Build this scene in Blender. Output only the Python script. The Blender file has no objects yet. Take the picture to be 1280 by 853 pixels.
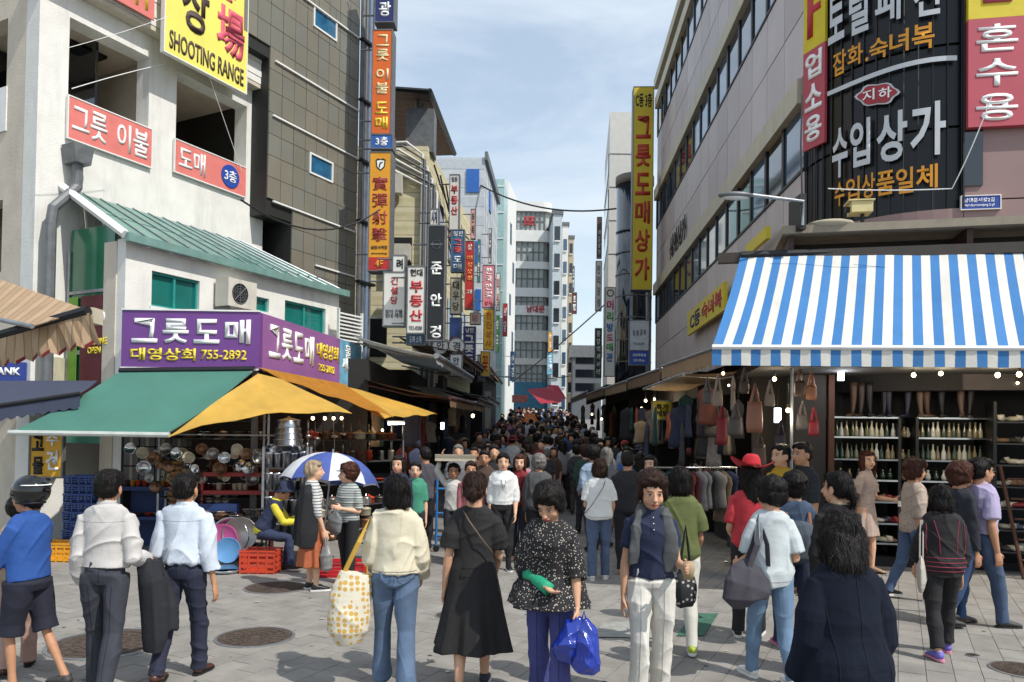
import bpy, bmesh, math, random
import numpy as np
from mathutils import Vector, Matrix, Euler
rnd = random.Random(7)
SC = bpy.context.scene
COL = SC.collection
R = math.radians
# ---------------------------------------------------------------- camera
FPX, PX0, PY0 = 950.0, 640.0, 522.0
CAMZ, PITCH, ROLL = 1.88, R(1.1), R(0.8)
cam_d = bpy.data.cameras.new("camera"); cam = bpy.data.objects.new("camera", cam_d); COL.objects.link(cam)
cam_d.lens = FPX / 1280 * 36; cam_d.sensor_width = 36; cam_d.sensor_fit = 'HORIZONTAL'
cam_d.shift_y = (PY0 - 426.5) / 1280
cam_d.clip_start = 0.05; cam_d.clip_end = 3000
CAMM = Matrix.Translation((0, 0, CAMZ)) @ Euler((R(90) + PITCH, 0, 0)).to_matrix().to_4x4() @ Matrix.Rotation(ROLL, 4, 'Z')
cam.matrix_world = CAMM
SC.camera = cam
# ---------------------------------------------------------------- light
SUN_EL, SUN_AZ = R(50), math.atan2(0.80, -0.60)      # azimuth from +Y towards +X: the sun stands behind the camera, to the right
sv = Vector((math.sin(SUN_AZ) * math.cos(SUN_EL), math.cos(SUN_AZ) * math.cos(SUN_EL), math.sin(SUN_EL)))
sd = bpy.data.lights.new("sun", 'SUN'); sd.energy = 3.7; sd.angle = R(0.5); sd.color = (1, 0.955, 0.88)
so = bpy.data.objects.new("sun", sd); COL.objects.link(so); so.rotation_euler = sv.to_track_quat('Z', 'Y').to_euler()
W = bpy.data.worlds.new("World"); SC.world = W; W.use_nodes = True
nt = W.node_tree; nt.nodes.clear()
wo = nt.nodes.new('ShaderNodeOutputWorld'); bg = nt.nodes.new('ShaderNodeBackground'); sk = nt.nodes.new('ShaderNodeTexSky')
sk.sky_type = 'NISHITA'; sk.sun_disc = False; sk.sun_elevation = SUN_EL; sk.sun_rotation = SUN_AZ
sk.air_density = 1.4; sk.dust_density = 0.6; sk.ozone_density = 1.1
tc = nt.nodes.new('ShaderNodeTexCoord'); mp = nt.nodes.new('ShaderNodeMapping'); mp.inputs['Scale'].default_value = (1.2, 1.2, 4.2); mp.inputs['Rotation'].default_value = (0, 0, R(30))
nz = nt.nodes.new('ShaderNodeTexNoise'); nz.inputs['Scale'].default_value = 2.1; nz.inputs['Detail'].default_value = 9; nz.inputs['Roughness'].default_value = 0.56; nz.inputs['Distortion'].default_value = 0.4
cr = nt.nodes.new('ShaderNodeValToRGB'); cr.color_ramp.elements[0].position = 0.38; cr.color_ramp.elements[1].position = 0.68
cr.color_ramp.elements[0].color = (0.36, 0.36, 0.36, 1); cr.color_ramp.elements[1].color = (0.95, 0.95, 0.95, 1)
mx = nt.nodes.new('ShaderNodeMix'); mx.data_type = 'RGBA'; mx.inputs['B'].default_value = (5.1, 5.7, 6.3, 1)
nt.links.new(tc.outputs['Generated'], mp.inputs['Vector']); nt.links.new(mp.outputs[0], nz.inputs['Vector']); nt.links.new(nz.outputs['Fac'], cr.inputs['Fac'])
nt.links.new(cr.outputs['Color'], mx.inputs['Factor']); nt.links.new(sk.outputs[0], mx.inputs['A']); nt.links.new(mx.outputs['Result'], bg.inputs['Color'])
bg.inputs['Strength'].default_value = 0.15
nt.links.new(bg.outputs[0], wo.inputs[0])
vs = SC.view_settings; vs.view_transform = 'Standard'; vs.look = 'None'; vs.exposure = 0.16; vs.gamma = 1; vs.use_curve_mapping = False
SC.cycles.max_bounces = 5; SC.cycles.diffuse_bounces = 3; SC.cycles.glossy_bounces = 3; SC.cycles.transparent_max_bounces = 6

# ---------------------------------------------------------------- helpers: rays
def ray(px, py):
    v = Vector(((px - PX0) / FPX, (PY0 - py) / FPX, -1))
    return (CAMM.to_3x3() @ v)
def D(px, py, d):                      # point on the ray of a photo pixel at forward distance d
    v = ray(px, py); return Vector((0, 0, CAMZ)) + v * (d / v.y)
def gz(y):                             # the street climbs gently away from the square
    if y < 14: return 0.0
    t = min(y, 95) - 14
    return 0.054 * t - 0.054 * 3 * (1 - math.exp(-t / 3))
def G(px, py):                         # where the ray meets the ground
    v = ray(px, py); lo, hi = 1.0, 200.0
    for _ in range(50):
        m = (lo + hi) / 2; p = Vector((0, 0, CAMZ)) + v * (m / v.y)
        if p.z > gz(p.y): lo = m
        else: hi = m
    p = Vector((0, 0, CAMZ)) + v * (lo / v.y); return Vector((p.x, p.y, gz(p.y)))
def hexc(h):
    c = [int(h[i:i + 2], 16) / 255 for i in (0, 2, 4)]
    return tuple((x / 12.92 if x <= 0.04045 else ((x + 0.055) / 1.055) ** 2.4) for x in c)
# ---------------------------------------------------------------- helpers: objects
def tag(o, label=None, cat=None, group=None, kind=None):
    if label: o['label'] = label
    if cat: o['category'] = cat
    if group: o['group'] = group
    if kind: o['kind'] = kind
    return o
def thing(name, label, cat, loc=(0, 0, 0), th=0.0, group=None):
    o = bpy.data.objects.new(name, None); COL.objects.link(o); o.location = loc; o.rotation_euler = (0, 0, th)
    o.empty_display_size = 0.2
    return tag(o, label, cat, group)
def link(name, me, m=None, parent=None, loc=None, rot=None, scl=None):
    o = bpy.data.objects.new(name, me); COL.objects.link(o)
    if m is not None:
        if len(me.materials) == 0: me.materials.append(m)
        elif me.materials[0] != m:
            o.material_slots[0].link = 'OBJECT'; o.material_slots[0].material = m
    if parent: o.parent = parent
    if loc is not None: o.location = loc
    if rot is not None: o.rotation_euler = rot
    if scl is not None: o.scale = scl
    return o
def copy_tree(o, parent=None):
    c = o.copy(); COL.objects.link(c)
    if parent: c.parent = parent
    for ch in o.children: copy_tree(ch, c)
    return c
class MB:
    def __init__(s): s.v = []; s.f = []; s.mi = []; s.m = 0; s.T = None
    def add(s, vs, fs):
        b = len(s.v)
        s.v += [tuple(p) for p in vs]
        for f in fs: s.f.append([b + i for i in f]); s.mi.append(s.m)
        return s
    def box(s, x0, x1, y0, y1, z0, z1):
        if x0 > x1: x0, x1 = x1, x0
        if y0 > y1: y0, y1 = y1, y0
        if z0 > z1: z0, z1 = z1, z0
        return s.add([(x0, y0, z0), (x1, y0, z0), (x1, y1, z0), (x0, y1, z0), (x0, y0, z1), (x1, y0, z1), (x1, y1, z1), (x0, y1, z1)],
                     [(0, 3, 2, 1), (4, 5, 6, 7), (0, 1, 5, 4), (1, 2, 6, 5), (2, 3, 7, 6), (3, 0, 4, 7)])
    def sheet(s, pts, t=0.004):        # a quad or polygon of given points with a small thickness
        p = [Vector(q) for q in pts]; n = (p[1] - p[0]).cross(p[2] - p[0]).normalized() * t; k = len(p)
        vs = p + [q - n for q in p]
        fs = [tuple(range(k)), tuple(reversed(range(k, 2 * k)))] + [(i, i + k, (i + 1) % k + k, (i + 1) % k) for i in range(k)]
        return s.add(vs, fs)
    def prism(s, poly, y0, y1):        # polygon in x,z extruded along y
        k = len(poly); vs = [(x, y0, z) for x, z in poly] + [(x, y1, z) for x, z in poly]
        return s.add(vs, [tuple(range(k)), tuple(reversed(range(k, 2 * k)))] + [(i, i + k, (i + 1) % k + k, (i + 1) % k) for i in range(k)])
    def lathe(s, prof, c=(0, 0, 0), seg=14, axis='z', close=True):
        vs = []; n = len(prof)
        for r, h in prof:
            for k in range(seg):
                a = 2 * math.pi * k / seg; x, y = r * math.cos(a), r * math.sin(a)
                if axis == 'z': q = (x, y, h)
                elif axis == 'y': q = (x, h, y)
                else: q = (h, x, y)
                vs.append((c[0] + q[0], c[1] + q[1], c[2] + q[2]))
        fs = []
        for i in range(n - 1):
            for k in range(seg):
                a, b = i * seg + k, i * seg + (k + 1) % seg; fs.append((a, b, b + seg, a + seg))
        if close: fs.append(tuple(reversed(range(seg)))); fs.append(tuple(range((n - 1) * seg, n * seg)))
        return s.add(vs, fs)
    def tube(s, pts, rad, seg=10, sq=1.0, ax=None, cap=True, fold=None):
        """closed tube through pts; rad: number, list or list of (ra, rb); ax: direction of the first radius"""
        P = [Vector(p) for p in pts]; n = len(P)
        if not isinstance(rad, (list, tuple)): rad = [rad] * n
        vs = []; a0 = Vector(ax) if ax is not None else None
        for i, p in enumerate(P):
            t = (P[min(i + 1, n - 1)] - P[max(i - 1, 0)]).normalized()
            if a0 is None: a0 = Vector((1, 0, 0)) if abs(t.x) < 0.8 else Vector((0, 1, 0))
            u = (a0 - t * a0.dot(t)).normalized(); w = t.cross(u)
            if ax is None: a0 = u
            ra, rb = rad[i] if isinstance(rad[i], (list, tuple)) else (rad[i], rad[i] * sq)
            for k in range(seg):
                a = 2 * math.pi * k / seg; m = 1.0
                if fold: m = 1 + fold[1] * (i / (n - 1)) * math.cos(fold[0] * a + fold[2]) + 0.4 * fold[1] * (i / (n - 1)) * math.cos(2.3 * fold[0] * a)
                vs.append(p + u * (math.cos(a) * ra * m) + w * (math.sin(a) * rb * m))
        fs = [(i * seg + k, i * seg + (k + 1) % seg, (i + 1) * seg + (k + 1) % seg, (i + 1) * seg + k) for i in range(n - 1) for k in range(seg)]
        if cap: fs.append(tuple(reversed(range(seg)))); fs.append(tuple(range((n - 1) * seg, n * seg)))
        return s.add(vs, fs)
    def ball(s, c, r, seg=12, rings=8, rot=None):
        if not isinstance(r, (list, tuple)): r = (r, r, r)
        M = rot.to_matrix() if rot is not None else None
        vs = []
        for i in range(1, rings):
            f = math.pi * i / rings
            for k in range(seg):
                a = 2 * math.pi * k / seg; q = Vector((r[0] * math.sin(f) * math.cos(a), r[1] * math.sin(f) * math.sin(a), r[2] * math.cos(f)))
                if M: q = M @ q
                vs.append(q + Vector(c))
        q0 = Vector((0, 0, r[2])); q1 = Vector((0, 0, -r[2]))
        if M: q0, q1 = M @ q0, M @ q1
        vs += [q0 + Vector(c), q1 + Vector(c)]; t, b = len(vs) - 2, len(vs) - 1
        fs = [(i * seg + k, (i + 1) * seg + k, (i + 1) * seg + (k + 1) % seg, i * seg + (k + 1) % seg) for i in range(rings - 2) for k in range(seg)]
        fs += [(t, k, (k + 1) % seg) for k in range(seg)] + [((rings - 2) * seg + (k + 1) % seg, (rings - 2) * seg + k, b) for k in range(seg)]
        return s.add(vs, fs)
    def mesh(s, name, smooth=False):
        me = bpy.data.meshes.new(name); me.from_pydata(s.v, [], s.f)
        if any(s.mi): me.polygons.foreach_set('material_index', s.mi)
        if smooth: me.polygons.foreach_set('use_smooth', [True] * len(me.polygons))
        me.update(); return me
    def build(s, name, m, parent=None, smooth=False, loc=None, rot=None):
        me = s.mesh(name, smooth)
        if isinstance(m, (list, tuple)):
            for q in m: me.materials.append(q)
            m = None
        return link(name, me, m, parent, loc, rot)
def bx(name, m, parent, x0, x1, y0, y1, z0, z1): return MB().box(x0, x1, y0, y1, z0, z1).build(name, m, parent)
UNIT = MB().box(-.5, .5, -.5, .5, -.5, .5).mesh('unit_piece')
def piece(name, m, parent, x0, x1, y0, y1, z0, z1):          # many alike pieces share one mesh
    o = bpy.data.objects.new(name, UNIT); COL.objects.link(o); o.parent = parent
    o.location = ((x0 + x1) / 2, (y0 + y1) / 2, (z0 + z1) / 2); o.scale = (abs(x1 - x0), abs(y1 - y0), abs(z1 - z0))
    if not UNIT.materials: UNIT.materials.append(m)
    o.material_slots[0].link = 'OBJECT'; o.material_slots[0].material = m
    return o
def holes(mb, s0, s1, z0, z1, hl, y0, y1):                   # wall with rectangular openings
    xs = sorted({s0, s1, *[v for h in hl for v in h[:2] if s0 < v < s1]}); zs = sorted({z0, z1, *[v for h in hl for v in h[2:] if z0 < v < z1]})
    for i in range(len(xs) - 1):
        run = None
        for j in range(len(zs) - 1):
            cx, cz = (xs[i] + xs[i + 1]) / 2, (zs[j] + zs[j + 1]) / 2
            solid = not any(h[0] < cx < h[1] and h[2] < cz < h[3] for h in hl)
            if solid: run = [zs[j], zs[j + 1]] if run is None else [run[0], zs[j + 1]]
            if run and (not solid or j == len(zs) - 2): mb.box(xs[i], xs[i + 1], y0, y1, run[0], run[1]); run = None
    return mb
class Frame:                            # upright plane: local x runs to the viewer's right, local -y points at the viewer
    def __init__(s, px, d, thdeg, z=None):
        p = D(px, 540, d); s.o = Vector((p.x, p.y, 0)); s.th = R(thdeg)
        s.X = Vector((math.cos(s.th), math.sin(s.th), 0)); s.Y = Vector((-math.sin(s.th), math.cos(s.th), 0))
    def hit(s, px, py, y=0.0):
        v = ray(px, py); c = Vector((0, 0, CAMZ)); o = s.o + s.Y * y
        t = (o - c).dot(s.Y) / v.dot(s.Y); p = c + v * t
        return (p - s.o).dot(s.X), p.z
    def s(s_, px, y=0.0, py=450): return s_.hit(px, py, y)[0]
    def z(s, px, py, y=0.0): return s.hit(px, py, y)[1]
    def loc(s, p): q = Vector(p) - s.o; return (q.dot(s.X), q.dot(s.Y), q.z)
    def w(s, x, y, z=0): return s.o + s.X * x + s.Y * y + Vector((0, 0, z))
# ---------------------------------------------------------------- helpers: materials
MC = {}
def mat(key, col=None, rough=0.75, metal=0.0, var=0.12, scale=6.0, bump=0.0, bscale=60.0, spec=0.5, emit=0.0, dirt=0.0, stretch=None, trans=0.0, alpha=None, coat=0.0):
    if key in MC: return MC[key]
    if isinstance(col, str): col = hexc(col)
    m = bpy.data.materials.new(key); m.use_nodes = True; MC[key] = m
    n = m.node_tree; N = n.nodes; L = n.links; b = N['Principled BSDF']
    b.inputs['Roughness'].default_value = rough; b.inputs['Metallic'].default_value = metal; b.inputs['Specular IOR Level'].default_value = spec
    if coat: b.inputs['Coat Weight'].default_value = coat
    t = N.new('ShaderNodeTexCoord'); vec = N.new('ShaderNodeNewGeometry').outputs['Position']; pos_ = vec
    if stretch:
        q = N.new('ShaderNodeMapping'); q.inputs['Scale'].default_value = stretch; L.new(vec, q.inputs[0]); vec = q.outputs[0]
    a = N.new('ShaderNodeTexNoise'); a.inputs['Scale'].default_value = scale; a.inputs['Detail'].default_value = 5; L.new(vec, a.inputs['Vector'])
    r = N.new('ShaderNodeMapRange'); r.inputs['From Min'].default_value = 0.3; r.inputs['From Max'].default_value = 0.7; r.inputs['To Min'].default_value = 1 - var; r.inputs['To Max'].default_value = 1 + var
    L.new(a.outputs['Fac'], r.inputs['Value'])
    h = N.new('ShaderNodeMix'); h.data_type = 'RGBA'; h.blend_type = 'MULTIPLY'; h.inputs['Factor'].default_value = 1
    h.inputs['A'].default_value = (*col, 1); L.new(r.outputs[0], h.inputs['B']); out = h.outputs['Result']
    if dirt:
        d = N.new('ShaderNodeTexNoise'); d.inputs['Scale'].default_value = scale * 0.35; d.inputs['Detail'].default_value = 8; d.inputs['Roughness'].default_value = 0.7
        q = N.new('ShaderNodeMapping'); q.inputs['Scale'].default_value = (3, 3, 0.5) if dirt < .35 else (1.5, 1.5, .35); L.new(pos_, q.inputs[0]); L.new(q.outputs[0], d.inputs['Vector'])
        e = N.new('ShaderNodeMapRange'); e.inputs['From Min'].default_value = 0.5; e.inputs['From Max'].default_value = 0.75; e.inputs['To Max'].default_value = dirt; L.new(d.outputs['Fac'], e.inputs['Value'])
        g = N.new('ShaderNodeMix'); g.data_type = 'RGBA'; L.new(e.outputs[0], g.inputs['Factor']); L.new(out, g.inputs['A'])
        g.inputs['B'].default_value = (col[0] * 0.35, col[1] * 0.32, col[2] * 0.28, 1); out = g.outputs['Result']
    L.new(out, b.inputs['Base Color'])
    if bump:
        c = N.new('ShaderNodeTexNoise'); c.inputs['Scale'].default_value = bscale; c.inputs['Detail'].default_value = 6; L.new(vec, c.inputs['Vector'])
        k = N.new('ShaderNodeBump'); k.inputs['Strength'].default_value = bump; k.inputs['Distance'].default_value = 0.02; L.new(c.outputs['Fac'], k.inputs['Height']); L.new(k.outputs[0], b.inputs['Normal'])
    if emit:
        L.new(out, b.inputs['Emission Color']); b.inputs['Emission Strength'].default_value = emit
    if trans:
        tr = N.new('ShaderNodeBsdfTranslucent'); ms = N.new('ShaderNodeMixShader'); ms.inputs[0].default_value = trans; L.new(out, tr.inputs['Color'])
        L.new(b.outputs[0], ms.inputs[1]); L.new(tr.outputs[0], ms.inputs[2]); L.new(ms.outputs[0], N['Material Output'].inputs['Surface'])
    if alpha is not None: b.inputs['Alpha'].default_value = alpha
    return m
def stripes(key, cols, axis, period, rough=0.8, trans=0.0, widths=None, bump=0.0, wob=0.0):
    """stripes of real printed fabric or siding, along an object axis"""
    if key in MC: return MC[key]
    m = mat(key, cols[0], rough=rough, var=0.08, scale=5, trans=trans, bump=bump); n = m.node_tree; N = n.nodes; L = n.links
    mul = [x for x in N if x.type == 'MIX'][0]
    t = [x for x in N if x.type == 'TEX_COORD'][0]
    sp = N.new('ShaderNodeSeparateXYZ'); L.new(t.outputs['Object'], sp.inputs[0])
    dv = N.new('ShaderNodeMath'); dv.operation = 'DIVIDE'; dv.inputs[1].default_value = period; L.new(sp.outputs['XYZ'.index(axis)], dv.inputs[0])
    fr = N.new('ShaderNodeMath'); fr.operation = 'FRACT'; L.new(dv.outputs[0], fr.inputs[0])
    ra = N.new('ShaderNodeValToRGB'); ra.color_ramp.interpolation = 'CONSTANT'; els = ra.color_ramp.elements
    k = len(cols); pos = widths or [i / k for i in range(k)]
    while len(els) < k: els.new(0.5)
    for i in range(k): els[i].position = pos[i]
    for i in range(k): els[i].color = (*(hexc(cols[i]) if isinstance(cols[i], str) else cols[i]), 1)
    L.new(fr.outputs[0], ra.inputs[0]); L.new(ra.outputs[0], mul.inputs['A'])
    return m
def speckle(key, base, spot, scale=30, thr=0.45, rough=0.85, base2=None, kind='voronoi', rand=1.0):
    """small printed pattern"""
    if key in MC: return MC[key]
    m = mat(key, base, rough=rough, var=0.08, scale=8, bump=0.15, bscale=40); n = m.node_tree; N = n.nodes; L = n.links
    mul = [x for x in N if x.type == 'MIX'][0]; t = [x for x in N if x.type == 'TEX_COORD'][0]
    v = N.new('ShaderNodeTexVoronoi' if kind == 'voronoi' else 'ShaderNodeTexNoise'); v.inputs['Scale'].default_value = scale; L.new(t.outputs['Object'], v.inputs['Vector'])
    if kind == 'voronoi': v.inputs['Randomness'].default_value = rand
    ra = N.new('ShaderNodeValToRGB'); ra.color_ramp.interpolation = 'CONSTANT'
    ra.color_ramp.elements[0].color = (*hexc(spot), 1); ra.color_ramp.elements[1].color = (*hexc(base), 1); ra.color_ramp.elements[1].position = thr
    L.new(v.outputs['Distance' if kind == 'voronoi' else 'Fac'], ra.inputs[0]); L.new(ra.outputs[0], mul.inputs['A'])
    return m
def glass(key, col, rough=0.08):
    if key in MC: return MC[key]
    m = mat(key, col, rough=rough, var=0.25, scale=1.3, spec=0.9, coat=0.4); return m
# ---------------------------------------------------------------- helpers: lettering
FONTN = 0
def glyphs(txt, bold=0.0, depth=0.01):
    """lettering as a mesh fitted to a unit box (0..1, 0..1), one line per '|' """
    c = bpy.data.curves.new('lettering', 'FONT'); c.body = txt.replace('|', '\n'); c.align_x = 'CENTER'; c.size = 1; c.offset = bold * 0.55; c.resolution_u = 3
    c.space_line = 0.95
    o = bpy.data.objects.new('lettering', c)
    me = bpy.data.meshes.new_from_object(o); bpy.data.objects.remove(o); bpy.data.curves.remove(c)
    n = len(me.vertices); co = np.empty(n * 3); me.vertices.foreach_get('co', co); co = co.reshape(-1, 3)
    lo, hi = co.min(0), co.max(0); sz = np.maximum(hi - lo, 1e-6)
    out = np.zeros_like(co); out[:, 0] = (co[:, 0] - lo[0]) / sz[0]; out[:, 2] = (co[:, 1] - lo[1]) / sz[1]
    me.vertices.foreach_set('co', out.ravel()); me.materials.clear(); me.update(); me.name = 'lettering'
    return me
GC = {}
def text(txt, m, parent, x0, x1, z0, z1, y, bold=0.03, th=0.012, col_parent=None):
    key = (txt, bold)
    if key not in GC: GC[key] = glyphs(txt, bold)
    me = GC[key].copy(); bm = bmesh.new(); bm.from_mesh(me)
    for v in bm.verts: v.co = Vector((x0 + v.co.x * (x1 - x0), y - min(th, .016), z0 + v.co.z * (z1 - z0)))
    ex = bmesh.ops.extrude_face_region(bm, geom=bm.faces[:])
    for v in ex['geom']:
        if isinstance(v, bmesh.types.BMVert): v.co.y = y + 0.001
    bmesh.ops.recalc_face_normals(bm, faces=bm.faces[:]); bm.to_mesh(me); bm.free()
    return link('lettering', me, m, parent)
def bez(a, b, n=8, sag=0.0):
    a, b = Vector(a), Vector(b); return [a.lerp(b, i / n) - Vector((0, 0, sag * 4 * (i / n) * (1 - i / n))) for i in range(n + 1)]
# ================================================================ materials
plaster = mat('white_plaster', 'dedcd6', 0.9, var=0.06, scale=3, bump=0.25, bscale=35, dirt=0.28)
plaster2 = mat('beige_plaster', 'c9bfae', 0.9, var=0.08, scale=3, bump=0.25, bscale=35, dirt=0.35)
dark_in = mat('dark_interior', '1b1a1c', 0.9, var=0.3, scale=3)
black = mat('black_metal', '141416', 0.5, var=0.2)
steel = mat('stainless', 'c9cccf', 0.22, 1.0, var=0.12, scale=9)
zinc = mat('galvanised', '9a9ea2', 0.45, 0.7, var=0.2, scale=9)
greypipe = mat('grey_pipe', '6c6e70', 0.5, 0.3, var=0.2)
whitepaint = mat('white_paint', 'e4e3df', 0.5, var=0.05, dirt=0.1)
cream = mat('cream_trim', 'c4bba6', 0.6, var=0.08, scale=3, dirt=0.3)
tealglass = glass('teal_glass', '0f6d66', 0.12)
darkglass = glass('dark_glass', '10151c', 0.05)
blueglass = glass('blue_glass', '3a5570', 0.06)
cable = mat('cable_black', '1c1c1e', 0.6)
white_l = mat('letter_white', 'f2f2f0', 0.5, var=0.03)
black_l = mat('letter_black', '141414', 0.5, var=0.03)
red_l = mat('letter_red', 'b8202c', 0.5, var=0.04)
yellow_l = mat('letter_yellow', 'e8cf3a', 0.5, var=0.04)
orange_l = mat('letter_orange', 'd9921c', 0.5, var=0.04)
grey_l = mat('letter_grey', '5c5f66', 0.5, var=0.04)
navy_l = mat('letter_navy', '20265c', 0.5, var=0.04)
# ================================================================ ground
def sheet_y(name, m, x0, x1, dz, y0=-60, y1=1500):
    ys = [y0, 0, 8, 12] + [14 + i * 1.5 for i in range(55)] + [120, 200, 500, y1]; vs = []; fs = []
    for y in ys: vs += [(x0, y, gz(y) + dz), (x1, y, gz(y) + dz)]
    for i in range(len(ys) - 1): fs.append((2 * i, 2 * i + 1, 2 * i + 3, 2 * i + 2))
    return MB().add(vs, fs).build(name, m)
gm = mat('paving_far', '7c7a77', 0.9, var=0.12, scale=4, bump=0.3, bscale=30, dirt=0.3)
def brickify(m, sc_, ang, w, h):
    n = m.node_tree; N = n.nodes; L = n.links; b = N['Principled BSDF']; t = [x for x in N if x.type == 'TEX_COORD'][0]; mul = [x for x in N if x.type == 'MIX'][0]
    q = N.new('ShaderNodeMapping'); q.inputs['Rotation'].default_value = (0, 0, ang); L.new(t.outputs['Object'], q.inputs[0])
    k = N.new('ShaderNodeTexBrick'); L.new(q.outputs[0], k.inputs[0]); k.inputs['Scale'].default_value = 1; k.inputs['Brick Width'].default_value = w; k.inputs['Row Height'].default_value = h
    k.inputs['Mortar Size'].default_value = 0.006; c = mul.inputs['A'].default_value[:]; k.inputs['Color1'].default_value = c; k.inputs['Color2'].default_value = tuple(x * .85 for x in c[:3]) + (1,); k.inputs['Mortar'].default_value = tuple(x * .45 for x in c[:3]) + (1,)
    L.new(k.outputs['Color'], mul.inputs['A'])
brickify(gm, 1, R(27), 0.3, 0.2)
tag(sheet_y('street', gm, -700, 700, -0.012), kind='structure')
pm = [mat('paver_%d' % i, c, 0.85, var=0.16, scale=3, bump=0.35, bscale=90, dirt=0.34) for i, c in enumerate(['8d8983', '8a8680', '8f8b85', '87837d'])]
PAV = bpy.data.objects.new('plaza_paving', None); COL.objects.link(PAV); tag(PAV, kind='structure')
PTH = R(-27); PAV.rotation_euler = (0, 0, PTH)
def paver_cells():
    out = []
    for i in range(-60, 60):
        for j in range(-10, 62):
            u, v = (i + 0.5) * 0.2, (j + 0.5 + 0.5 * (i % 2)) * 0.3
            x = u * math.cos(PTH) - v * math.sin(PTH); y = u * math.sin(PTH) + v * math.cos(PTH)
            if 4.4 < y < 13.8 and abs(x) < 0.72 * y + 0.6: out.append((math.hypot(x, y), u, v))
    return sorted(out)
cells = paver_cells(); stuff = MB()
for k, (d_, u, v) in enumerate(cells):
    e = 0.0024; zt = rnd.uniform(-0.0015, 0.0015)
    if k < 300: piece('paver', pm[rnd.randrange(4)], PAV, u - .1 + e, u + .1 - e, v - .15 + e, v + .15 - e, -0.03, zt)
    else: stuff.m = rnd.randrange(4); stuff.box(u - .1 + e, u + .1 - e, v - .15 + e, v + .15 - e, -0.03, zt)
tag(stuff.build('paver_field', pm, PAV), kind='stuff')
gum = MB()
for k in range(260):
    x, y = rnd.uniform(-7, 7), rnd.uniform(5, 13.5); u, v = x * math.cos(PTH) + y * math.sin(PTH), -x * math.sin(PTH) + y * math.cos(PTH); r = rnd.uniform(.006, .022); n_ = 7
    gum.add([(u + r * rnd.uniform(.7, 1.2) * math.cos(6.283 * i / n_), v + r * rnd.uniform(.7, 1.2) * math.sin(6.283 * i / n_), .0042) for i in range(n_)], [tuple(range(n_))])
tag(gum.build('gum_spots', mat('gum', '4a4845', .8), PAV), kind='stuff')
lit = MB()
for k in range(40):
    x, y = rnd.uniform(-6, 6), rnd.uniform(5.5, 13); u, v = x * math.cos(PTH) + y * math.sin(PTH), -x * math.sin(PTH) + y * math.cos(PTH); a = rnd.uniform(0, 3); l, w_ = rnd.uniform(.01, .035), rnd.uniform(.004, .02); c_, s_i = math.cos(a), math.sin(a)
    lit.add([(u + c_ * l - s_i * w_, v + s_i * l + c_ * w_, .006), (u - c_ * l - s_i * w_, v - s_i * l + c_ * w_, .005), (u - c_ * l + s_i * w_, v - s_i * l - c_ * w_, .009), (u + c_ * l + s_i * w_, v + s_i * l - c_ * w_, .006)], [(0, 1, 2, 3)])
tag(lit.build('litter', mat('paper_litter', 'b8b4aa', .8), PAV), kind='stuff')
iron = mat('cast_iron', '5b4f47', 0.7, 0.4, var=0.25, scale=14, bump=0.5, bscale=60)
def manhole(px, py, wpx, label):
    g = G(px, py); r = wpx / 2 * g.y / FPX
    t = thing('manhole_cover', label, 'manhole cover', (g.x, g.y, 0.004), rnd.uniform(0, 3), 'manhole covers in the paving')
    MB().lathe([(r, -0.02), (r, 0.004), (r * .93, 0.006), (r * .93, -0.02)], seg=40).build('rim', zinc, t)
    MB().lathe([(r * .92, -0.02), (r * .92, 0.003)], seg=40).build('lid', iron, t)
    mb = MB()
    for q in (.2, .38, .56, .74): mb.lathe([(r * q, 0.002), (r * q, 0.008), (r * (q + .05), 0.008), (r * (q + .05), 0.002)], seg=36, close=False)
    for i in range(16):
        a = i * math.pi / 8; mb.add([(r * .15 * math.cos(a) - .006 * math.sin(a), r * .15 * math.sin(a) + .006 * math.cos(a), .007), (r * .86 * math.cos(a) - .006 * math.sin(a), r * .86 * math.sin(a) + .006 * math.cos(a), .007), (r * .86 * math.cos(a) + .006 * math.sin(a), r * .86 * math.sin(a) - .006 * math.cos(a), .007), (r * .15 * math.cos(a) + .006 * math.sin(a), r * .15 * math.sin(a) - .006 * math.cos(a), .007)], [(0, 3, 2, 1)])
    mb.build('tread', iron, t)
manhole(135, 805, 140, 'large rusty iron manhole cover behind the legs of the man in grey trousers')
manhole(319, 797, 96, 'rusty round manhole cover between the white shirted man and the woman in jeans')
manhole(345, 735, 78, 'shaded manhole cover in front of the sitting vendor')
manhole(566, 770, 44, 'small manhole cover beside the woman in the black dress')
manhole(1276, 838, 70, 'dark manhole cover cut off at the right edge of the square')
manhole(1216, 820, 16, 'tiny steel survey disc in the paving at the right')
def floor_mark(name, label, pts, m):
    p = [G(*q) for q in pts]; return tag(MB().sheet([(q.x, q.y, 0.008) for q in p], 0.003).build(name, m), label, 'floor marking')
floor_mark('painted_square', 'worn green painted patch on the paving behind the woman in white trousers', [(846, 796), (866, 768), (898, 768), (880, 796)], mat('green_floor', '3a6452', 0.8, var=0.25, scale=12))
floor_mark('painted_square', 'worn white painted patch on the paving next to the green one', [(742, 797), (752, 780), (835, 775), (822, 799)], mat('white_floor', '94958f', 0.8, var=0.2, scale=12))

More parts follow.
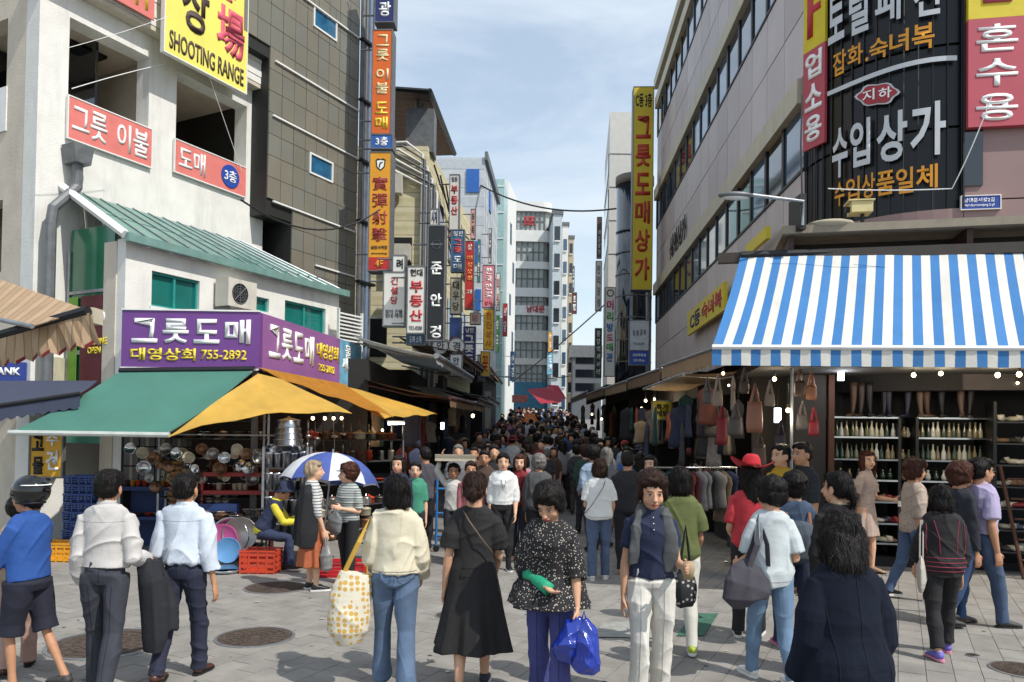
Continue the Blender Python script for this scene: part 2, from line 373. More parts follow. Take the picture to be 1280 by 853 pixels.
# ================================================================ white corner building on the left
LW = Frame(78, 12.65, 63)
def sfn(fr, y=0.0): return lambda px, py=300: fr.hit(px, py, y)[0]
s_ = sfn(LW); WB = thing('corner_building', 'white plastered corner building with open balconies and a glass lean-to roof', 'building', LW.o, LW.th)
sA = LW.hit(45, 200)[0]; sR = LW.hit(331, 150)[0]; s1, s2 = LW.hit(86, 80)[0], LW.hit(186, 130)[0]; s3, s4 = LW.hit(220, 150)[0], LW.hit(308, 170)[0]
zT = LW.z(130, 43); zB1 = LW.z(84, 121); zB2 = LW.z(84, 173); zC = LW.z(206, 40)
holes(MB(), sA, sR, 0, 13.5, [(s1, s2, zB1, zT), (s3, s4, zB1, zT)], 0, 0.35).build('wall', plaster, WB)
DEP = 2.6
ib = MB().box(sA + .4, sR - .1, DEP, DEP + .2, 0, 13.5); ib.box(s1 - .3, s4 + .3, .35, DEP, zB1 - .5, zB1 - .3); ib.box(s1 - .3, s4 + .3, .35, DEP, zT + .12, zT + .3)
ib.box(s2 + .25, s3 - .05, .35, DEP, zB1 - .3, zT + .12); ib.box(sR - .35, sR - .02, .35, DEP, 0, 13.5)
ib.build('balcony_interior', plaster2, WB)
w = bx('window', darkglass, WB, s1 + .2, s2 + .1, DEP - .07, DEP - .02, zB1 - .2, zB1 + 1.9)
mb = MB()
for i in range(6): a = s1 + .2 + i * (s2 - s1) / 5.2; mb.box(a - .03, a + .03, DEP - .11, DEP - .07, zB1 - .2, zB1 + 1.9)
mb.build('frame', black, w)
w = bx('window', darkglass, WB, s3 - .1, s3 + .95, DEP - .07, DEP - .02, zB1 - .2, zB1 + 1.3)
MB().box(s3 + .4, s3 + .45, DEP - .11, DEP - .07, zB1 - .2, zB1 + 1.3).build('frame', black, w)
bx('vent_grille', black, WB, s1 + .6, s1 + 1.3, .9, 1.3, zT + .06, zT + .118)
# side face that looks down the square
SF = Frame(45, 12.65 * .878, -27); SF.o = LW.w(sA, 0); t0 = -6.5
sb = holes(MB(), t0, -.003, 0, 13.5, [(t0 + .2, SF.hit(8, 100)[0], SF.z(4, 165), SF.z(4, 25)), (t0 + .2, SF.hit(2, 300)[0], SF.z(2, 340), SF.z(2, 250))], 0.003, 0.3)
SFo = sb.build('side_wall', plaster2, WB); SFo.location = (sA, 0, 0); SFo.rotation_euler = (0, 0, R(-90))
sw = MB().box(t0, -.5, 1.3, 1.35, 0, 13).build('window', darkglass, WB); sw.location = (sA, 0, 0); sw.rotation_euler = (0, 0, R(-90))
z0_, z1_ = SF.z(4, 165), SF.z(4, 110)
q = MB().box(t0, SF.hit(9, 140)[0], -.02, .0, z0_, z1_).build('balcony_panel', whitepaint, WB); q.location = (sA, 0, 0); q.rotation_euler = (0, 0, R(-90))
# clapboard band, board by board
zC = LW.z(206, 40, -.25); sC0, sC1 = LW.hit(104, 0, -.25)[0], LW.hit(336, 100, -.25)[0]; board = mat('white_board', 'e3e1da', 0.55, var=0.04)
for k in range(14):
    z = zC + k * .145; piece('board', board, WB, sC0, sC1, -.25 - .012 * (k % 2), -.02, z + .008, z + .145)
bx('soffit', plaster2, WB, sC0, sC1, -.24, -.005, zC - .08, zC)
# red banners
def banner(name, label, fr, x0, x1, z0, z1, y, m, th=0.03, cat='sign', group=None, frame=None, fm=None):
    t = thing(name, label, cat, fr.w(x0, y, z0), fr.th, group); w, h = x1 - x0, z1 - z0
    bx('board', m, t, 0, w, 0, th, 0, h)
    if frame: MB().box(-frame, 0, -.01, th + .01, -frame, h + frame).box(w, w + frame, -.01, th + .01, -frame, h + frame).box(0, w, -.01, th + .01, -frame, 0).box(0, w, -.01, th + .01, h, h + frame).build('frame', fm or zinc, t)
    return t, w, h
bred = mat('banner_red', 'd5766e', 0.7, var=0.08, scale=5, bump=0.1)
t, w, h = banner('balcony_sign', 'faded red banner with large white lettering under the left balcony opening', LW, s1 - .02, s2 + .03, zB2, zB1, -.06, bred, frame=.02, fm=whitepaint)
text('그릇', white_l, t, w * .04, w * .44, h * .15, h * .87, 0, .025); text('이불', white_l, t, w * .56, w * .96, h * .15, h * .87, 0, .025)
z2a, z2b = LW.z(217, 215), LW.z(217, 175)
t, w, h = banner('balcony_sign', 'faded red banner with a blue floor disc under the right balcony opening', LW, s3 - .05, s4 - .05, z2a, z2b, -.06, bred, frame=.02, fm=whitepaint)
text('도매', white_l, t, w * .05, w * .4, h * .15, h * .87, 0, .025)
bl = mat('sign_blue', '2348a0', 0.5, var=0.05)
dsc = MB().lathe([(h * .38, -.02), (h * .38, -.001)], (w * .76, 0, h * .5), 28, 'y').build('disc', bl, t)
text('3층', white_l, t, w * .76 - h * .26, w * .76 + h * .26, h * .3, h * .7, -.021, .03, .006)
a0, a1 = LW.hit(146, 0, -.35)[0], LW.hit(193, 15, -.35)[0]; zz = LW.z(193, 26, -.35)
t, w, h = banner('upper_sign', 'red sign board with white lettering on the white boarding, cut by the top edge', LW, a0 - 2.0, a1, zz, zz + .75, -.35, bred)
text('그릇', white_l, t, w * .06, w * .38, h * .2, h * .85, 0, .03); text('도매', white_l, t, w * .52, w * .72, h * .15, h * .85, 0, .03); text('H', yellow_l, t, w * .86, w * .95, h * .15, h * .85, 0)
# yellow shooting range sign
a0, a1 = LW.hit(206, 40, -.5)[0], LW.hit(308, 90, -.5)[0]; zb = (LW.z(205, 66, -.5) + LW.z(303, 112, -.5)) / 2
t, w, h = banner('range_sign', 'big yellow sign lettered SHOOTING RANGE hung over the balconies', LW, a0, a1, zb, zb + 3.3, -.5, mat('sign_yellow', 'e9df6a', 0.5, var=0.06, scale=2, bump=.15, bscale=6), th=.08, frame=.02, fm=whitepaint)
br = mat('letter_brown', '4b3a34', 0.6, var=.1); pk = mat('letter_pink', 'd6576c', 0.6, var=.1)
text('SHOOTING RANGE', br, t, w * .05, w * .96, h * .03, h * .135, 0, .03)
text('사', br, t, w * .1, w * .44, h * .56, h * .8, 0, .04, .03); text('장', br, t, w * .18, w * .5, h * .19, h * .5, 0, .04, .03)
text('射', pk, t, w * .56, w * .92, h * .5, h * .76, 0, .05, .03); text('場', pk, t, w * .6, w * .96, h * .17, h * .46, 0, .05, .03)
for a, b in (((325, 118), (186, 70)), ): pass
mb = MB(); mb.tube(bez(LW.w(s1, -.1, zB1 + .12), LW.w(s3 - .3, -.1, zT - 0.0), 6, -.02), .008, 6); tag(mb.build('stay_rope', whitepaint), 'white rope stretched diagonally across the left balcony opening', 'rope')
mb = MB(); mb.tube(bez(LW.w(s3 + .2, -.45, zT + .3), LW.w(s4 - .2, -.1, zB1 - .1), 6, .02), .006, 5); tag(mb.build('stay_wire', whitepaint), 'thin white wire crossing the right balcony opening', 'wire')
# lower extension with the lean-to glass roof
EX = Frame(152, 11.95, 63); eN = LW.loc(EX.o)[1]; zE = EX.z(165, 298); zTop = LW.z(95, 240); eR = EX.hit(424, 365)[0]
eo = EX.o
def exl(px, py=340): return EX.hit(px, py)[0]
EB = thing('glass_porch', 'low white extension with green glazed porch and sloping glass roof', 'building', eo, EX.th)
wins = [(190, 250, 345, 388), (308, 337, 371, 389), (357, 408, 381, 415)]; hl = []
for a, b, c, d in wins:
    hl.append((exl(a), exl(b), EX.z((a + b) / 2, d), EX.z((a + b) / 2, c)))
holes(MB(), 0, eR, 0, zE - .02, hl, 0, .2).build('wall', plaster, EB)
for (a, b, c, d) in hl:
    w = bx('window', tealglass, EB, a, b, .1, .13, c, d)
    MB().box(a, b, .05, .099, c, c + .04).box(a, b, .05, .099, d - .04, d).box(a, a + .04, .05, .099, c + .04, d - .04).box(b - .04, b, .05, .099, c + .04, d - .04).box((a + b) / 2 - .02, (a + b) / 2 + .02, .05, .099, c + .04, d - .04).build('frame', mat('teal_frame', '2b8d86', .4), w)
    bx('sill', whitepaint, w, a - .04, b + .04, -.04, .0, c - .06, c)
wN = -eN  # wall plane is at local y = wN
MB().box(-.02, .18, .2, .5, 0, zE - .05).build('end_post', plaster2, EB)
ze = zE - .1
dr = bx('porch_glazing', mat('green_glass', '17694a', .15, var=.3, scale=1.5, spec=.9), EB, .02, .05, .3, wN - .1, 1.6, ze + .35)
gt = mat('teal_panel', '3f9c86', .4)
MB().box(-.01, .015, .3, wN - .08, 3.05, 3.12).box(-.01, .015, .3, wN - .08, 4.05, 4.1).box(-.01, .015, .28, .33, 1.6, ze).box(-.01, .015, wN - .12, wN - .07, 1.6, ze).box(-.01, .015, wN * .52, wN * .52 + .04, 2.0, 3.05).build('mullion', zinc, dr)
bx('spandrel', gt, dr, -.012, .012, .32, wN - .12, 1.6, 2.0)
po = bx('poster', mat('poster_maroon', '5a1420', .5), EB, -.02, -.013, .52, wN * .70, 2.35, 4.0)
bx('poster', mat('poster_lime', '66962a', .5), EB, -.02, -.013, wN * .76, wN - .14, 2.35, 4.0)
tb = MB(); rr = Matrix.Rotation(R(-90), 4, 'Z')
def text_at(txt, m, parent, M, x0, x1, z0, z1, y=0, bold=.03):
    o = text(txt, m, parent, x0, x1, z0, z1, y, bold); o.matrix_local = M; return o
text_at('ciao', white_l, EB, Matrix.Translation((-.02, wN * .62, 0)) @ rr, .0, .5, 3.55, 3.8); text_at('WELCOME|OPEN', yellow_l, EB, Matrix.Translation((-.02, wN * .66, 0)) @ rr, .0, .62, 3.05, 3.3)
# glass roof: panes between glazing bars
rg = mat('roof_glass', '4e8074', .25, var=.25, scale=3, spec=.8); nP = 12; sW0, sW1 = 0.0, LW.loc(LW.w(LW.hit(300, 299)[0], 0))[0] - LW.loc(EX.o)[0]
sW0 = -.05; roof = bpy.data.objects.new('roof', None); COL.objects.link(roof); roof.parent = EB; roof['label'] = 'green tinted glass lean-to roof with metal glazing bars'
for i in range(nP):
    for j in range(2):
        def pt(u, v):
            x = (sW0 + (eR + .1 - sW0) * u) * (1 - v) + (sW0 + (sW1 - sW0) * u) * v; return (x, -.12 + (wN + .12) * v, zE + (zTop - zE) * v)
        u0, u1 = i / nP + .004, (i + 1) / nP - .004; v0, v1 = j / 2 + .01, (j + 1) / 2 - .01
        MB().sheet([pt(u0, v0), pt(u1, v0), pt(u1, v1), pt(u0, v1)], .012).build('pane', rg, roof)
for i in range(nP + 1):
    a, b = pt(i / nP, 0), pt(i / nP, 1)
    MB().tube([Vector(a) + Vector((0, 0, .012)), Vector(b) + Vector((0, 0, .012))], .011, 4).build('glazing_bar', zinc, roof)
a, b = pt(0, 0), pt(1, 0); MB().box(a[0] - .05, b[0] + .02, -.2, -.1, zE - .1, zE + .03).build('gutter', mat('teal_gutter', '7fa39c', .4, .3), roof)
MB().tube([Vector(pt(0, 0)) + Vector((-.05, 0, 0)), Vector(pt(0, 1)) + Vector((-.05, 0, .02))], .07, 6).build('gable_bar', whitepaint, roof)
# drainpipe
dp = thing('drainpipe', 'grey drainpipe with a square rain head on the corner of the white building', 'drainpipe', LW.o, LW.th)
xh = LW.hit(88, 195)[0]; zh = LW.z(88, 195)
MB().prism([(xh - .13, zh - .18), (xh + .13, zh - .18), (xh + .18, zh + .12), (xh - .18, zh + .12)], -.36, -.03).build('rain_head', greypipe, dp)
MB().tube([(xh, -.2, zh - .15), (xh, -.2, zTop + .02), (xh - .42, -.25, zTop - .45), (xh - .45, -.25, zTop - .7), (xh - .45, -.25, 1)], .085, 10).build('pipe', greypipe, dp)
# air conditioner on the extension
def aircon(label, fr, x, y, z, w=.8, h=.6, d=.32, fans=1, group='air conditioner outdoor units'):
    t = thing('outdoor_unit', label, 'air conditioner', fr.w(x, y, z), fr.th, group)
    bx('casing', mat('ac_white', 'c9c5b8', .5, var=.06, dirt=.3), t, 0, w, 0, d, 0, h)
    r = h * .36
    mb = MB()
    for q in (1, .75, .5, .25): mb.lathe([(r * q, -.012), (r * q, -.02), (r * q - .01, -.02), (r * q - .01, -.012)], (w * .4, 0, h / 2), 20, 'y', False)
    for i in range(8): a = i * math.pi / 4; mb.tube([(w * .4, -.018, h / 2), (w * .4 + r * math.cos(a), -.018, h / 2 + r * math.sin(a))], .005, 4)
    MB().lathe([(r, -.006), (r, -.001)], (w * .4, 0, h / 2), 20, 'y').build('fan_opening', dark_in, t); mb.build('grille', greypipe, t)
    bx('bracket', greypipe, t, .05, .1, -.02, d + .05, -.05, -.003); bx('bracket', greypipe, t, w - .1, w - .05, -.02, d + .05, -.05, -.003)
    return t
aircon('beige air conditioner unit above the purple sign on the white wall', EX, exl(266, 375), -.38, EX.z(290, 388), .66, .5)
t = thing('window_cage', 'white slatted balcony rail at the end of the white extension', 'railing', EX.w(eR - .35, -.3, EX.z(420, 432)), EX.th)
for i in range(9): piece('slat', whitepaint, t, 0, .75, -.02, .02, i * .08, i * .08 + .03)
piece('post', whitepaint, t, -.03, 0, -.03, .03, -.3, .75); piece('post', whitepaint, t, .75, .79, -.03, .03, -.3, .75)

# ================================================================ dark tiled building
DB = thing('tiled_building', 'tall dark building clad in brown green metal tiles with thin white ledges', 'building', LW.o, LW.th)
yD = -.5; f = lambda px, py: LW.hit(px, py, yD)
dz0 = f(362, 320)[1]; xL = f(335, 200)[0]; xR = f(447, 200)[0]; xB = f(364, 335)[0]; H_D = 19
core = MB().box(xL, xR, yD + .03, 6, dz0 + .75, H_D).box(xB, xR, yD + .03, 6, 0, dz0 + .75).box(xL - 1.1, xL - .003, yD + .03, 6, f(308, 55)[1], H_D)
dm = [mat('dark_tile_%d' % i, c, .42, .15, var=.08, scale=1.4, bump=.08, bscale=8, dirt=.05) for i, c in enumerate(['7c7a6d', '807b6e', '79786e', '827d70', '7d7c73'])]
core.build('wall', mat('dark_core', '222320', .6), DB)
ncol = 8; cw = (xR - xL) / ncol; rh = .46
holesD = []
for px0, px1, py0, py1 in ((392, 420, 20, 40), (387, 415, 200, 220)):
    a, b = f(px0, 30 if py0 < 100 else 210)[0], f(px1, 30 if py0 < 100 else 210)[0]; c = f((px0 + px1) / 2, (py0 + py1) / 2)[1]; holesD.append((a, b, c - .22, c + .22))
def tile_rect(x0, x1, z0, z1):
    for h in holesD:
        if x1 > h[0] and x0 < h[1] and z1 > h[2] and z0 < h[3]:
            out = []
            if x0 < h[0]: out.append((x0, h[0], z0, z1))
            if x1 > h[1]: out.append((h[1], x1, z0, z1))
            if z0 < h[2]: out.append((max(x0, h[0]), min(x1, h[1]), z0, h[2]))
            if z1 > h[3]: out.append((max(x0, h[0]), min(x1, h[1]), h[3], z1))
            return out
    return [(x0, x1, z0, z1)]
for i in range(-2, ncol):
    for j in range(int(H_D / rh)):
        z0 = 1.7 + j * rh; x0 = xL + i * cw; x1 = x0 + cw
        if z0 > 16.5: continue
        if x0 < xL - 1.1: x0 = xL - 1.1
        if i < 0 and z0 < f(308, 55)[1]: continue
        if z0 < dz0 + .7 and x0 < xB: x0 = xB
        if z0 < dz0 + .7 and x1 < xB + .05: continue
        for (a, b, c, d) in tile_rect(x0, x1, z0, z0 + rh):
            if b - a > .04 and d - c > .04: piece('tile', dm[rnd.randrange(5)], DB, a + .006, b - .006, yD - .005 + rnd.uniform(-.003, .003), yD + .03, c + .006, d - .006)
for h in holesD:
    w = bx('window', mat('win_blue', '2c5f80', .12, var=.3), DB, h[0], h[1], yD + .0, yD + .028, h[2], h[3])
    MB().box(h[0] - .02, h[1] + .02, yD - .03, yD - .001, h[2] - .02, h[2] + .02).box(h[0] - .02, h[1] + .02, yD - .03, yD - .001, h[3] - .02, h[3] + .02).box(h[0] - .02, h[0] + .02, yD - .03, yD - .001, h[2] + .02, h[3] - .02).box(h[1] - .02, h[1] + .02, yD - .03, yD - .001, h[2] + .02, h[3] - .02).build('frame', whitepaint, w)
for (pa, ya, pb, yb) in ((378, 0, 447, 45), (343, 78, 447, 138), (340, 147, 447, 197), (340, 252, 442, 290), (393, 330, 442, 348)):
    a, b = f(pa, ya), f(pb, yb); z = (a[1] + b[1]) / 2; bx('ledge', whitepaint, DB, a[0], b[0], yD - .05, yD - .006, z - .018, z + .018)
t = thing('service_pipes', 'bundle of grey and blue service pipes up the edge of the dark tiled building', 'pipes', LW.w(xR, yD, 0), LW.th)
for i, (m, r) in enumerate(((greypipe, .06), (greypipe, .05), (mat('blue_pipe', '6f8098', .5), .07), (greypipe, .04))):
    MB().tube([(.1 + i * .14, -.02, 2.5), (.1 + i * .14, -.02, 17)], r, 8).build('pipe', m, t)
for j in range(8): bx('clamp', black, t, 0, .65, -.12, .0, 4 + j * 1.5, 4.06 + j * 1.5)

# ================================================================ corner shop with the purple sign
purple = mat('sign_purple', '6d3f86', .45, var=.14, scale=1.2); purple2 = mat('sign_mauve', '8d5c93', .45, var=.14, scale=1.2)
PA = Frame(322, 11.6, 0.6); PB = Frame(322, 11.6, 81.5)
pz0, pz1 = PA.z(240, 460), PA.z(240, 389); px0 = PA.hit(152, 420)[0]
SH = thing('corner_shop', 'open fronted kitchenware shop under the purple sign with dark interior', 'shop', PA.o, PA.th)
xs = (PA.X.dot(PB.X)); lenB = PB.hit(452, 460)[0]
q = PB.w(lenB, 0, 0); ql = PA.loc(q)
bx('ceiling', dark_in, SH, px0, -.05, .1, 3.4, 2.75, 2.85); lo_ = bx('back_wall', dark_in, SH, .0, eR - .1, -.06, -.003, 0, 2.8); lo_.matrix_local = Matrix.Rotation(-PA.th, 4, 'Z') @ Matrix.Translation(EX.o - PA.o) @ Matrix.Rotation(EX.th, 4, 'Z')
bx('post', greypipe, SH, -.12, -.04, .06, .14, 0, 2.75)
t = thing('shop_sign', 'purple shop sign with big white lettering facing the square', 'sign', PA.w(px0, 0, pz0), PA.th); w = -px0; h = pz1 - pz0
bx('board', purple, t, 0, w, 0, .12, 0, h); MB().box(0, w, -.02, .0, -.03, 0.0).box(0, w, -.02, 0, h, h + .025).build('trim', whitepaint, t)
for i, c in enumerate('그릇도매'): text(c, white_l, t, w * (.075 + i * .225), w * (.075 + i * .225 + .185), h * .43, h * .86, 0, .05, .03)
text('대영상회', yellow_l, t, w * .07, w * .54, h * .12, h * .34, 0, .04, .02); text('755-2892', yellow_l, t, w * .58, w * .91, h * .15, h * .32, 0, .03, .02)
l1 = PB.hit(425, 450)[0]
t = thing('shop_sign', 'mauve return of the shop sign with white and yellow lettering facing the market street', 'sign', PB.w(.003, 0, pz0), PB.th); w = l1
bx('board', purple2, t, 0.12, w, 0.01, .12, 0, h); MB().box(0.12, w, -.02, .0, -.03, 0.0).build('trim', zinc, t)
for i, c in enumerate('그릇도매'): text(c, white_l, t, w * (.10 + i * .135), w * (.10 + i * .135 + .115), h * .25, h * .85, 0.01, .05, .03)
text('대영상회', yellow_l, t, w * .66, w * .97, h * .45, h * .78, 0.01, .04, .02); text('755-2892', yellow_l, t, w * .69, w * .92, h * .18, h * .33, 0.01, .03, .02)
t = thing('shop_sign', 'small pale blue shop sign at the street end of the mauve sign', 'sign', PB.w(l1 + .02, 0, pz0), PB.th); w = lenB - l1 - .03
bx('board', mat('sign_sky', '6fa7c4', .5, var=.3, scale=4), t, 0, w, .01, .1, -.1, h); text('물|세계', white_l, t, w * .1, w * .6, h * .3, h * .9, .01, .03)
# green awning
green = mat('green_canvas', '4f8577', .8, var=.07, scale=2, bump=.15, bscale=5, trans=.25, dirt=.12)
gl, grr = D(14, 540, 10.0), D(207, 543, 10.0); tl, tr_ = D(150, 464, 11.55), D(318, 462, 11.5)
t = thing('green_awning', 'plain green canvas awning over the front of the corner shop', 'awning', (tl + tr_) / 2, 0); o = t.location.copy()
mb = MB(); n = 10; pts = []
for j in range(n + 1):
    for i in range(n + 1):
        u, v = i / n, j / n; p = (tl.lerp(tr_, u)).lerp(gl.lerp(grr, u), v); p.z -= .05 * math.sin(math.pi * v) * (1 + .3 * math.sin(u * 9)); pts.append(p - o)
mb.add(pts + [p - Vector((0, 0, .006)) for p in pts], [(j * 11 + i, (j + 1) * 11 + i, (j + 1) * 11 + i + 1, j * 11 + i + 1) for j in range(n) for i in range(n)] + [(121 + j * 11 + i, 121 + j * 11 + i + 1, 121 + (j + 1) * 11 + i + 1, 121 + (j + 1) * 11 + i) for j in range(n) for i in range(n)])
mb.build('canvas', green, t, True)
MB().tube([gl - o + Vector((-.03, 0, -.01)), grr - o + Vector((.05, 0, -.01))], .035, 8).build('front_bar', mat('bar_white', 'c8ccc6', .4, .3), t)
MB().tube([tl - o, tr_ - o], .05, 8).build('roller', black, t)
MB().tube([tl - o, gl.lerp(tl, .5) - o + Vector((.2, .2, -.2)), gl - o], .02, 6).build('arm', zinc, t); MB().tube([tr_ - o, grr.lerp(tr_, .5) - o + Vector((-.25, .2, -.2)), grr - o], .02, 6).build('arm', zinc, t)
# yellow tarpaulins
yel = mat('yellow_tarp', 'e8c360', .6, var=.1, scale=3, bump=.35, bscale=5, trans=.5, dirt=.15)
def cloth(label, A, B, C_, E_, sag, m, n=12, name='tarpaulin', cat='tarpaulin', edge=0.0, wr=.02):
    """quad A-B (top) E-C (bottom) as a sagging sheet"""
    o = (A + B) / 2; t = tag(bpy.data.objects.new(name, None), label, cat); mb = MB(); pts = []
    for j in range(n + 1):
        for i in range(n + 1):
            u, v = i / n, j / n; p = (A.lerp(B, u)).lerp(E_.lerp(C_, u), v)
            p.z += -sag * math.sin(math.pi * u) * math.sin(math.pi * v) + edge * v * math.sin(math.pi * u) + wr * math.sin(u * 17 + v * 5) * v
            p.y += wr * math.cos(u * 13 - v * 7); pts.append(p - o)
    k = n + 1; N2 = k * k
    mb.add(pts + [p + Vector((0, .004, -.005)) for p in pts], [(j * k + i, (j + 1) * k + i, (j + 1) * k + i + 1, j * k + i + 1) for j in range(n) for i in range(n)] + [(N2 + j * k + i, N2 + j * k + i + 1, N2 + (j + 1) * k + i + 1, N2 + (j + 1) * k + i) for j in range(n) for i in range(n)])
    bpy.data.objects.remove(t); ob = mb.build(name, m, None, True, loc=o); return tag(ob, label, cat)
cloth('yellow tarpaulin stretched from the corner pole beside the green awning', D(322, 467, 11.4), D(352, 474, 11.9), D(440, 517, 11.2), D(209, 545, 9.95), .0, yel, edge=.13)
cloth('shaded golden brown tarpaulin sloping over the side stalls below the mauve sign', D(322, 459, 11.5), D(430, 480, 14.6), D(492, 522, 13.2), D(352, 474, 11.9), .06, mat('orange_tarp', 'd69a38', .7, var=.12, trans=.55, bump=.2, bscale=5))
cloth('yellow tarpaulin strip over the side stalls reaching the street', D(375, 470, 13.2), D(452, 488, 15.2), D(548, 518, 15.4), D(480, 522, 13.4), .02, yel)
# ================================================================ hanging signs over the market street, left side
def box_sign(name, label, px0, px1, py0, py1, d, m, th=-2, depth=.25, rows=(), fm=None, group=None, arm=True, rim=.025):
    """projecting box sign; rows: (text, material, x0, x1, y0, y1 fractions measured from the top, bold)"""
    fr = Frame(px0, d, th); x1, z1 = fr.hit(px1, py0); z0 = fr.hit((px0 + px1) / 2, py1)[1]; z1 = fr.hit((px0 + px1) / 2, py0)[1]
    t = thing(name, label, 'sign', fr.w(0, 0, z0), fr.th, group); w, h = x1, z1 - z0
    bx('panel', m, t, 0, w, 0, depth, 0, h)
    f_ = fm or greypipe
    MB().box(-rim, 0, -.012, depth, -rim, h + rim).box(w, w + rim, -.012, depth, -rim, h + rim).box(0, w, -.012, depth, -rim, 0).box(0, w, -.012, depth, h, h + rim).build('frame', f_, t)
    for (s, mm, a, b, c, e, bo) in rows:
        if len(s) > 1 and s[0] == '^':
            s = s[1:]; n = len(s); st = (e - c) / n
            for i, ch in enumerate(s):
                if ch != ' ': text(ch, mm, t, w * a, w * b, h * (1 - c - st * (i + .9)), h * (1 - c - st * (i + .1)), 0, bo)
        else: text(s, mm, t, w * a, w * b, h * (1 - e), h * (1 - c), 0, bo)
    if arm:
        for k in (.15, .85): MB().tube([(-.35, depth / 2, h * k), (0.0, depth / 2, h * k)], .02, 6).build('bracket', greypipe, t)
    return t, w, h
s_or = mat('sign_orange', 'd8641c', .5, var=.08, scale=2); s_ye = mat('sign_amber', 'dd9a1f', .5, var=.08, scale=2); s_wh = mat('sign_white', 'dcdad2', .5, var=.05, scale=3, dirt=.12)
box_sign('hanging_sign', 'navy box sign with white lettering cut by the top edge above the orange sign', 460, 493, -60, 27, 17.6, mat('sign_navy', '232c66', .4), rows=[('광', white_l, .2, .85, .72, .93, .04), ('명', white_l, .2, .85, .3, .6, .04)], depth=.4)
box_sign('hanging_sign', 'tall orange box sign with yellow outlined vertical lettering', 458, 490, 38, 167, 17.6, s_or, rows=[('^그릇', mat('letter_cream', 'e8d9a8', .5), .18, .85, .03, .31, .03), ('^이불', mat('letter_cream', None), .18, .85, .36, .63, .03), ('^도매', yellow_l, .18, .85, .68, .97, .04)], depth=.4)
box_sign('hanging_sign', 'small blue sign reading third floor below the tall orange sign', 458, 490, 169, 185, 17.6, mat('sign_royal', '2a5cab', .4), rows=[('3층', white_l, .2, .8, .15, .85, .04)], depth=.4)
ts, w, h = box_sign('hanging_sign', 'amber box sign with a shield emblem and red characters over a red 4F panel', 457, 489, 191, 338, 17.4, s_ye, rows=[('^實彈射擊', mat('letter_crimson', '96242c', .5), .14, .86, .19, .77, .012), ('실탄사격장', br, .1, .9, .79, .82, .02), ('shooting', br, .12, .88, .85, .865, .02)], depth=.4)
bx('floor_panel', mat('sign_red', 'b52a22', .45), ts, 0, w, -.004, -.001, 0, h * .11); text('4F', orange_l, ts, w * .3, w * .7, h * .025, h * .085, -.004, .03)
cx, cz, r = w * .5, h * .9, w * .24
MB().prism([(cx - r, cz + r * .9), (cx - r * .5, cz + r * 1.2), (cx, cz + r * 1.0), (cx + r * .5, cz + r * 1.2), (cx + r, cz + r * .9), (cx + r * .8, cz - r * .6), (cx, cz - r * 1.3), (cx - r * .8, cz - r * .6)], -.01, -.001).build('shield', black_l, ts)
MB().prism([(cx - r * .75, cz + r * .7), (cx, cz + r * .8), (cx + r * .75, cz + r * .7), (cx + r * .6, cz - r * .5), (cx, cz - r * 1.05), (cx - r * .6, cz - r * .5)], -.014, -.0105).build('shield_face', white_l, ts)
MB().prism([(cx - r * .35, cz - r * .6), (cx - r * .1, cz - r * .7), (cx + r * .05, cz + r * .1), (cx + r * .45, cz + r * .25), (cx + r * .4, cz + r * .5), (cx - r * .2, cz + r * .3)], -.018, -.0145).build('emblem', black_l, ts)
box_sign('hanging_sign', 'white box sign with small red vertical lettering left of the estate agent sign', 477, 506, 341, 407, 16.4, s_wh, rows=[('^건설당', red_l, .33, .67, .06, .62, .04), ('임야 건물|임대 매매', grey_l, .08, .92, .7, .86, .03)], depth=.2)
box_sign('hanging_sign', 'little white sign with one black syllable at the foot of the amber sign', 488, 506, 320, 340, 16.5, s_wh, rows=[('려', black_l, .3, .85, .2, .8, .05)], depth=.2)
box_sign('hanging_sign', 'white estate agent sign with black name above big red lettering', 507, 531, 334, 416, 16.0, s_wh, rows=[('현대', black_l, .12, .88, .03, .14, .05), ('^부동산', red_l, .12, .9, .19, .85, .05), ('752-8288', grey_l, .1, .9, .9, .96, .02)], depth=.2)
tk, w, h = box_sign('hanging_sign', 'tall black optician sign with an oval logo and white vertical lettering', 532, 556, 283, 425, 16.0, mat('sign_black', '1b1c1e', .4), rows=[('^준 안 경', white_l, .16, .86, .30, 1.0, .05)], depth=.25)
MB().lathe([(w * .3, -.012), (w * .3, -.001), (w * .24, -.001), (w * .24, -.012)], (w * .5, 0, h * .84), 24, 'y', False).build('logo_ring', greypipe, tk)
MB().box(w * .1, w * .9, -.01, -.001, h * .835, h * .845).build('logo_bar', greypipe, tk)
box_sign('hanging_sign', 'white vertical sign with red lettering high beside the cream building', 558, 574, 219, 287, 22, s_wh, rows=[('일등', grey_l, .15, .85, .03, .12, .03), ('^부동산', red_l, .12, .88, .17, .75, .05)], depth=.2)
box_sign('hanging_sign', 'blue wholesale sign with white and red lettering under the white one', 561, 580, 288, 339, 21, mat('sign_cobalt', '35618f', .45, var=.15), rows=[('일진', s_wh, .1, .9, .03, .15, .03), ('^그릇', mat('letter_salmon', 'd9524a', .5), .15, .85, .2, .58, .05), ('^도매', white_l, .15, .85, .62, .98, .04)], depth=.2)
box_sign('hanging_sign', 'narrow red sign with orange vertical lettering', 579, 592, 302, 386, 26, mat('sign_scarlet', 'c22d2a', .45), rows=[('^미성상회', mat('letter_apricot', 'f09a50', .5), .15, .85, .2, .6, .04), ('상', white_l, .2, .8, .04, .13, .03), ('그릇', white_l, .1, .9, .72, .78, .03)], depth=.2)
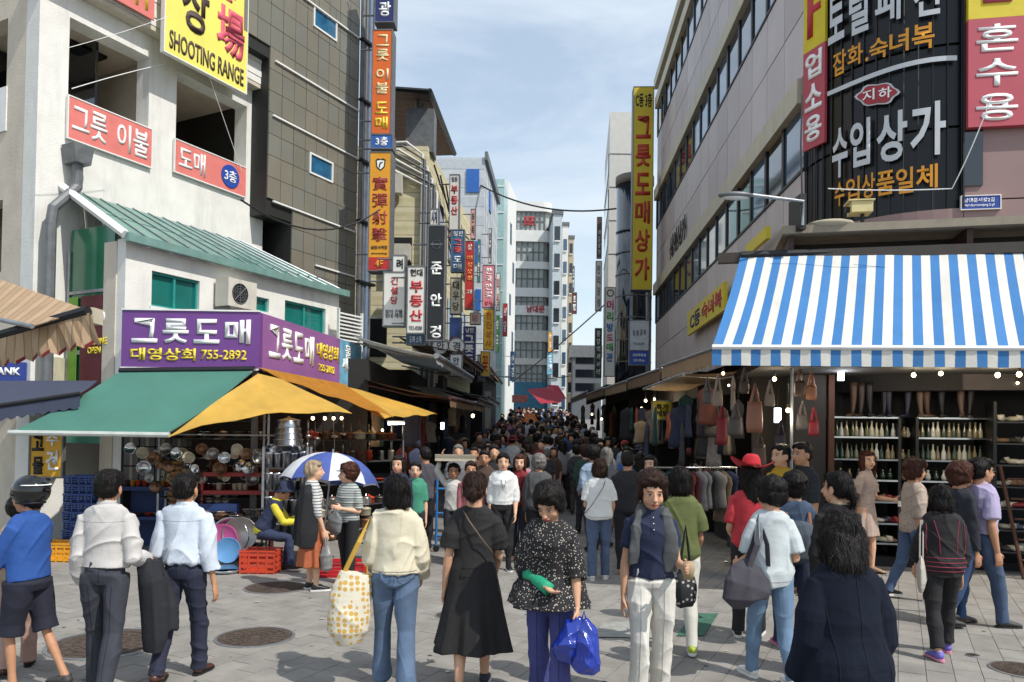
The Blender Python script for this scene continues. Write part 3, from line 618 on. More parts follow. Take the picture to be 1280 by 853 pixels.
box_sign('hanging_sign', 'cream vertical sign with brown lettering below the blue wholesale sign', 561, 576, 348, 392, 22, mat('sign_cream', 'ddd3b6', .5), rows=[('^대우당', br, .2, .85, .05, .95, .03)], depth=.2)
box_sign('hanging_sign', 'small blue and white sign with wave motif below the cream sign', 561, 576, 398, 436, 22, mat('sign_wave', '38538f', .5, var=.9, scale=2.5), rows=[('도매', red_l, .1, .6, .6, .8, .03)], depth=.2)
box_sign('hanging_sign', 'navy vertical wholesale sign with large white lettering', 578, 594, 409, 468, 25, mat('sign_indigo', '2b2f73', .5), rows=[('남진', white_l, .15, .85, .02, .12, .04), ('^그릇도매', white_l, .1, .9, .15, .98, .06)], depth=.2)
box_sign('hanging_sign', 'pale pink vertical sign with white lettering', 601, 618, 332, 384, 30, mat('sign_pink', 'e08fa0', .5), rows=[('^한국안경', white_l, .2, .8, .04, .8, .05), ('상사', red_l, .15, .85, .84, .96, .04)], depth=.2)
box_sign('hanging_sign', 'yellow vertical sign with orange lettering under the pink sign', 603, 617, 387, 437, 30, mat('sign_sun', 'e8bd3c', .5), rows=[('^한진상사', mat('letter_rust', 'c9641e', .5), .2, .8, .04, .96, .04)], depth=.2)
box_sign('hanging_sign', 'pale blue vertical sign low behind the navy wholesale sign', 596, 606, 444, 476, 31, mat('sign_mist', 'b6c3d6', .5), rows=[('^도매', navy_l, .2, .8, .05, .95, .04)], depth=.2)
for px, lab in ((551, 'left of the pair'), (571, 'right of the pair')):
    p = D(px, 433, 20); t = thing('round_sign', 'small round white sign hanging under the black optician sign, ' + lab, 'sign', p, 0)
    MB().lathe([(.2, -.08), (.2, .0)], seg=24, axis='y').build('disc', s_wh, t); MB().lathe([(.2, -.1), (.22, -.1), (.22, .01), (.2, .01)], seg=24, axis='y', close=False).build('rim', greypipe, t); text('안' if px < 560 else '경', grey_l, t, -.1, .1, -.11, .11, -.08, .04)
box_sign('hanging_sign', 'white vertical sign with navy lettering half hidden by the awnings', 562, 577, 444, 470, 19, s_wh, rows=[('^안경', navy_l, .2, .8, .05, .95, .04)], depth=.15)

# ================================================================ left row beyond the corner shop
def tower(name, label, pxc, d, thS, thF, pyt, wl, ll, m, zbase=-1, zt=None):
    """block with its near corner at pixel column pxc: street face along thS, square face along thF to the left"""
    S = Frame(pxc, d, thS); Fm = Frame(pxc, d, thF); zt = zt or Fm.z(pxc, pyt)
    t = thing(name, label, 'building', S.o, 0)
    a = Vector((0, 0, 0)); b = S.X * ll; c = b - Fm.X * wl; e = -Fm.X * wl
    MB().add([(p.x, p.y, z) for z in (zbase, zt) for p in (a, b, c, e)], [(0, 3, 2, 1), (4, 5, 6, 7), (0, 1, 5, 4), (1, 2, 6, 5), (2, 3, 7, 6), (3, 0, 4, 7)]).build('walls', m, t)
    return t, S, Fm, zt
def on(t, fr, o):                # move a part built in frame coordinates under thing t (t has no rotation)
    o.location = fr.o - t.location; o.rotation_euler = (0, 0, fr.th); return o
tilec = stripes('cream_tiles', ['cfc6a2', 'c8be98', 'd6cdac', 'a89e80'], 'Z', .45, widths=[0, .3, .6, .93])
t, S, Fm, zt = tower('cream_building', 'old cream tiled building with tangled pipes under a rusty roof canopy', 529, 24, 84, -1, 183, 3.2, 9, tilec)
on(t, S, bx('shade_panel', dark_in, t, -.02, 9, -.06, -.004, -.9, 3.5)); on(t, Fm, bx('shade_panel', dark_in, t, -3.2, .0, -.06, -.004, -.9, 3.5))  # added dark sheets paint the shade over the pale base under the awnings
for i, z in enumerate((5.2, 8.2)):
    for j in range(3):
        w = on(t, S, bx('window', darkglass, t, .8 + j * 2.8, 2.6 + j * 2.8, -.03, -.002, z, z + 1.5)); MB().box(.75 + j * 2.8, 2.65 + j * 2.8, -.09, -.035, z - .08, z).box(1.65 + j * 2.8, 1.72 + j * 2.8, -.06, -.035, z, z + 1.5).build('frame', zinc, w)
w = on(t, Fm, bx('window', dark_in, t, -1.1, -.45, -.03, -.002, 6.5, 8.0)); on(t, Fm, bx('window', dark_in, t, -2.2, -1.2, -.03, -.002, 4.2, 5.4))
for k in range(7):
    x = -.15 + .08 * k; o = MB().tube([(x, -.12 - .05 * (k % 2), 3), (x, -.12 - .05 * (k % 2), zt - .3 - .2 * k), (x - .5 - .2 * k, -.2, zt + .05 - .12 * k), (x - 1.8, -.15, zt - .1 * k)], .045, 7).build('pipe', greypipe if k % 2 else whitepaint, t); on(t, Fm, o)
for k in range(3): on(t, S, MB().tube(bez((.3 + k, -.15, zt - .5), (7, -.2, zt - 1.2 - k), 6, .4), .03, 5).build('cable', cable, t))
on(t, Fm, bx('outdoor_unit', mat('ac_white', None), t, -1.2, -.75, -.45, -.1, 9.3, 9.9)); on(t, Fm, bx('outdoor_unit', mat('ac_white', None), t, -.95, -.45, -.45, -.1, 7.2, 7.7))
rt = thing('roof_canopy', 'rusty corrugated roof canopy on steel posts above the cream building', 'roof canopy', (0, 0, 0), 0)
rust = mat('rust_sheet', '4e3930', .8, var=.25, scale=5, bump=.3); A, B, C_, E_ = D(494, 112, 23.8), D(537, 115, 23.6), D(568, 193, 31), D(538, 196, 31.5)
N_ = 16
for i in range(N_):
    u0, u1 = i / N_, (i + .93) / N_; MB().sheet([A.lerp(E_, u0) + Vector((-1.5 * u0, 0, .0)), B.lerp(C_, u0), B.lerp(C_, u1), A.lerp(E_, u1) + Vector((-1.5 * u1, 0, 0))], .05).build('sheet', rust, rt)
MB().tube([B + Vector((0, 0, .02)), C_ + Vector((0, 0, .02))], .1, 6).build('edge_beam', black, rt); MB().tube([A, B], .09, 6).build('edge_beam', black, rt)
for px, py in ((522, 118), (528, 130), (536, 150)):
    p = D(px, py, 24.4); MB().tube([p, (p.x, p.y, zt - .2)], .06, 6).build('post', greypipe, rt)
MB().box(A.x + .3, A.x + 1.2, 24.2, 25, zt - .1, zt + 1.3).build('tank', greypipe, rt)
pan = stripes('panel_grey', ['b9c0c6', 'c3c9ce', '8d949b'], 'Z', .9, widths=[0, .5, .96]); s_b = mat('panel_blue', '2f66b4', .4, var=.08)
t, S, Fm, zt = tower('panel_building', 'grey panel building with bright blue squares on its corner', 601, 36, 86, -1, 197, 6, 7, pan)
def quadpx(t, fr, name, m, p0, p1, q0, q1, y0=-.06, y1=-.003):
    a = fr.hit(p0, (q0 + q1) / 2)[0]; b = fr.hit(p1, (q0 + q1) / 2)[0]; c = fr.z((p0 + p1) / 2, q1); e = fr.z((p0 + p1) / 2, q0); return on(t, fr, bx(name, m, t, a, b, y0, y1, c, e))
quadpx(t, Fm, 'blue_panel', s_b, 583, 599, 212, 241); quadpx(t, S, 'blue_panel', s_b, 611, 613, 240, 266)
for a, b in ((302, 330), (362, 388)): quadpx(t, Fm, 'blue_panel', s_b, 594, 601, a, b)
on(t, S, bx('parapet', greypipe, t, -.1, 7, -.15, -.003, zt - .15, zt + .25)); 
on(t, S, bx('shade_panel', dark_in, t, -.02, 7, -.06, -.004, -.9, 4.6)); on(t, Fm, bx('shade_panel', dark_in, t, -3, 0, -.06, -.004, -.9, 4.6))  # same added dark sheets, stall shade painted on the base of this block
for k in range(6): on(t, S, bx('joint', greypipe, t, 1.1 * k + .6, 1.1 * k + .63, -.01, -.003, 3, zt - .2))
aq = mat('aqua_glass', '9dbab8', .3)
t, S, Fm, zt = tower('glass_stair_tower', 'slim pale green glass stair tower between white walls', 626, 46, 87, -1, 224, 2.2, 3, aq)
for k in range(9): on(t, Fm, bx('transom', whitepaint, t, -2.2, 0, -.04, -.003, 4 + k * 1.6, 4.06 + k * 1.6))
for k in range(2): on(t, Fm, bx('mullion', whitepaint, t, -.7 - k * .8, -.66 - k * .8, -.05, -.003, 3, zt))
bright = mat('white_render', 'dcdcd8', .7, var=.04, scale=2, dirt=.1)
t, S, Fm, zt = tower('white_gable_building', 'plain white building with a sloped parapet and small vertical windows', 631, 50, 81, -1, 226, 1.2, 3.6, bright)
for k in range(5): on(t, S, bx('window', blueglass, t, 1 + (k % 2) * 1.2, 1.6 + (k % 2) * 1.2, -.03, -.003, 5 + 2.4 * k, 6.4 + 2.4 * k))
# curved centre building closing the view
CB = Frame(640, 62, 2); t = thing('curved_building', 'white curved building with bands of windows closing the end of the street', 'building', CB.o, CB.th)
def cbz(y): return CB.z(665, y)
xw = CB.hit(688, 350)[0]; prof = [(-1.5, 0)] + [(0, 0), (xw * .8, 0)] + [(xw * .8 + xw * .25 * math.sin(R(a)), xw * .25 * (1 - math.cos(R(a)))) for a in (20, 45, 70, 90)] + [(xw * 1.05, 9), (-1.5, 9)]
def slab(z0, z1, m, off=0.0, name='wall'):
    pp = [(x + (off if x > xw * .8 else 0), y - off if y < 5 else y) for x, y in prof]
    k = len(pp); return MB().add([(x, y, z) for z in (z0, z1) for x, y in pp], [tuple(reversed(range(k))), tuple(range(k, 2 * k))] + [(i, (i + 1) % k, (i + 1) % k + k, i + k) for i in range(k)]).build(name, m, t)
def gap(y0, y1, m=None, off=-.25, n=5, lit=None):
    z0, z1 = cbz(y1), cbz(y0); w = slab(z0, z1, m or mat('pale_glass', 'a3a7a2', .35, var=.3, scale=.8), off, 'window'); mb = MB()
    for i in range(n + 1): x = .15 + i * (xw * .78) / n; mb.box(x - .05, x + .05, -off - .08, -off - .005, z0, z1)
    mb.box(0, xw * .8, -off - .07, -off - .01, (z0 + z1) / 2 - .04, (z0 + z1) / 2 + .04); mb.build('frame', greypipe, w); return w
top = cbz(252); edges = [(264, 288), (302, 327), (336, 360), (371, 382), (394, 413), (427, 448), (456, 478)]
zc = top
for (a, b) in edges: slab(cbz(a), zc, bright if a < 400 else mat('grey_band', 'c6c3bc', .7)); gap(a, b, n=6 if a < 300 else 5); zc = cbz(b)
slab(-1, zc, mat('teal_shopfront', '2e6c86', .4, var=.3))
text('롯데리아'.replace('롯데리아', '남대문'), red_l, t, xw * .35, xw * .85, cbz(391), cbz(382), -.06, .05); text('BURGER', red_l, t, xw * .25, xw * .55, cbz(282), cbz(270), .12, .05)
for px0, px1, pyt, d, m, lab in ((688, 701, 268, 58, mat('pale_blue_wall', 'b9c2c6', .5), 'narrow pale blue building right of the curved building'), (700, 709, 282, 70, bright, 'narrow white building far along the street'), (708, 716, 298, 80, mat('tan_wall', 'b5a58a', .8), 'narrow tan building far along the street')):
    fr = Frame(px0, d, 1); x = fr.hit(px1, 400)[0]; tt = thing('far_building', lab, 'building', fr.o, fr.th); z = fr.z(px0, pyt); bx('walls', m, tt, 0, x, 0, 8, -1, z); bx('roof', greypipe, tt, -.1, x + .1, -.1, 8, z, z + .3)
    for k in range(10):
        zz = 4 + k * 2.1
        if zz + 1.2 < z: w = bx('window', darkglass if m is not bright else blueglass, tt, x * .2, x * .8, -.04, -.003, zz, zz + 1.1); bx('sill', whitepaint, w, x * .18, x * .82, -.12, -.04, zz - .1, zz)
box_sign('hanging_sign', 'orange and blue vertical sign low on the narrow far building', 684, 690, 415, 440, 56, mat('sign_tangerine', 'e0a548', .5), rows=[('^약국', white_l, .2, .8, .1, .9, .04)], arm=False)
box_sign('hanging_sign', 'pale blue vertical sign under the little orange sign in the distance', 683, 691, 441, 468, 56, mat('sign_skyish', '79b5cf', .5), rows=[('^도매', white_l, .2, .8, .1, .9, .04)], arm=False)
box_sign('hanging_sign', 'small brown sign sticking out from the far tan building', 713, 721, 366, 392, 60, mat('sign_brown', '5c2a24', .5), rows=[('^호텔', white_l, .2, .8, .1, .9, .04)])
box_sign('hanging_sign', 'dark vertical sign above the brown one on the far tan building', 713, 718, 333, 364, 60, mat('sign_dim', '55585c', .5), rows=[('^모텔', white_l, .2, .8, .1, .9, .04)])
fr = Frame(715, 78, 1); tt = thing('far_building', 'low dark grey building under the sky gap at the end of the street', 'building', fr.o, 0)
bx('walls', mat('slate_wall', '5a5d62', .8, var=.2), tt, 0, fr.hit(752, 450)[0], 0, 6, -1, fr.z(730, 447)); bx('roof', greypipe, tt, -.3, 3, -.2, 5, fr.z(730, 447), fr.z(722, 432))
for k in range(3): bx('window', darkglass, tt, .3, 2.8, -.05, -.003, 8.2 + k * 1.4 - 2, 9.0 + k * 1.4 - 2)

# ================================================================ right side: long panelled building
RB = Frame(1001, 12.5, -92.9); rb = thing('market_hall', 'long grey panelled market hall with sloping bands of windows and cream ledges', 'building', RB.o, RB.th)
LR = -RB.hit(820, 300)[0]; sx = -LR
def rz(px, py): return RB.z(px, py)
zL1, zL2 = rz(1001, 133), RB.z(934.7, 2.6); RTOP = RB.z(818.7, 124)
zsL = [zL1 - 3.72, zL1, zL2, zL2 + 3.7]; WH = 1.12
rpanel = [mat('panel_pink_%d' % i, c, .5, .0, var=.05, scale=1.5, spec=.5, dirt=.12) for i, c in enumerate(['c2b6b5', 'bdb1b0', 'c6bbba', 'b9adac'])]
bx('wall', mat('hall_core', '4a4546', .8), rb, sx, 0, .08, 8, 0, RTOP - .02)
ncol = 16; pw = LR / ncol
for zi, zl in enumerate(zsL):
    wz0, wz1 = zl - WH - .0, zl
    if zl > RTOP + .2 or zi == 0: continue
    # window band under ledge
    for i in range(ncol):
        x0 = sx + i * pw; w = piece('pane', [blueglass, darkglass, blueglass, glass('mid_glass', '25364a', .05)][rnd.randrange(4)], rb, x0 + .05, x0 + pw - .05, .03, .075, wz0 + .05, wz1 - .03)
        piece('mullion', black, rb, x0 - .06, x0 + .06, .0, .078, wz0, wz1)
    piece('window_rail', black, rb, sx, 0, .0, .078, wz0 - .002, wz0 + .05)
    piece('ledge', cream, rb, sx, 0, -.10, .078, wz1 + .002, wz1 + .42)
    lo = wz0 - (3.72 - WH - .42)
    mid = (lo + wz0) / 2
    if zi == 0: continue
    for i in range(ncol):
        for (a, b) in ((lo, mid), (mid, wz0)):
            piece('panel', rpanel[rnd.randrange(4)], rb, sx + i * pw + .012, sx + (i + 1) * pw - .012, .02 + rnd.uniform(0, .004), .078, a + .012, b - .012)
lo = zsL[1] - WH - (3.72 - WH - .42)
for i in range(ncol):
    for (a, b) in ((lo - 1.15, lo), (lo - 2.3, lo - 1.15)): piece('panel', rpanel[rnd.randrange(4)], rb, sx + i * pw + .012, sx + (i + 1) * pw - .012, .02, .078, a + .012, b - .012)
bx('parapet', cream, rb, sx, 0, -.15, 1, RTOP + .42 if RTOP + .42 > zsL[3] + .45 else zsL[3] + .45, zsL[3] + .8)
MB().tube([(sx + .1, -.25, 3), (sx + .1, -.25, RTOP)], .09, 8).build('drainpipe', greypipe, rb)
# the curved corner and the front face
CR = 1.85
# centre of the quarter round corner lies inside the block
FXl = RB.w(0, 0); cen = RB.w(0, CR); prof = []
angN = math.atan2(-RB.Y.y, -RB.Y.x); FR_TH = R(-10); aF = math.atan2(-math.cos(FR_TH), math.sin(FR_TH))
while aF < angN: aF += 2 * math.pi
NC = 14; arc = [cen + Vector((math.cos(angN + (aF - angN) * i / NC), math.sin(angN + (aF - angN) * i / NC), 0)) * CR for i in range(NC + 1)]
FF = Frame(1200, 10, -10); FF.o = Vector((arc[-1].x, arc[-1].y, 0))
cg = thing('corner_tower', 'rounded pink grey corner of the market hall faced with dark curved glazing', 'building', (cen.x, cen.y, 0), 0)
zg0 = FF.hit(1150, 262)[1]; zg1 = 12.2
pinkw = mat('pink_wall', '8f7572', .5, .1, var=.06, scale=1.5)
def arcwall(name, m, r0, r1, z0, z1, i0=0, i1=NC):
    mb = MB()
    P = [cen.xy + (a.xy - cen.xy) * (r / CR) for r in (r0, r1) for a in arc[i0:i1 + 1]]; k = i1 - i0 + 1
    vs = [(p.x - cen.x, p.y - cen.y, z) for z in (z0, z1) for p in P]; q = 2 * k; fs = []
    for i in range(k - 1):
        fs += [(i, i + 1, i + 1 + q, i + q), (k + i + 1, k + i, k + i + q, k + i + 1 + q), (i + q, i + 1 + q, k + i + 1 + q, k + i + q), (i + 1, i, k + i, k + i + 1)]
    fs += [(0, q, q + k, k), (k - 1, 2 * k - 1, q + 2 * k - 1, q + k - 1)]
    return mb.add(vs, fs).build(name, m, cg)
arcwall('wall', pinkw, CR - .3, CR, 3.0, zg0); arcwall('lintel', dark_in, CR - .3, CR - .02, 2.55, 2.998); arcwall('wall', pinkw, CR - .3, CR, zg1, 15.5)
gl_ = mat('curved_glass', '0b0c10', .3, var=.1, spec=.4)
for i in range(NC):
    for j in range(6):
        z0 = zg0 + j * (zg1 - zg0) / 6; arcwall('pane', gl_, CR - .12, CR - .07, z0 + .02, z0 + (zg1 - zg0) / 6 - .02, i, i + 1)
for i in range(NC + 1):
    p = cen.xy + (arc[i].xy - cen.xy) * ((CR - .05) / CR); MB().tube([(p.x - cen.x, p.y - cen.y, zg0), (p.x - cen.x, p.y - cen.y, zg1)], .012, 6).build('mullion', black, cg)
# lettering bent round the glass
def arctext(txt, m, a0, a1, z0, z1, bold=.03, tilt=0.0):
    me = glyphs(txt, bold); bm = bmesh.new(); bm.from_mesh(me); bmesh.ops.subdivide_edges(bm, edges=[e for e in bm.edges if e.calc_length() > .3], cuts=3)
    for v in bm.verts:
        u = a0 + (a1 - a0) * v.co.x; a = angN + (aF - angN) * u; rr_ = CR + (.03 if txt in '지하' else .012); v.co = Vector((math.cos(a) * rr_, math.sin(a) * rr_, z0 + (z1 - z0) * v.co.z + tilt * (v.co.x - .5)))
    bm.to_mesh(me); bm.free(); return link('lettering', me, m, cg)
# angle parameter of a pixel on the cylinder
def au(px, py):
    v = ray(px, py); c = Vector((0, 0, CAMZ)); dx, dy = v.x, v.y; ox, oy = -cen.x, -cen.y
    A_, B_, C2 = dx * dx + dy * dy, 2 * (ox * dx + oy * dy), ox * ox + oy * oy - CR * CR; disc = max(B_ * B_ - 4 * A_ * C2, 0); tt_ = (-B_ - math.sqrt(disc)) / (2 * A_)
    p = c + v * tt_; a = math.atan2(p.y - cen.y, p.x - cen.x)
    while a < angN - .5: a += 2 * math.pi
    return (a - angN) / (aF - angN), p.z
def arcrow(txt, m, cells, bold=.03):
    for ch, (x0, y0, x1, y1) in zip(txt, cells):
        u0, _ = au(x0, (y0 + y1) / 2); u1, _ = au(x1, (y0 + y1) / 2); _, zt_ = au((x0 + x1) / 2, y0); _, zb_ = au((x0 + x1) / 2, y1); arctext(ch, m, u0, u1, zb_, zt_, bold)
lg = mat('letter_silver', 'c6c8cc', .5, var=.05)
arcrow('토털패션', lg, [(1036, -10, 1056, 52), (1062, -18, 1086, 42), (1094, -28, 1126, 28), (1142, -32, 1175, 20)], .045)
arcrow('잡화.숙녀복', orange_l, [(1042, 64, 1058, 94), (1060, 56, 1079, 82), (1082, 72, 1086, 77), (1087, 48, 1110, 74), (1112, 38, 1136, 66), (1140, 30, 1168, 62)], .03)
arcrow('수입상가', lg, [(1041, 160, 1060, 222), (1063, 150, 1088, 208), (1096, 140, 1134, 202), (1138, 128, 1182, 195)], .045)
arcrow('수입상품일체', orange_l, [(1044, 228, 1056, 258), (1058, 222, 1075, 252), (1078, 217, 1094, 248), (1096, 214, 1118, 244), (1120, 210, 1142, 242), (1145, 206, 1172, 236)], .03)
# white curved stroke and red badge
mb = MB(); L_ = []
for k in range(21):
    f_ = k / 20; px = 1035 + (1196 - 1035) * f_; py = 118 - 45 * math.sin(f_ * math.pi / 2) ; u, z = au(px, py); a = angN + (aF - angN) * u; L_.append((math.cos(a), math.sin(a), z))
mb.add([(c * (CR + .012), s * (CR + .012), z + dz_) for (c, s, z) in L_ for dz_ in (-.035, .035)], [(2 * i, 2 * i + 2, 2 * i + 3, 2 * i + 1) for i in range(20)]); mb.build('stroke', lg, cg)
def badge(off, m, sc_):
    pts = []
    for k in range(28):
        a = k / 28 * 2 * math.pi; rr_ = sc_ * (1 + .09 * math.cos(6 * a)); u, z = au(1097 + 23 * math.cos(a) * rr_, 118.5 - 12 * math.sin(a) * rr_ - 3 * math.cos(a))
        aa = angN + (aF - angN) * u; pts.append((math.cos(aa) * (CR + off), math.sin(aa) * (CR + off), z))
    MB().add([(math.cos(angN + (aF - angN) * au(1097, 118)[0]) * (CR + off), math.sin(angN + (aF - angN) * au(1097, 118)[0]) * (CR + off), au(1097, 118.5)[1])] + pts, [(0, i + 1, (i + 1) % 28 + 1) for i in range(28)]).build('badge', m, cg)
badge(.012, lg, 1.14); badge(.020, mat('badge_red', 'a12a34', .5), 1.0)
arcrow('지하', white_l, [(1079, 113, 1094, 127), (1099, 110, 1115, 124)], .03)
# front face towards the square
ff = thing('pink_building', 'pink grey front wall of the market hall above the striped awning', 'building', FF.o, FF.th); FW = 7.5
jz = FF.z(1230, 163); xs1 = FF.hit(1205, 100)[0]
for (a, b, c, d) in ((0.0, 9, 3.0, FF.z(1240, 250) - .0), (0, 9, FF.z(1240, 250) + .02, 8.2), (0, 9, 8.22, 12.5), (0, 9, 12.52, 15.5)):
    k = 3
    for i in range(k): piece('panel', pinkw, ff, a + i * (b - a) / k + .008, a + (i + 1) * (b - a) / k - .008, .0, .3, c, d)
bx('core', mat('hall_core', None), ff, 0.01, 8.9, .06, .28, 2.56, 15.4)
w = bx('window', darkglass, ff, .0, .24, -.03, -.003, zg0 + .3, zg1); MB().box(-.02, .0, -.05, -.003, zg0, zg1).build('frame', black, w)
box = lambda *a, **k: box_sign(*a, **k)
fr = FF; xa = fr.hit(1206, 100)[0]; zb = fr.z(1240, 162); zm = fr.z(1240, 28)
t = thing('front_sign', 'large sign with white lettering on rose below yellow on the front wall', 'sign', fr.w(xa, -.12, zb), fr.th)
rose = mat('sign_rose', 'b54a58', .5, var=.07, scale=2); yl2 = mat('sign_lemon', 'd6c021', .5, var=.06)
hh = zm - zb; bx('rose_panel', rose, t, 0, 1.3, 0, .1, 0, hh); bx('yellow_panel', yl2, t, 0, 1.3, 0, .1, hh + .002, hh + 1.6)
wd = fr.hit(1272, 100)[0] - xa
for i, ch in enumerate('혼수용'):
    text(ch, white_l, t, .1, wd - .05, hh * (.69 - i * .32), hh * (.94 - i * .32), 0, .03, .01)
text('침구', rose, t, .1, 1.1, hh + .2, hh + .9, 0, .06, .02)
fr2 = RB; x0 = RB.hit(1002, 100)[0] ; 
t = thing('banner_sign', 'slanted yellow and rose banner with white lettering hung beside the curved glazing', 'sign', (0, 0, 0), 0)
E1 = Frame(1001, 12.3, -70); a = 0; b = E1.hit(1031, 80)[0]; zz0, zz1 = E1.z(1015, 185), E1.z(1015, 62); t.location = E1.w(0, 0, 0); t.rotation_euler = (0, 0, E1.th)
bx('rose_panel', rose, t, 0, b, 0, .05, zz0, zz1); bx('yellow_panel', yl2, t, 0, b, 0, .05, zz1 + .002, zz1 + 3)
for i, ch in enumerate('업소용'): text(ch, white_l, t, b * .12, b * .88, zz1 - (zz1 - zz0) * (.32 * i + .3), zz1 - (zz1 - zz0) * (.32 * i + .04), 0, .05, .02)
text('ㅏ', red_l, t, b * .2, b * .8, zz1 + .2, zz1 + 1.0, 0, .06)
# small blue street plate, camera, rope
t, w, h = banner('street_plate', 'small blue street name plate on the front wall', FF, FF.hit(1201, 253)[0], FF.hit(1249, 252)[0], FF.z(1225, 262), FF.z(1225, 246), -.03, mat('plate_blue', '27449a', .4), .02, frame=.012, fm=whitepaint)
text('남대문시장2길', white_l, t, w * .06, w * .85, h * .52, h * .85, 0, .02, .005); text('Namdaemunsijang 2-gil', white_l, t, w * .06, w * .85, h * .15, h * .4, 0, .01, .005)
t = thing('security_camera', 'cream security camera on a bracket above the striped awning', 'security camera', FF.w(FF.hit(1078, 262, -1.0)[0], -1.0, FF.z(1078, 262, -1.0)), FF.th)
bx('housing', mat('cam_cream', 'cfc28c', .5), t, -.16, .1, -.12, .12, -.06, .08); bx('hood', mat('cam_cream', None), t, -.2, .12, -.14, .14, .083, .1); MB().tube([(0, 0, -.06), (0, 0, -.2), (.1, .4, -.25)], .025, 8).build('bracket', black, t); MB().lathe([(.04, -.21), (.04, -.16)], axis='x', seg=12).build('lens', black, t)
p1, p2, p3 = D(1035, 236, 9.3), D(1190, 236, 8.9), D(1240, 120, 8.6)
tag(MB().tube(bez(p1, p2, 6, .02) + bez(p2, p3, 6, .05)[1:], .007, 6).build('rope', whitepaint), 'white rope knotted to a guy line in front of the curved glazing', 'rope')
# street lamp arm
t = thing('street_lamp', 'flat grey street lamp on a long curved arm fixed to the hall', 'street lamp', (0, 0, 0), 0)
a, b, c = D(898, 245, 9.2), D(940, 244, 9.3), D(1004, 252, 9.6)
MB().tube([b + Vector((-.0, 0, 0)), c, D(1003, 282, 9.6)], .022, 8).build('arm', zinc, t)
MB().ball((a + b) / 2, (.22, .09, .045), 14, 8).build('lamp_head', greypipe, t, True); MB().ball((a + b) / 2 - Vector((0, 0, .03)), (.17, .07, .025), 14, 6).build('lens', mat('lamp_lens', 'cfcfc8', .2), t, True)
MB().box(c.x - .04, c.x + .04, c.y, c.y + .4, c.z - .35, c.z + .1).build('bracket', black, t)
tag(MB().tube([D(1003, 260, 9.6), D(1001, 180, 9.9), D(1003, 120, 10.5)], .012, 5).build('lamp_cable', cable), 'black cable running up from the street lamp bracket', 'cable')
tag(MB().tube(bez(D(601, 232, 36), D(770, 261, 29), 14, .5), .035, 6).build('overhead_cable', cable), 'thick black cable sagging across the street against the sky', 'cable')
tag(MB().tube(bez(D(757, 380, 31), D(640, 478, 40), 10, .1), .03, 5).build('overhead_cable', greypipe), 'thin grey cable dropping across the far end of the street', 'cable')
tag(MB().tube(bez(D(610, 468, 30), D(715, 470, 30), 10, .15), .02, 5).build('overhead_cable', greypipe), 'thin level cable strung over the far awnings', 'cable')
tag(MB().tube(bez(D(212, 20, 12), D(85, 60, 11), 10, .02), .005, 5).build('overhead_cable', whitepaint), 'thin pale wire at the top of the white corner building', 'cable')
tag(MB().tube(bez(D(301, 250, 13.4), D(475, 262, 17), 10, .5), .018, 5).build('overhead_cable', cable), 'slack black cable across the dark tiled building', 'cable')
# right: yellow tower sign and others
ty, w, h = box_sign('tower_sign', 'very tall yellow sign with big red vertical lettering at the end of the market hall', 788, 817, 109, 362, 28.5, mat('sign_gold', 'cdb322', .5, var=.08, scale=1.5), rows=[('C동 3층', black_l, .08, .92, .03, .10, .04), ('^그릇도매상가', mat('letter_brick', 'b2351f', .5), .12, .88, .13, .97, .06)], depth=.5, arm=False)
t, w, h = box_sign('hanging_sign', 'grey white sign with four small figures above a blue toilet panel', 786, 811, 401, 438, 26, mat('sign_pale', 'b9bfc3', .5), rows=[('유 쉼 공 터', grey_l, .15, .85, .3, .5, .03), ('TOILET', grey_l, .2, .8, .75, .82, .02)], depth=.2, arm=False)
box_sign('hanging_sign', 'blue toilet direction panel with white lettering under the grey white sign', 786, 811, 439, 456, 26, mat('sign_blue', None), rows=[('공중화장실', white_l, .15, .85, .2, .4, .03), ('안내소', white_l, .2, .8, .6, .8, .03)], depth=.2, arm=False)
t = banner('hall_sign', 'yellow sign board with red and blue lettering low on the market hall', RB, RB.hit(868, 400)[0], RB.hit(916, 380)[0], RB.z(892, 404), RB.z(892, 372), -.2, yl2, .08)
text('C동', navy_l, t[0], t[1] * .1, t[1] * .4, t[2] * .15, t[2] * .8, 0, .05); text('숙녀복', red_l, t[0], t[1] * .45, t[1] * .95, t[2] * .2, t[2] * .85, 0, .05)
t = banner('hall_sign', 'yellow corner of a sign showing above the awning roller', RB, RB.hit(948, 306)[0], RB.hit(975, 300)[0], RB.z(960, 311), RB.z(965, 292), -.25, yl2, .08)
t = thing('wall_lettering', 'dark raised lettering on the pinkish side wall of the hall', 'lettering', RB.w(RB.hit(838, 320)[0], -.02, RB.z(848, 318)), RB.th)
xl = RB.hit(858, 290)[0] - RB.hit(838, 320)[0]; text('삼익상가', black_l, t, 0, xl, 0, RB.z(858, 268) - RB.z(858, 306), 0, .05, .08)
t, S, Fm, zt = tower('pale_building', 'tall pale tiled building behind the yellow tower sign', 758, 36, -95, 0, 140, -1.6, -7, mat('pale_tile', 'cac8c2', .7, var=.05, scale=4, dirt=.15))
for k in range(12): on(t, S, bx('window', darkglass, t, -6.4, -.5, -.04, -.003, 4 + 1.75 * k, 4.9 + 1.75 * k)) if 3 < k < 7 else 0
for k in range(8): on(t, Fm, bx('joint', greypipe, t, 0, 1.6, -.02, -.003, 4 + 1.6 * k, 4.03 + 1.6 * k))
cy = thing('curved_glass_building', 'building with a dark curved glass bay just left of the yellow tower sign', 'building', D(790, 540, 31.5) * 1.0, 0); cy.location.z = 0
zt2 = 1.88 + (540 - 224) / 950 * 31
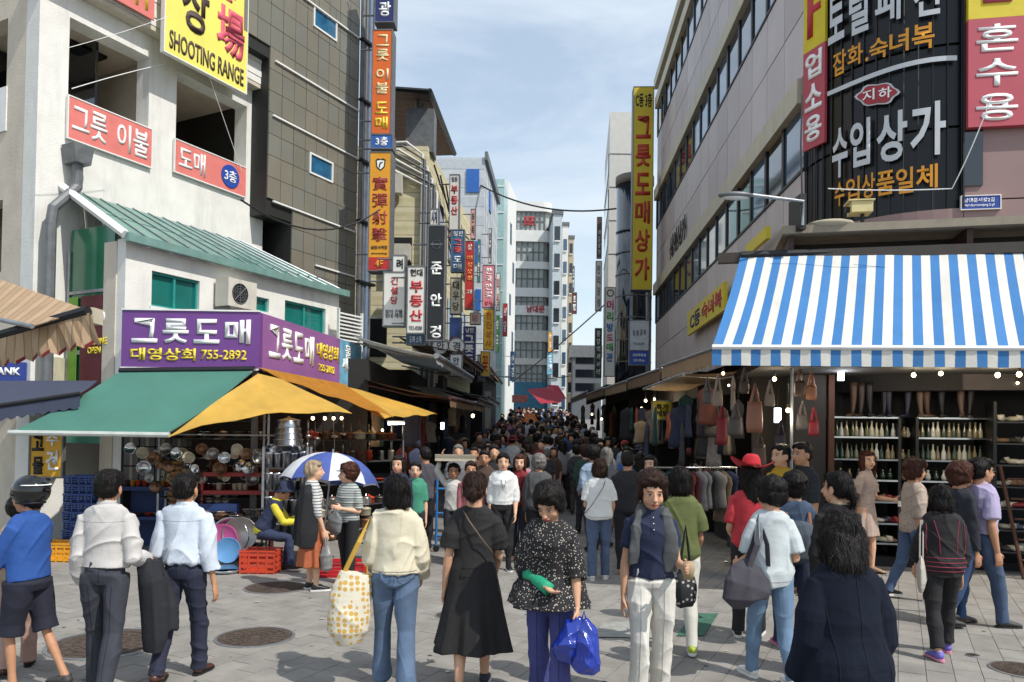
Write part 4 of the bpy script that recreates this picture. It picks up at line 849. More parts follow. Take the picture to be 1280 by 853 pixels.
MB().lathe([(.75, -1), (.75, zt2)], seg=24).build('glass_bay', glass('smoke_glass', '1c2430', .06), cy, True); MB().lathe([(.8, zt2), (.8, zt2 + .35)], seg=24).build('parapet', mat('stone_grey', '77706a', .7), cy, True)
for k in range(9): MB().lathe([(.765, 3 + k * .9), (.765, 3.05 + k * .9)], seg=24).build('transom', greypipe, cy)
for px0, px1, y0, y1, m, rows, lab in ((744, 752, 272, 322, mat('sign_umber', '5c443c', .5), [('^대도상가', s_wh, .2, .8, .3, .95, .04)], 'brown vertical sign high on the pale building'),
    (743, 752, 327, 388, s_wh, [('^만리장성', grey_l, .2, .8, .05, .95, .04)], 'white vertical sign with grey lettering on the pale building'),
    (743, 752, 411, 472, mat('sign_forest', '23392f', .5), [('^중앙액세서리', s_wh, .2, .8, .03, .97, .04)], 'dark green vertical sign low on the pale building')):
    box_sign('hanging_sign', lab, px0, px1, y0, y1, 33, m, rows=rows, depth=.2, arm=False)
t, w, h = box_sign('hanging_sign', 'white vertical sign with pink green and blue characters and a round logo', 755, 769, 360, 470, 30, s_wh, depth=.25, arm=False, rows=[('머', mat('l_mag', 'c0306a', .5), .15, .85, .14, .25, .06), ('리', mat('l_grn', '3f9a3f', .5), .15, .85, .27, .38, .06), ('방', mat('l_blu', '2a66b0', .5), .15, .85, .40, .50, .06), ('도', mat('l_mag', None), .15, .85, .53, .60, .06), ('매', mat('l_grn', None), .15, .85, .63, .72, .06), ('관', mat('l_blu', None), .15, .85, .74, .84, .06)])
MB().lathe([(w * .38, -.012), (w * .38, -.001), (w * .28, -.001), (w * .28, -.012)], (w * .5, 0, h * .94), 24, 'y', False).build('logo_ring', black_l, t)

# more small signs stepping back along the left side
for px0, px1, y0, y1, d, m, tx, tm, lab in ((594, 600, 300, 352, 33, mat('sign_teal', '2f7f86', .5), '^가방', white_l, 'narrow teal vertical sign beside the red one'), (586, 600, 392, 405, 27, s_wh, '지하상가', red_l, 'small white horizontal sign with red lettering under the red vertical sign'),
        (600, 612, 440, 470, 28, mat('sign_sunny', 'd8b238', .5), '^꽃', red_l, 'yellow sign with a round red mark low over the left awnings'), (618, 624, 395, 440, 40, mat('sign_leaf', '4f8a4c', .5), '^약국', white_l, 'slim green vertical sign before the white gable building'), (618, 625, 342, 388, 42, s_wh, '^미용', mat('letter_brick', None), 'slim white vertical sign with brick lettering before the white gable building'),
        (507, 530, 419, 430, 16.8, mat('sign_cobalt', None), '도매 소매', white_l, 'low blue strip sign under the white estate agent sign'), (534, 548, 262, 281, 21, s_wh, '시계', navy_l, 'small white sign with navy lettering above the black optician sign'), (585, 594, 262, 298, 30, mat('sign_blush', 'd9a0a0', .5), '^한복', br, 'faded rose vertical sign below the blue squares'), (608, 614, 286, 328, 33, s_wh, '^은행', navy_l, 'slim white vertical sign on the side of the panel building'), (627, 634, 380, 420, 46, mat('sign_scarlet', None), '^식당', white_l, 'small red vertical sign near the curved building'), (637, 643, 440, 476, 48, mat('sign_cobalt', None), '^안경', white_l, 'small blue vertical sign low near the curved building')):
    box_sign('hanging_sign', lab, px0, px1, y0, y1, d, m, rows=[(tx, tm, .15, .85, .08, .92, .03)], depth=.2)
# ================================================================ awnings
def awning(name, label, pts, m, frame_m=None, n=8, sag=.03, val=0.0, group=None, arms=True, bar_r=.03):
    """pts: inner-left, inner-right, outer-right, outer-left as seen from the street"""
    A, B, C_, E_ = [Vector(p) for p in pts]; o = (A + B) / 2; t = thing(name, label, 'awning', o, 0, group); mb = MB(); P = []
    for j in range(n + 1):
        for i in range(n + 1):
            u, v = i / n, j / n; p = (A.lerp(B, u)).lerp(E_.lerp(C_, u), v); p.z -= sag * math.sin(math.pi * v) * (1 + .4 * math.sin(u * 11)); P.append(p - o)
    k = n + 1; N2 = k * k
    mb.add(P + [p - Vector((0, 0, .008)) for p in P], [(j * k + i, (j + 1) * k + i, (j + 1) * k + i + 1, j * k + i + 1) for j in range(n) for i in range(n)] + [(N2 + j * k + i, N2 + j * k + i + 1, N2 + (j + 1) * k + i + 1, N2 + (j + 1) * k + i) for j in range(n) for i in range(n)])
    mb.build('canvas', m, t, True)
    if val:
        vb = MB(); q = 24; V = []
        for i in range(q + 1):
            p = E_.lerp(C_, i / q) - o; V += [p, p - Vector((0, 0, val * (1 - .18 * abs(math.cos(i * math.pi / 2)))))]
        vb.add(V + [p + Vector((0, .006, 0)) for p in V], [(2 * i, 2 * i + 1, 2 * i + 3, 2 * i + 2) for i in range(q)] + [(2 * q + 2 + 2 * i, 2 * q + 4 + 2 * i, 2 * q + 5 + 2 * i, 2 * q + 3 + 2 * i) for i in range(q)]); vb.build('valance', m, t)
    MB().tube([E_ - o, C_ - o], bar_r, 8).build('front_bar', frame_m or zinc, t)
    if arms:
        for u in (.06, .94):
            a, b = A.lerp(B, u) - o, E_.lerp(C_, u) - o; MB().tube([a - Vector((0, 0, .1)), a.lerp(b, .5) + (B - A).normalized() * (.25 if u < .5 else -.25) - Vector((0, 0, .12)), b], .02, 6).build('arm', frame_m or zinc, t)
    return t
# blue and white striped awning, stripe by stripe
blue_c = mat('canvas_blue', '3a78b4', .8, var=.06, scale=3, bump=.3, bscale=7, trans=.1, dirt=.1); white_c = mat('canvas_white', 'd8d5cd', .8, var=.05, scale=3, bump=.3, bscale=7, trans=.1, dirt=.18)
ol, orr = D(890, 434, 8.3), D(1330, 436, 7.75); il, ir = D(926, 320, 9.95), D(1300, 307, 9.3)
aw = thing('striped_awning', 'large blue and white striped awning over the shoe and bottle shop', 'awning', (ol + orr) / 2, 0); o = aw.location.copy(); L_ = (orr - ol).length; ns = int(L_ / .101); mb = MB(); vb = MB()
for i in range(ns):
    u0, u1 = i / ns, (i + 1) / ns; mb.m = vb.m = (i + 1) % 2; q = 6
    for j in range(q):
        P = []
        for (u, v) in ((u0, j / q), (u1, j / q), (u1, (j + 1) / q), (u0, (j + 1) / q)):
            p = (ol.lerp(orr, u)).lerp(il.lerp(ir, u), v); p.z += -.05 * math.sin(math.pi * v) * (1 + .5 * math.sin(u * 23)) - .012 * math.sin(u * 60) * (1 - v); P.append(p - o)
        mb.add(P, [(0, 1, 2, 3)])
    a, b = ol.lerp(orr, u0) - o, ol.lerp(orr, u1) - o; e0, e1 = .012 * math.sin(u0 * 55), .012 * math.sin(u1 * 55); z = Vector((0, 0, .2))
    vb.add([a - z + Vector((0, e0, 0)), b - z + Vector((0, e1, 0)), b, a], [(0, 1, 2, 3)])
mb.build('canvas', [white_c, blue_c], aw); vb.build('valance', [white_c, blue_c], aw)
MB().tube([ol - o + Vector((0, 0, .0)), orr - o], .028, 8).build('front_bar', whitepaint, aw); MB().tube([il - o, ir - o], .06, 8).build('roller', black, aw)
MB().tube([ol - o, ol.lerp(il, .5) + Vector((.3, 0, -.3)) - o, il - o - Vector((0, 0, .1))], .022, 6).build('arm', zinc, aw)
LG = Frame(985, 9.9, -13); ledge = thing('roof_ledge', 'beige capped dark steel ledge box above the striped awning', 'ledge', LG.o, LG.th)
lz1, lz0 = LG.z(1100, 281), LG.z(1100, 291); lb = LG.z(1100, 314)
bx('cap', mat('ledge_beige', '8f8473', .6, var=.1, dirt=.3), ledge, -.1, 7, -.15, 1.0, lz0, lz1); bx('back_panel', mat('soot', '2a2725', .8), ledge, 0, 7, .5, .6, lb - .1, lz0)
for i in range(4): bx('rib', mat('dark_red_steel', '3a2320', .6), ledge, -.02 + i * 2.1, .05 + i * 2.1, -.05, .5, lb, lz0 - .003)
bx('lower_rail', mat('rail_brown', '3b332c', .5), ledge, -.9, 7, -.1, .0, lb - .1, lb + .03)
for k, (y, s) in enumerate(((-.02, .5), (.25, 2.0))): MB().ball((s, y, lz1 + .02), (.3, .2, .06)).build('rag', mat('rag', 'a9a08a', .9), ledge, True)
# brown awnings down the right side
tan = mat('tan_canvas', 'a48a6c', .85, var=.12, scale=3, dirt=.25, bump=.2, bscale=6, trans=.2); tan2 = mat('brown_canvas', '80664f', .85, var=.12, scale=3, dirt=.3, trans=.15)
for i, (ya, yb, xo, zo, m, lab) in enumerate(((10.4, 14.6, 2.85, 3.10, tan, 'first tan awning along the market hall, next to the striped one'), (14.68, 18.9, 2.85, 3.14, tan2, 'second brown awning along the market hall'),
        (19, 23.6, 2.85, 3.2, tan, 'third tan awning along the market hall'), (23.7, 29.2, 2.85, 3.3, tan2, 'fourth brown awning along the market hall'), (29.3, 38, 2.9, 3.5, mat('char_canvas', '3d3a38', .85), 'last dark awning along the right side of the far street'))):
    g = 0; awning('shop_awning', lab, [(4.7, yb, zo + .5 + g), (4.7, ya, zo + .5 + g), (xo, ya, zo + g), (xo + .02, yb, zo + .08 + g)], m, sag=.06, val=.27, group='awnings along the right side of the street')
awning('shop_awning', 'folded tan canvas edge sticking out below the first tan awning', [(4.2, 16.0, 3.0), (4.0, 11.6, 3.0), (2.75, 12.2, 2.85), (2.7, 15.6, 2.8)], tan, sag=.1)
greyc = mat('grey_canvas', 'c9cccb', .6, var=.08, dirt=.2, trans=.45); mar = mat('maroon_steel', '4a2622', .6)
for i, (ya, yb, m, fm, lab) in enumerate(((15.3, 21.5, greyc, zinc, 'long pale grey awning beyond the blue sign on the left'), (19.8, 25.5, tan2, mar, 'brown awning with a maroon edge rising behind the grey one'), (26, 33, mat('dusk_canvas', '5a4438', .85), mar, 'dark brown awning on the left further along'), (33.5, 44, tan, mar, 'last tan awning on the left before the curved building'))):
    z = (3.4, 3.95, 4.25, 4.7)[i]; awning('shop_awning', lab, [(-3.25 + .05 * (ya - 15), ya, z + .38), (-3.1 + .05 * (ya - 15), yb, z + .38), (-1.15 + .03 * (ya - 15), yb, z), (-1.55 + .03 * (ya - 15), ya, z)], m, fm, val=.17, group='awnings along the left side of the street', bar_r=.06)
awning('shop_awning', 'lower pale grey awning edge under the brown one on the left', [(-2.6, 19, 3.0), (-2.4, 25, 3.3), (-1.0, 25, 2.9), (-1.2, 19, 2.55)], greyc, val=.1)
redc = mat('red_canvas', 'a8263a', .8, var=.1, trans=.15)
cloth('bright red canopy over the far end of the crowd', D(658, 487, 40), D(690, 484, 42), D(704, 503, 38), D(677, 505, 36), .1, redc, cat='awning', name='red_canopy', wr=.03)
cloth('small second red canopy just behind the bright red one', D(684, 481, 44), D(698, 482, 44), D(708, 499, 42), D(694, 500, 41), .1, redc, cat='awning', name='red_canopy', wr=.03)
cloth('small rust red canopy at the left of the far crowd', D(640, 494, 42), D(660, 494, 42), D(660, 503, 40), D(640, 503, 40), .1, mat('rust_canvas', '8a3a2e', .8), cat='awning', name='red_canopy', wr=.03)
# near striped awning at the left edge
beige_s = stripes('canvas_beige', ['a98e70', '9c8060', 'b59a7c', '8e7256'], 'X', .16, trans=.1, widths=[0, .4, .5, .92])
A, B, C_, E_ = D(-90, 318, 8.0), D(108, 387, 6.4), D(40, 408, 6.1), D(-90, 382, 7.2)
t = awning('beige_awning', 'faded beige striped awning with a dark red scalloped edge reaching in at the left', [A, B, C_, E_], beige_s, zinc, sag=0, arms=False, bar_r=.02); o = t.location.copy()
P0, P1, Q0, Q1 = D(-90, 447, 6.6), D(112, 391, 6.2), D(-90, 482, 6.6), D(124, 432, 6.2); mb = MB(); q = 26; V = []; rb_ = MB(); RV = []
for i in range(q + 1):
    a, b = P0.lerp(P1, i / q), Q0.lerp(Q1, i / q); w_ = Vector((0, .03 * math.sin(i * 1.3), .035 * abs(math.sin(i * math.pi / 2)))); V += [a - o, b + w_ - o]; RV += [b + w_ - o + Vector((0, -.006, .028)), b + w_ - o + Vector((0, -.006, -.006))]
mb.add(V + [v + Vector((0, .006, 0)) for v in V], [(2 * i, 2 * i + 1, 2 * i + 3, 2 * i + 2) for i in range(q)] + [(2 * q + 2 + 2 * i, 2 * q + 4 + 2 * i, 2 * q + 5 + 2 * i, 2 * q + 3 + 2 * i) for i in range(q)]); mb.build('valance', beige_s, t)
rb_.add(RV, [(2 * i, 2 * i + 1, 2 * i + 3, 2 * i + 2) for i in range(0, q, 1) if i % 2 == 0]); rb_.build('trim', mat('trim_red', '6e1a20', .8), t)
MB().tube([P0 - o + Vector((0, .03, .02)), P1 - o + Vector((-.03, .03, .02))], .045, 8).build('front_bar', black, t); MB().box(B.x - o.x - .03, B.x - o.x + .09, B.y - o.y - .05, B.y - o.y + .1, B.z - o.z - .12, B.z - o.z + .01).build('end_cap', cream, t)
navyc = mat('navy_canvas', '3d4358', .8, var=.08, trans=.08)
awning('navy_awning', 'grey blue canvas awning low behind the beige one at the left edge', [D(-60, 476, 12.0), D(122, 476, 12.0), D(100, 492, 10.6), D(-60, 516, 10.2)], navyc, black, val=.22)
t, w, h = banner('bank_sign', 'blue bank sign with white lettering above the navy awning', Frame(-60, 12.2, 0), 0, Frame(-60, 12.2, 0).hit(33, 465)[0], Frame(-60, 12.2, 0).z(0, 480), Frame(-60, 12.2, 0).z(0, 453), -.05, mat('bank_blue', '2b3f8c', .4), .1)
text('BANK', white_l, t, w * .55, w * .95, h * .4, h * .75, 0, .06)
L2 = Frame(-60, 12.6, 0); lt = thing('side_shops', 'dim maroon shopfronts behind the navy awning on the far left', 'shop', L2.o, 0)
bx('back_wall', mat('maroon_dark', '341316', .8, var=.4, scale=4), lt, 0, 1.9, .4, .5, 0, 2.6); bx('pillar', whitepaint, lt, L2.hit(34, 465)[0], L2.hit(34, 465)[0] + .3, -.2, .1, 0, 3.1); bx('shutter_box', mat('ivory', 'cfc6ae', .6), lt, L2.hit(60, 465)[0], L2.hit(60, 465)[0] + .27, -.2, .1, 2.55, 3.0); bx('doorway', dark_in, lt, .3, .8, .37, .399, 0, 2.2)
box_sign('standing_sign', 'yellow sign with heavy black lettering standing under the green awning', 39, 78, 541, 596, 11.7, mat('sign_canary', 'dba520', .5), rows=[('고', black_l, .05, .42, .05, .42, .07), ('수', white_l, .5, .9, .0, .3, .06), ('물', black_l, .08, .42, .55, .95, .07), ('건', white_l, .5, .9, .4, .85, .06)], arm=False, depth=.06)

# ================================================================ shop interiors on the right
SR = Frame(1030, 11.3, -8)
si = thing('shoe_shop', 'dark open shop interior below the striped awning', 'shop', SR.o, SR.th)
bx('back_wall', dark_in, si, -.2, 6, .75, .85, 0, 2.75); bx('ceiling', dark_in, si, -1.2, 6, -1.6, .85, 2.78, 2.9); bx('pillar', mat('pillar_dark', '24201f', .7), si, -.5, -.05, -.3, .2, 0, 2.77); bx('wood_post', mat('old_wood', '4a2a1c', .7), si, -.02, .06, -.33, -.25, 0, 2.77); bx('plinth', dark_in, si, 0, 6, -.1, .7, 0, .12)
def sx_(px): return SR.hit(px, 560)[0]
def sz_(py): return SR.z(1130, py)
sh = thing('shelf_unit', 'tall black shelf unit filled with rows of small bottles', 'shelf', SR.w(0, 0), SR.th); x0, x1, xm = sx_(1035), sx_(1236), sx_(1135)
shelfz = [sz_(y) for y in (522, 547, 575, 601, 628, 655, 680)]
for k, z in enumerate(shelfz):
    for a, b in ((x0, xm - .12), (xm + .12, x1)):
        bx('shelf_board', black, sh, a, b, .0, .4, z - .02, z); bx('edge_strip', steel if k in (0, 1, 3) else zinc, sh, a, b, -.015, -.001, z - .02, z + .005)
for x in (x0, xm - .12, xm + .12, x1): bx('upright', black, sh, x - .02, x + .02, -.02, .42, 0, shelfz[0] + .0)
bottle_me = MB().lathe([(.0, 0), (.032, 0), (.034, .02), (.03, .1), (.012, .15), (.011, .2), (.014, .205), (.0, .21)], seg=10, close=False).mesh('bottle', True)
vase_me = MB().lathe([(.0, 0), (.028, 0), (.045, .05), (.03, .1), (.014, .13), (.024, .16), (.0, .16)], seg=10, close=False).mesh('vase', True)
gcols = [mat('bottle_%d' % i, c, .15, var=.1, scale=20, spec=.8) for i, c in enumerate(['3c4a2a', '6b6a48', 'b8b39a', '2a3a28', '8a7d60', 'c9c6bc'])]
def rows(me, name, fr, xa, xb, y, z, n, lab, cat, grp, mats, jx=.01, s=1.0):
    for i in range(n):
        o = link(name, me, None, None, fr.w(xa + (xb - xa) * (i + .5) / n + rnd.uniform(-jx, jx), y + rnd.uniform(-.02, .02), z), (0, 0, rnd.uniform(0, 6)), (s * rnd.uniform(.9, 1.08),) * 3)
        if not me.materials: me.materials.append(mats[0])
        o.material_slots[0].link = 'OBJECT'; o.material_slots[0].material = mats[rnd.randrange(len(mats))]; tag(o, lab, cat, grp)
for k in (1, 2):
    nm = ('top', 'second')[k - 1]
    for a, b, side in ((x0 + .04, xm - .14, 'left'), (xm + .14, x1 - .03, 'right')):
        rows(bottle_me, 'bottle', SR, a, b, .12, shelfz[k], 13, f'small glass bottle on the {nm} bottle shelf, {side} half of the shelf unit', 'bottle', f'bottles on the {nm} shelf {side}', gcols, s=1.08)
for k in (3,):
    for a, b, side in ((x0 + .04, xm - .14, 'left'), (xm + .14, x1 - .03, 'right')): rows(vase_me, 'ornament', SR, a, b, .12, shelfz[k], 8, f'small pale vase on the bright edged middle shelf, {side} half', 'vase', f'vases on the middle shelf {side}', gcols[2:])
shoe_me = MB().ball((0, 0, .03), (.04, .12, .03)).tube([(0, -.07, .03), (0, -.08, .07)], .035, 8).mesh('slipper', True)
scol = [mat('slip_%d' % i, c, .5, var=.1) for i, c in enumerate(['3a3634', '7a5a44', 'a8a294', '8a2c30', 'c8c0ac', '4a5064'])]
for k in (4, 5, 6):
    nm = {4: 'third from the bottom', 5: 'second from the bottom', 6: 'lowest'}[k]
    for a, b, side in ((x0 + .04, xm - .14, 'left'), (xm + .14, x1 - .03, 'right')): rows(shoe_me, 'slipper', SR, a, b, .12, shelfz[k], 8, f'small shoe on the {nm} shelf, {side} half of the bottle shelves', 'shoe', f'shoes on shelf {nm} {side}', scol, s=1.35)
leg_me = MB().tube([(0, .0, 0), (0, .02, .1), (0, .03, .25), (0, .03, .42), (0, .03, .5)], [.03, .028, .045, .055, .06], 10).tube([(0, .05, .02), (0, -.06, .015), (0, -.12, .01)], [(.03, .03), (.03, .022), (.015, .01)], 8).mesh('display_leg', True)
lcol = [mat('hose_%d' % i, c, .5) for i, c in enumerate(['17171b', '2b1f1c', '4a352b', '171a30', '5e4a3e'])]
for i, px in enumerate((1064, 1074, 1088, 1103, 1112, 1132, 1152, 1160, 1178, 1203, 1210)):
    o = link('hosiery_mannequin', leg_me, None, None, SR.w(sx_(px), -.02, shelfz[0] + .01), (0, 0, R(rnd.choice((60, 90, -70, 100)))), (1, 1, 1));
    if not leg_me.materials: leg_me.materials.append(lcol[0])
    k = (2, 1, 0, 0, 3, 3, 4, 2, 0, 4, 0)[i]; o.material_slots[0].link = 'OBJECT'; o.material_slots[0].material = lcol[k]
    tag(o, f'{("black","dark brown","brown","navy","tan")[k]} stockinged display leg on top of the bottle shelves, {("first","second","third","fourth","fifth","sixth","seventh","eighth","ninth","tenth","eleventh")[i]} from the pillar', 'mannequin', 'display legs on the shelf')
# side shelves at the right edge with shoes and a ladder
SQ = Frame(1244, 10.6, -20); s2_ = thing('shelf_unit', 'dark side shelf crowded with shoes at the right edge', 'shelf', SQ.o, SQ.th)
for k in range(7): bx('shelf_board', mat('board_dark', '3a3a3c', .6), s2_, 0, 1.2, 0, .5, .3 + .3 * k, .32 + .3 * k)
for x in (0, 1.2): bx('upright', black, s2_, x - .02, x + .02, 0, .5, 0, 2.4)
for k in range(7): rows(shoe_me, 'shoe', SQ, .05, 1.15, .1, .325 + .3 * k, 9, f'shoe on side shelf {("one, the lowest","two","three","four","five","six","seven, the highest")[k]} at the right edge', 'shoe', f'shoes on side shelf row {k+1}', scol, s=1.25)
t = thing('ladder', 'dark wooden ladder leaning on the side shelf at the right edge', 'ladder', SQ.w(.15, -.3, 0), SQ.th)
for x in (0, .35): MB().tube([(x + .12, 0, 0), (x - .1, .25, 1.5)], .025, 6).build('rail', mat('old_wood', None), t)
for k in range(5): MB().tube([(.1 - .03 * k, .05 * k + .03, .25 + .27 * k), (.45 - .03 * k, .05 * k + .03, .25 + .27 * k)], .015, 6).build('rung', mat('old_wood', None), t)
# lamps that are lit
warm = mat('bulb_warm', 'ffe9b8', .4, var=0, emit=6.0); cold = mat('tube_cold', 'eef4ff', .4, var=0, emit=7.0)
def bulb(px, py, d, r=.045, cool=False, lab=''):
    p = D(px, py, d); t = thing('bulb_lamp', lab, 'lamp', p, 0, 'bare bulbs hung in the market')
    r *= .62
    if cool: MB().tube([(0, 0, -.11), (0, 0, .08)], .045, 8).build('tube', cold, t)
    else: MB().ball((0, 0, 0), (r, r, r * 1.15)).build('bulb', warm, t, True)
    MB().lathe([(.02, r), (.02, r + .05)]).build('socket', black, t); MB().tube([(0, 0, r + .05), (.01, 0, .35)], .004, 5).build('cord', cable, t)
    if lab.split()[1] in ('bulb', 'square', 'bright') and d < 18 and rnd.random() < .85:
        ld = bpy.data.lights.new('bulb_light', 'POINT'); ld.energy = 9; ld.color = (.95, .97, 1) if cool else (1, .82, .55); ld.shadow_soft_size = .06; lo = bpy.data.objects.new('bulb_light', ld); COL.objects.link(lo); lo.parent = t; lo.location = (0, -.08, -.1)
L3 = [(1142, 469, 10, .045, 0, 'bulb above the display legs, left of the two'), (1176, 467, 10, .045, 0, 'bulb above the display legs, right of the two'), (1247, 469, 9.8, .05, 0, 'bulb near the right edge under the striped valance'), (1274, 468, 9.6, .05, 0, 'bulb at the very right edge under the awning'), (1272, 479, 10.5, .03, 0, 'small bulb below the one at the right edge'),
      (1051, 466, 10.6, .04, 1, 'square cold lamp above the left of the bottle shelves'), (985, 513, 10, .045, 0, 'bulb beside the steel pole left of the bottle shop'), (972, 518, 10, .04, 1, 'short cold tube beside the bulb by the steel pole'), (968, 474, 10.4, .045, 0, 'bulb high above the hanging leather bags'),
      (904, 467, 11, .035, 0, 'small bulb among the hanging bags'), (877, 477, 13, .03, 0, 'small bulb deep under the first tan awning'), (911, 482, 12, .03, 0, 'small bulb behind the pale hanging bag'), (922, 517, 11.5, .035, 0, 'bulb beside the grey handbag'), (807, 501, 17, .05, 0, 'bulb left of the yellow price board'), (818, 499, 17, .04, 0, 'bulb just above the yellow price board'), (802, 510, 20, .04, 0, 'faint bulb further down the right side stalls'), (840, 517, 15, .04, 0, 'bulb right of the yellow price board'), (740, 518, 28, .06, 0, 'bulb far down the right side stalls'), (752, 524, 24, .06, 0, 'bulb in the middle of the right side stalls'),
      (391, 523, 13.5, .05, 0, 'first bulb from the left under the yellow tarpaulin'), (406, 523, 14, .05, 0, 'second bulb from the left under the yellow tarpaulin'), (417, 523, 14.5, .05, 0, 'third bulb from the left under the yellow tarpaulin'), (427, 523, 15, .05, 0, 'fourth bulb from the left under the yellow tarpaulin'), (478, 538, 15, .04, 0, 'bulb below the street end of the yellow tarpaulin'), (591, 520, 22, .08, 0, 'bright lamp under the grey awning on the left'), (553, 532, 21, .05, 1, 'cold tube under the grey awning on the left')]
for px, py, d, r, c, lab in L3: bulb(px, py, d, r, bool(c), 'lit ' + lab)
t = thing('tube_lamp', 'lit white tube lamp hanging below the blue shop sign', 'lamp', D(500, 530, 16), R(10)); MB().tube([(-.25, 0, 0), (.25, 0, .03)], .03, 8).build('tube', cold, t); bx('housing', whitepaint, t, -.27, .27, -.03, .03, .035, .07)
# steel pole and bags
tag(MB().tube([D(990, 455, 10), (D(990, 455, 10).x, 10, 0)], .02, 8).build('steel_pole', zinc), 'thin steel pole at the left end of the bottle shop', 'pole')
def bag(label, px, py0, py1, wpx, d, m, kind='tote', strap_py=None, yaw=0, group=None, cat='bag'):
    s = FPX / d; w = wpx / s; h = (py1 - py0) / s; p = D(px, py1, d); t = thing('handbag', label, cat, p, R(yaw), group); mb = MB(); dd = min(.12, w * .35)
    n = 6; V = []; mb.tube([(0, 0, h * k / n) for k in range(n + 1)], [(w / 2 * f_, dd / 2 * g_) for f_, g_ in zip((.9, 1.0, 1.02, .98, .93, .88, .84), (1, 1.2, 1.15, .95, .7, .45, .25))], 16, ax=(1, 0, 0))
    mb.build('bag_body', m, t, True); top = (py1 - (strap_py if strap_py else py0 - 25)) / s
    for yy in (-.02, .02): MB().tube([(-w * .25, yy, h * .95), (-w * .12, yy, (h + top) / 2), (0, yy, top), (w * .12, yy, (h + top) / 2), (w * .25, yy, h * .95)], .012, 6).build('handle', m, t)
    return t
tanl = mat('leather_tan', '8a5a44', .5, var=.1); pal = mat('canvas_pale', '8c7c6c', .8); redb = mat('bag_red', '7a1420', .5); gryb = mat('bag_grey', '4c4644', .6); brnb = mat('bag_brown', '4a382e', .5)
bag('tan leather tote hanging by its handles in front of the pole', 943, 502, 541, 21, 9.7, tanl, strap_py=480); bag('pale canvas shoulder bag hanging high left of the tan tote', 897, 488, 508, 13, 10.2, pal, strap_py=468)
bag('grey handbag with metal clasp hanging beside the red one', 919, 522, 545, 19, 10.1, gryb, strap_py=505); bag('dark red bag hanging below the pale canvas bag', 902, 522, 556, 14, 10.3, redb, strap_py=506); bag('brown soft bag hanging under the tan tote', 949, 556, 588, 18, 10.0, brnb, strap_py=542)
bag('purple brown bag hanging deep inside the stall', 877, 515, 548, 13, 12, mat('bag_plum', '33222c', .6), strap_py=500); bag('slim cream bag hanging over the grey handbag', 916, 486, 514, 6, 10.2, pal, strap_py=470)
t, w, h = box_sign('price_board', 'yellow board with dark marks hung in the right side stalls', 816, 839, 502, 524, 16, mat('sign_acid', 'b8a81e', .5), rows=[('특가|세일', black_l, .15, .85, .15, .85, .05)], arm=False, depth=.05)
# long dark shop fronts on both sides of the street
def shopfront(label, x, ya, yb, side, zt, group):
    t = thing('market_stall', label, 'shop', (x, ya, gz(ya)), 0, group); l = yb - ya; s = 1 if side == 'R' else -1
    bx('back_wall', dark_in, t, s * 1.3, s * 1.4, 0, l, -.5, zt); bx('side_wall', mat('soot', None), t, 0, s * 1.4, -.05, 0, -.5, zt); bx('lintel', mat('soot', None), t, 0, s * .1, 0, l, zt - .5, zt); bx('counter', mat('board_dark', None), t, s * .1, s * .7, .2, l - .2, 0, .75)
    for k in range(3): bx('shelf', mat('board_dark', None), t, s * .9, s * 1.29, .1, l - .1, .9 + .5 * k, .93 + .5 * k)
gcl = [mat('cloth_%d' % i, c, .85, var=.2, scale=12, bump=.3, bscale=15) for i, c in enumerate(['5a1f2a', '2b2f45', '6e6558', '3a3a3c', '7d6a55', '4a2f3a', '8a8580', '24413a', '6b3a2a', '303a52', '9a8f84', '1f1f22'])]
def gar_mesh(k):
    rr = random.Random(k); n = 12; V = []; h = rr.uniform(.55, .9); w = rr.uniform(.17, .24)
    pts = [(0, 0, -h * j / 8) for j in range(9)]; mb = MB(); mb.tube(pts, [(.03, .02), (w * .9, .035), (w, .045), (w * .85, .04), (w * .8, .04), (w * .85, .05), (w * .9, .055), (w * .97, .06), (w * 1.0, .06)], 18, ax=(1, 0, 0), fold=(5, .12, k)); mb.tube([(0, 0, 0), (0, 0, .05), (.02, 0, .07), (.03, 0, .05)], .004, 5); return mb.mesh('hung_garment', True)
gms = [gar_mesh(k) for k in range(5)]
cnames = ['wine red', 'navy', 'taupe', 'charcoal', 'sand', 'plum', 'pale grey', 'dark green', 'rust', 'slate blue', 'stone', 'black']
def hang(x, y, z, lab, grp, s=1.0, rz=None):
    k = rnd.randrange(12); me = gms[rnd.randrange(5)]; o = link('hung_garment', me, None, None, (x, y, z), (0, 0, rnd.uniform(-.6, .6) if rz is None else rz), (s, s, s))
    if not me.materials: me.materials.append(gcl[0])
    o.material_slots[0].link = 'OBJECT'; o.material_slots[0].material = gcl[k]; tag(o, f'{cnames[k]} garment {lab}', 'garment', grp + ' in ' + cnames[k])
ys = [14.9, 19, 23.6, 29.2, 35]; yz = ['nearest', 'second', 'third', 'fourth', 'fifth']
for i, (ya, yb) in enumerate(((11.9, 14.6), (14.8, 18.8), (19, 23.4), (23.6, 29), (29.2, 37))):
    shopfront(f'dim shop front under the right side awnings, {yz[i]} from the square', 3.75 if i == 0 else 3.6, ya, yb, 'R', 3.1, 'shop fronts under the right awnings')
    for k in range(14 if i < 2 else 7):
        y = ya + (yb - ya) * rnd.random(); hang(3.55 - rnd.uniform(0, .35), y, gz(y) + rnd.choice((1.35, 2.2, 2.35)), f'hung on the {yz[i]} right side stall', f'garments on right stall {i+1}', 1, rnd.uniform(.8, 2.2))
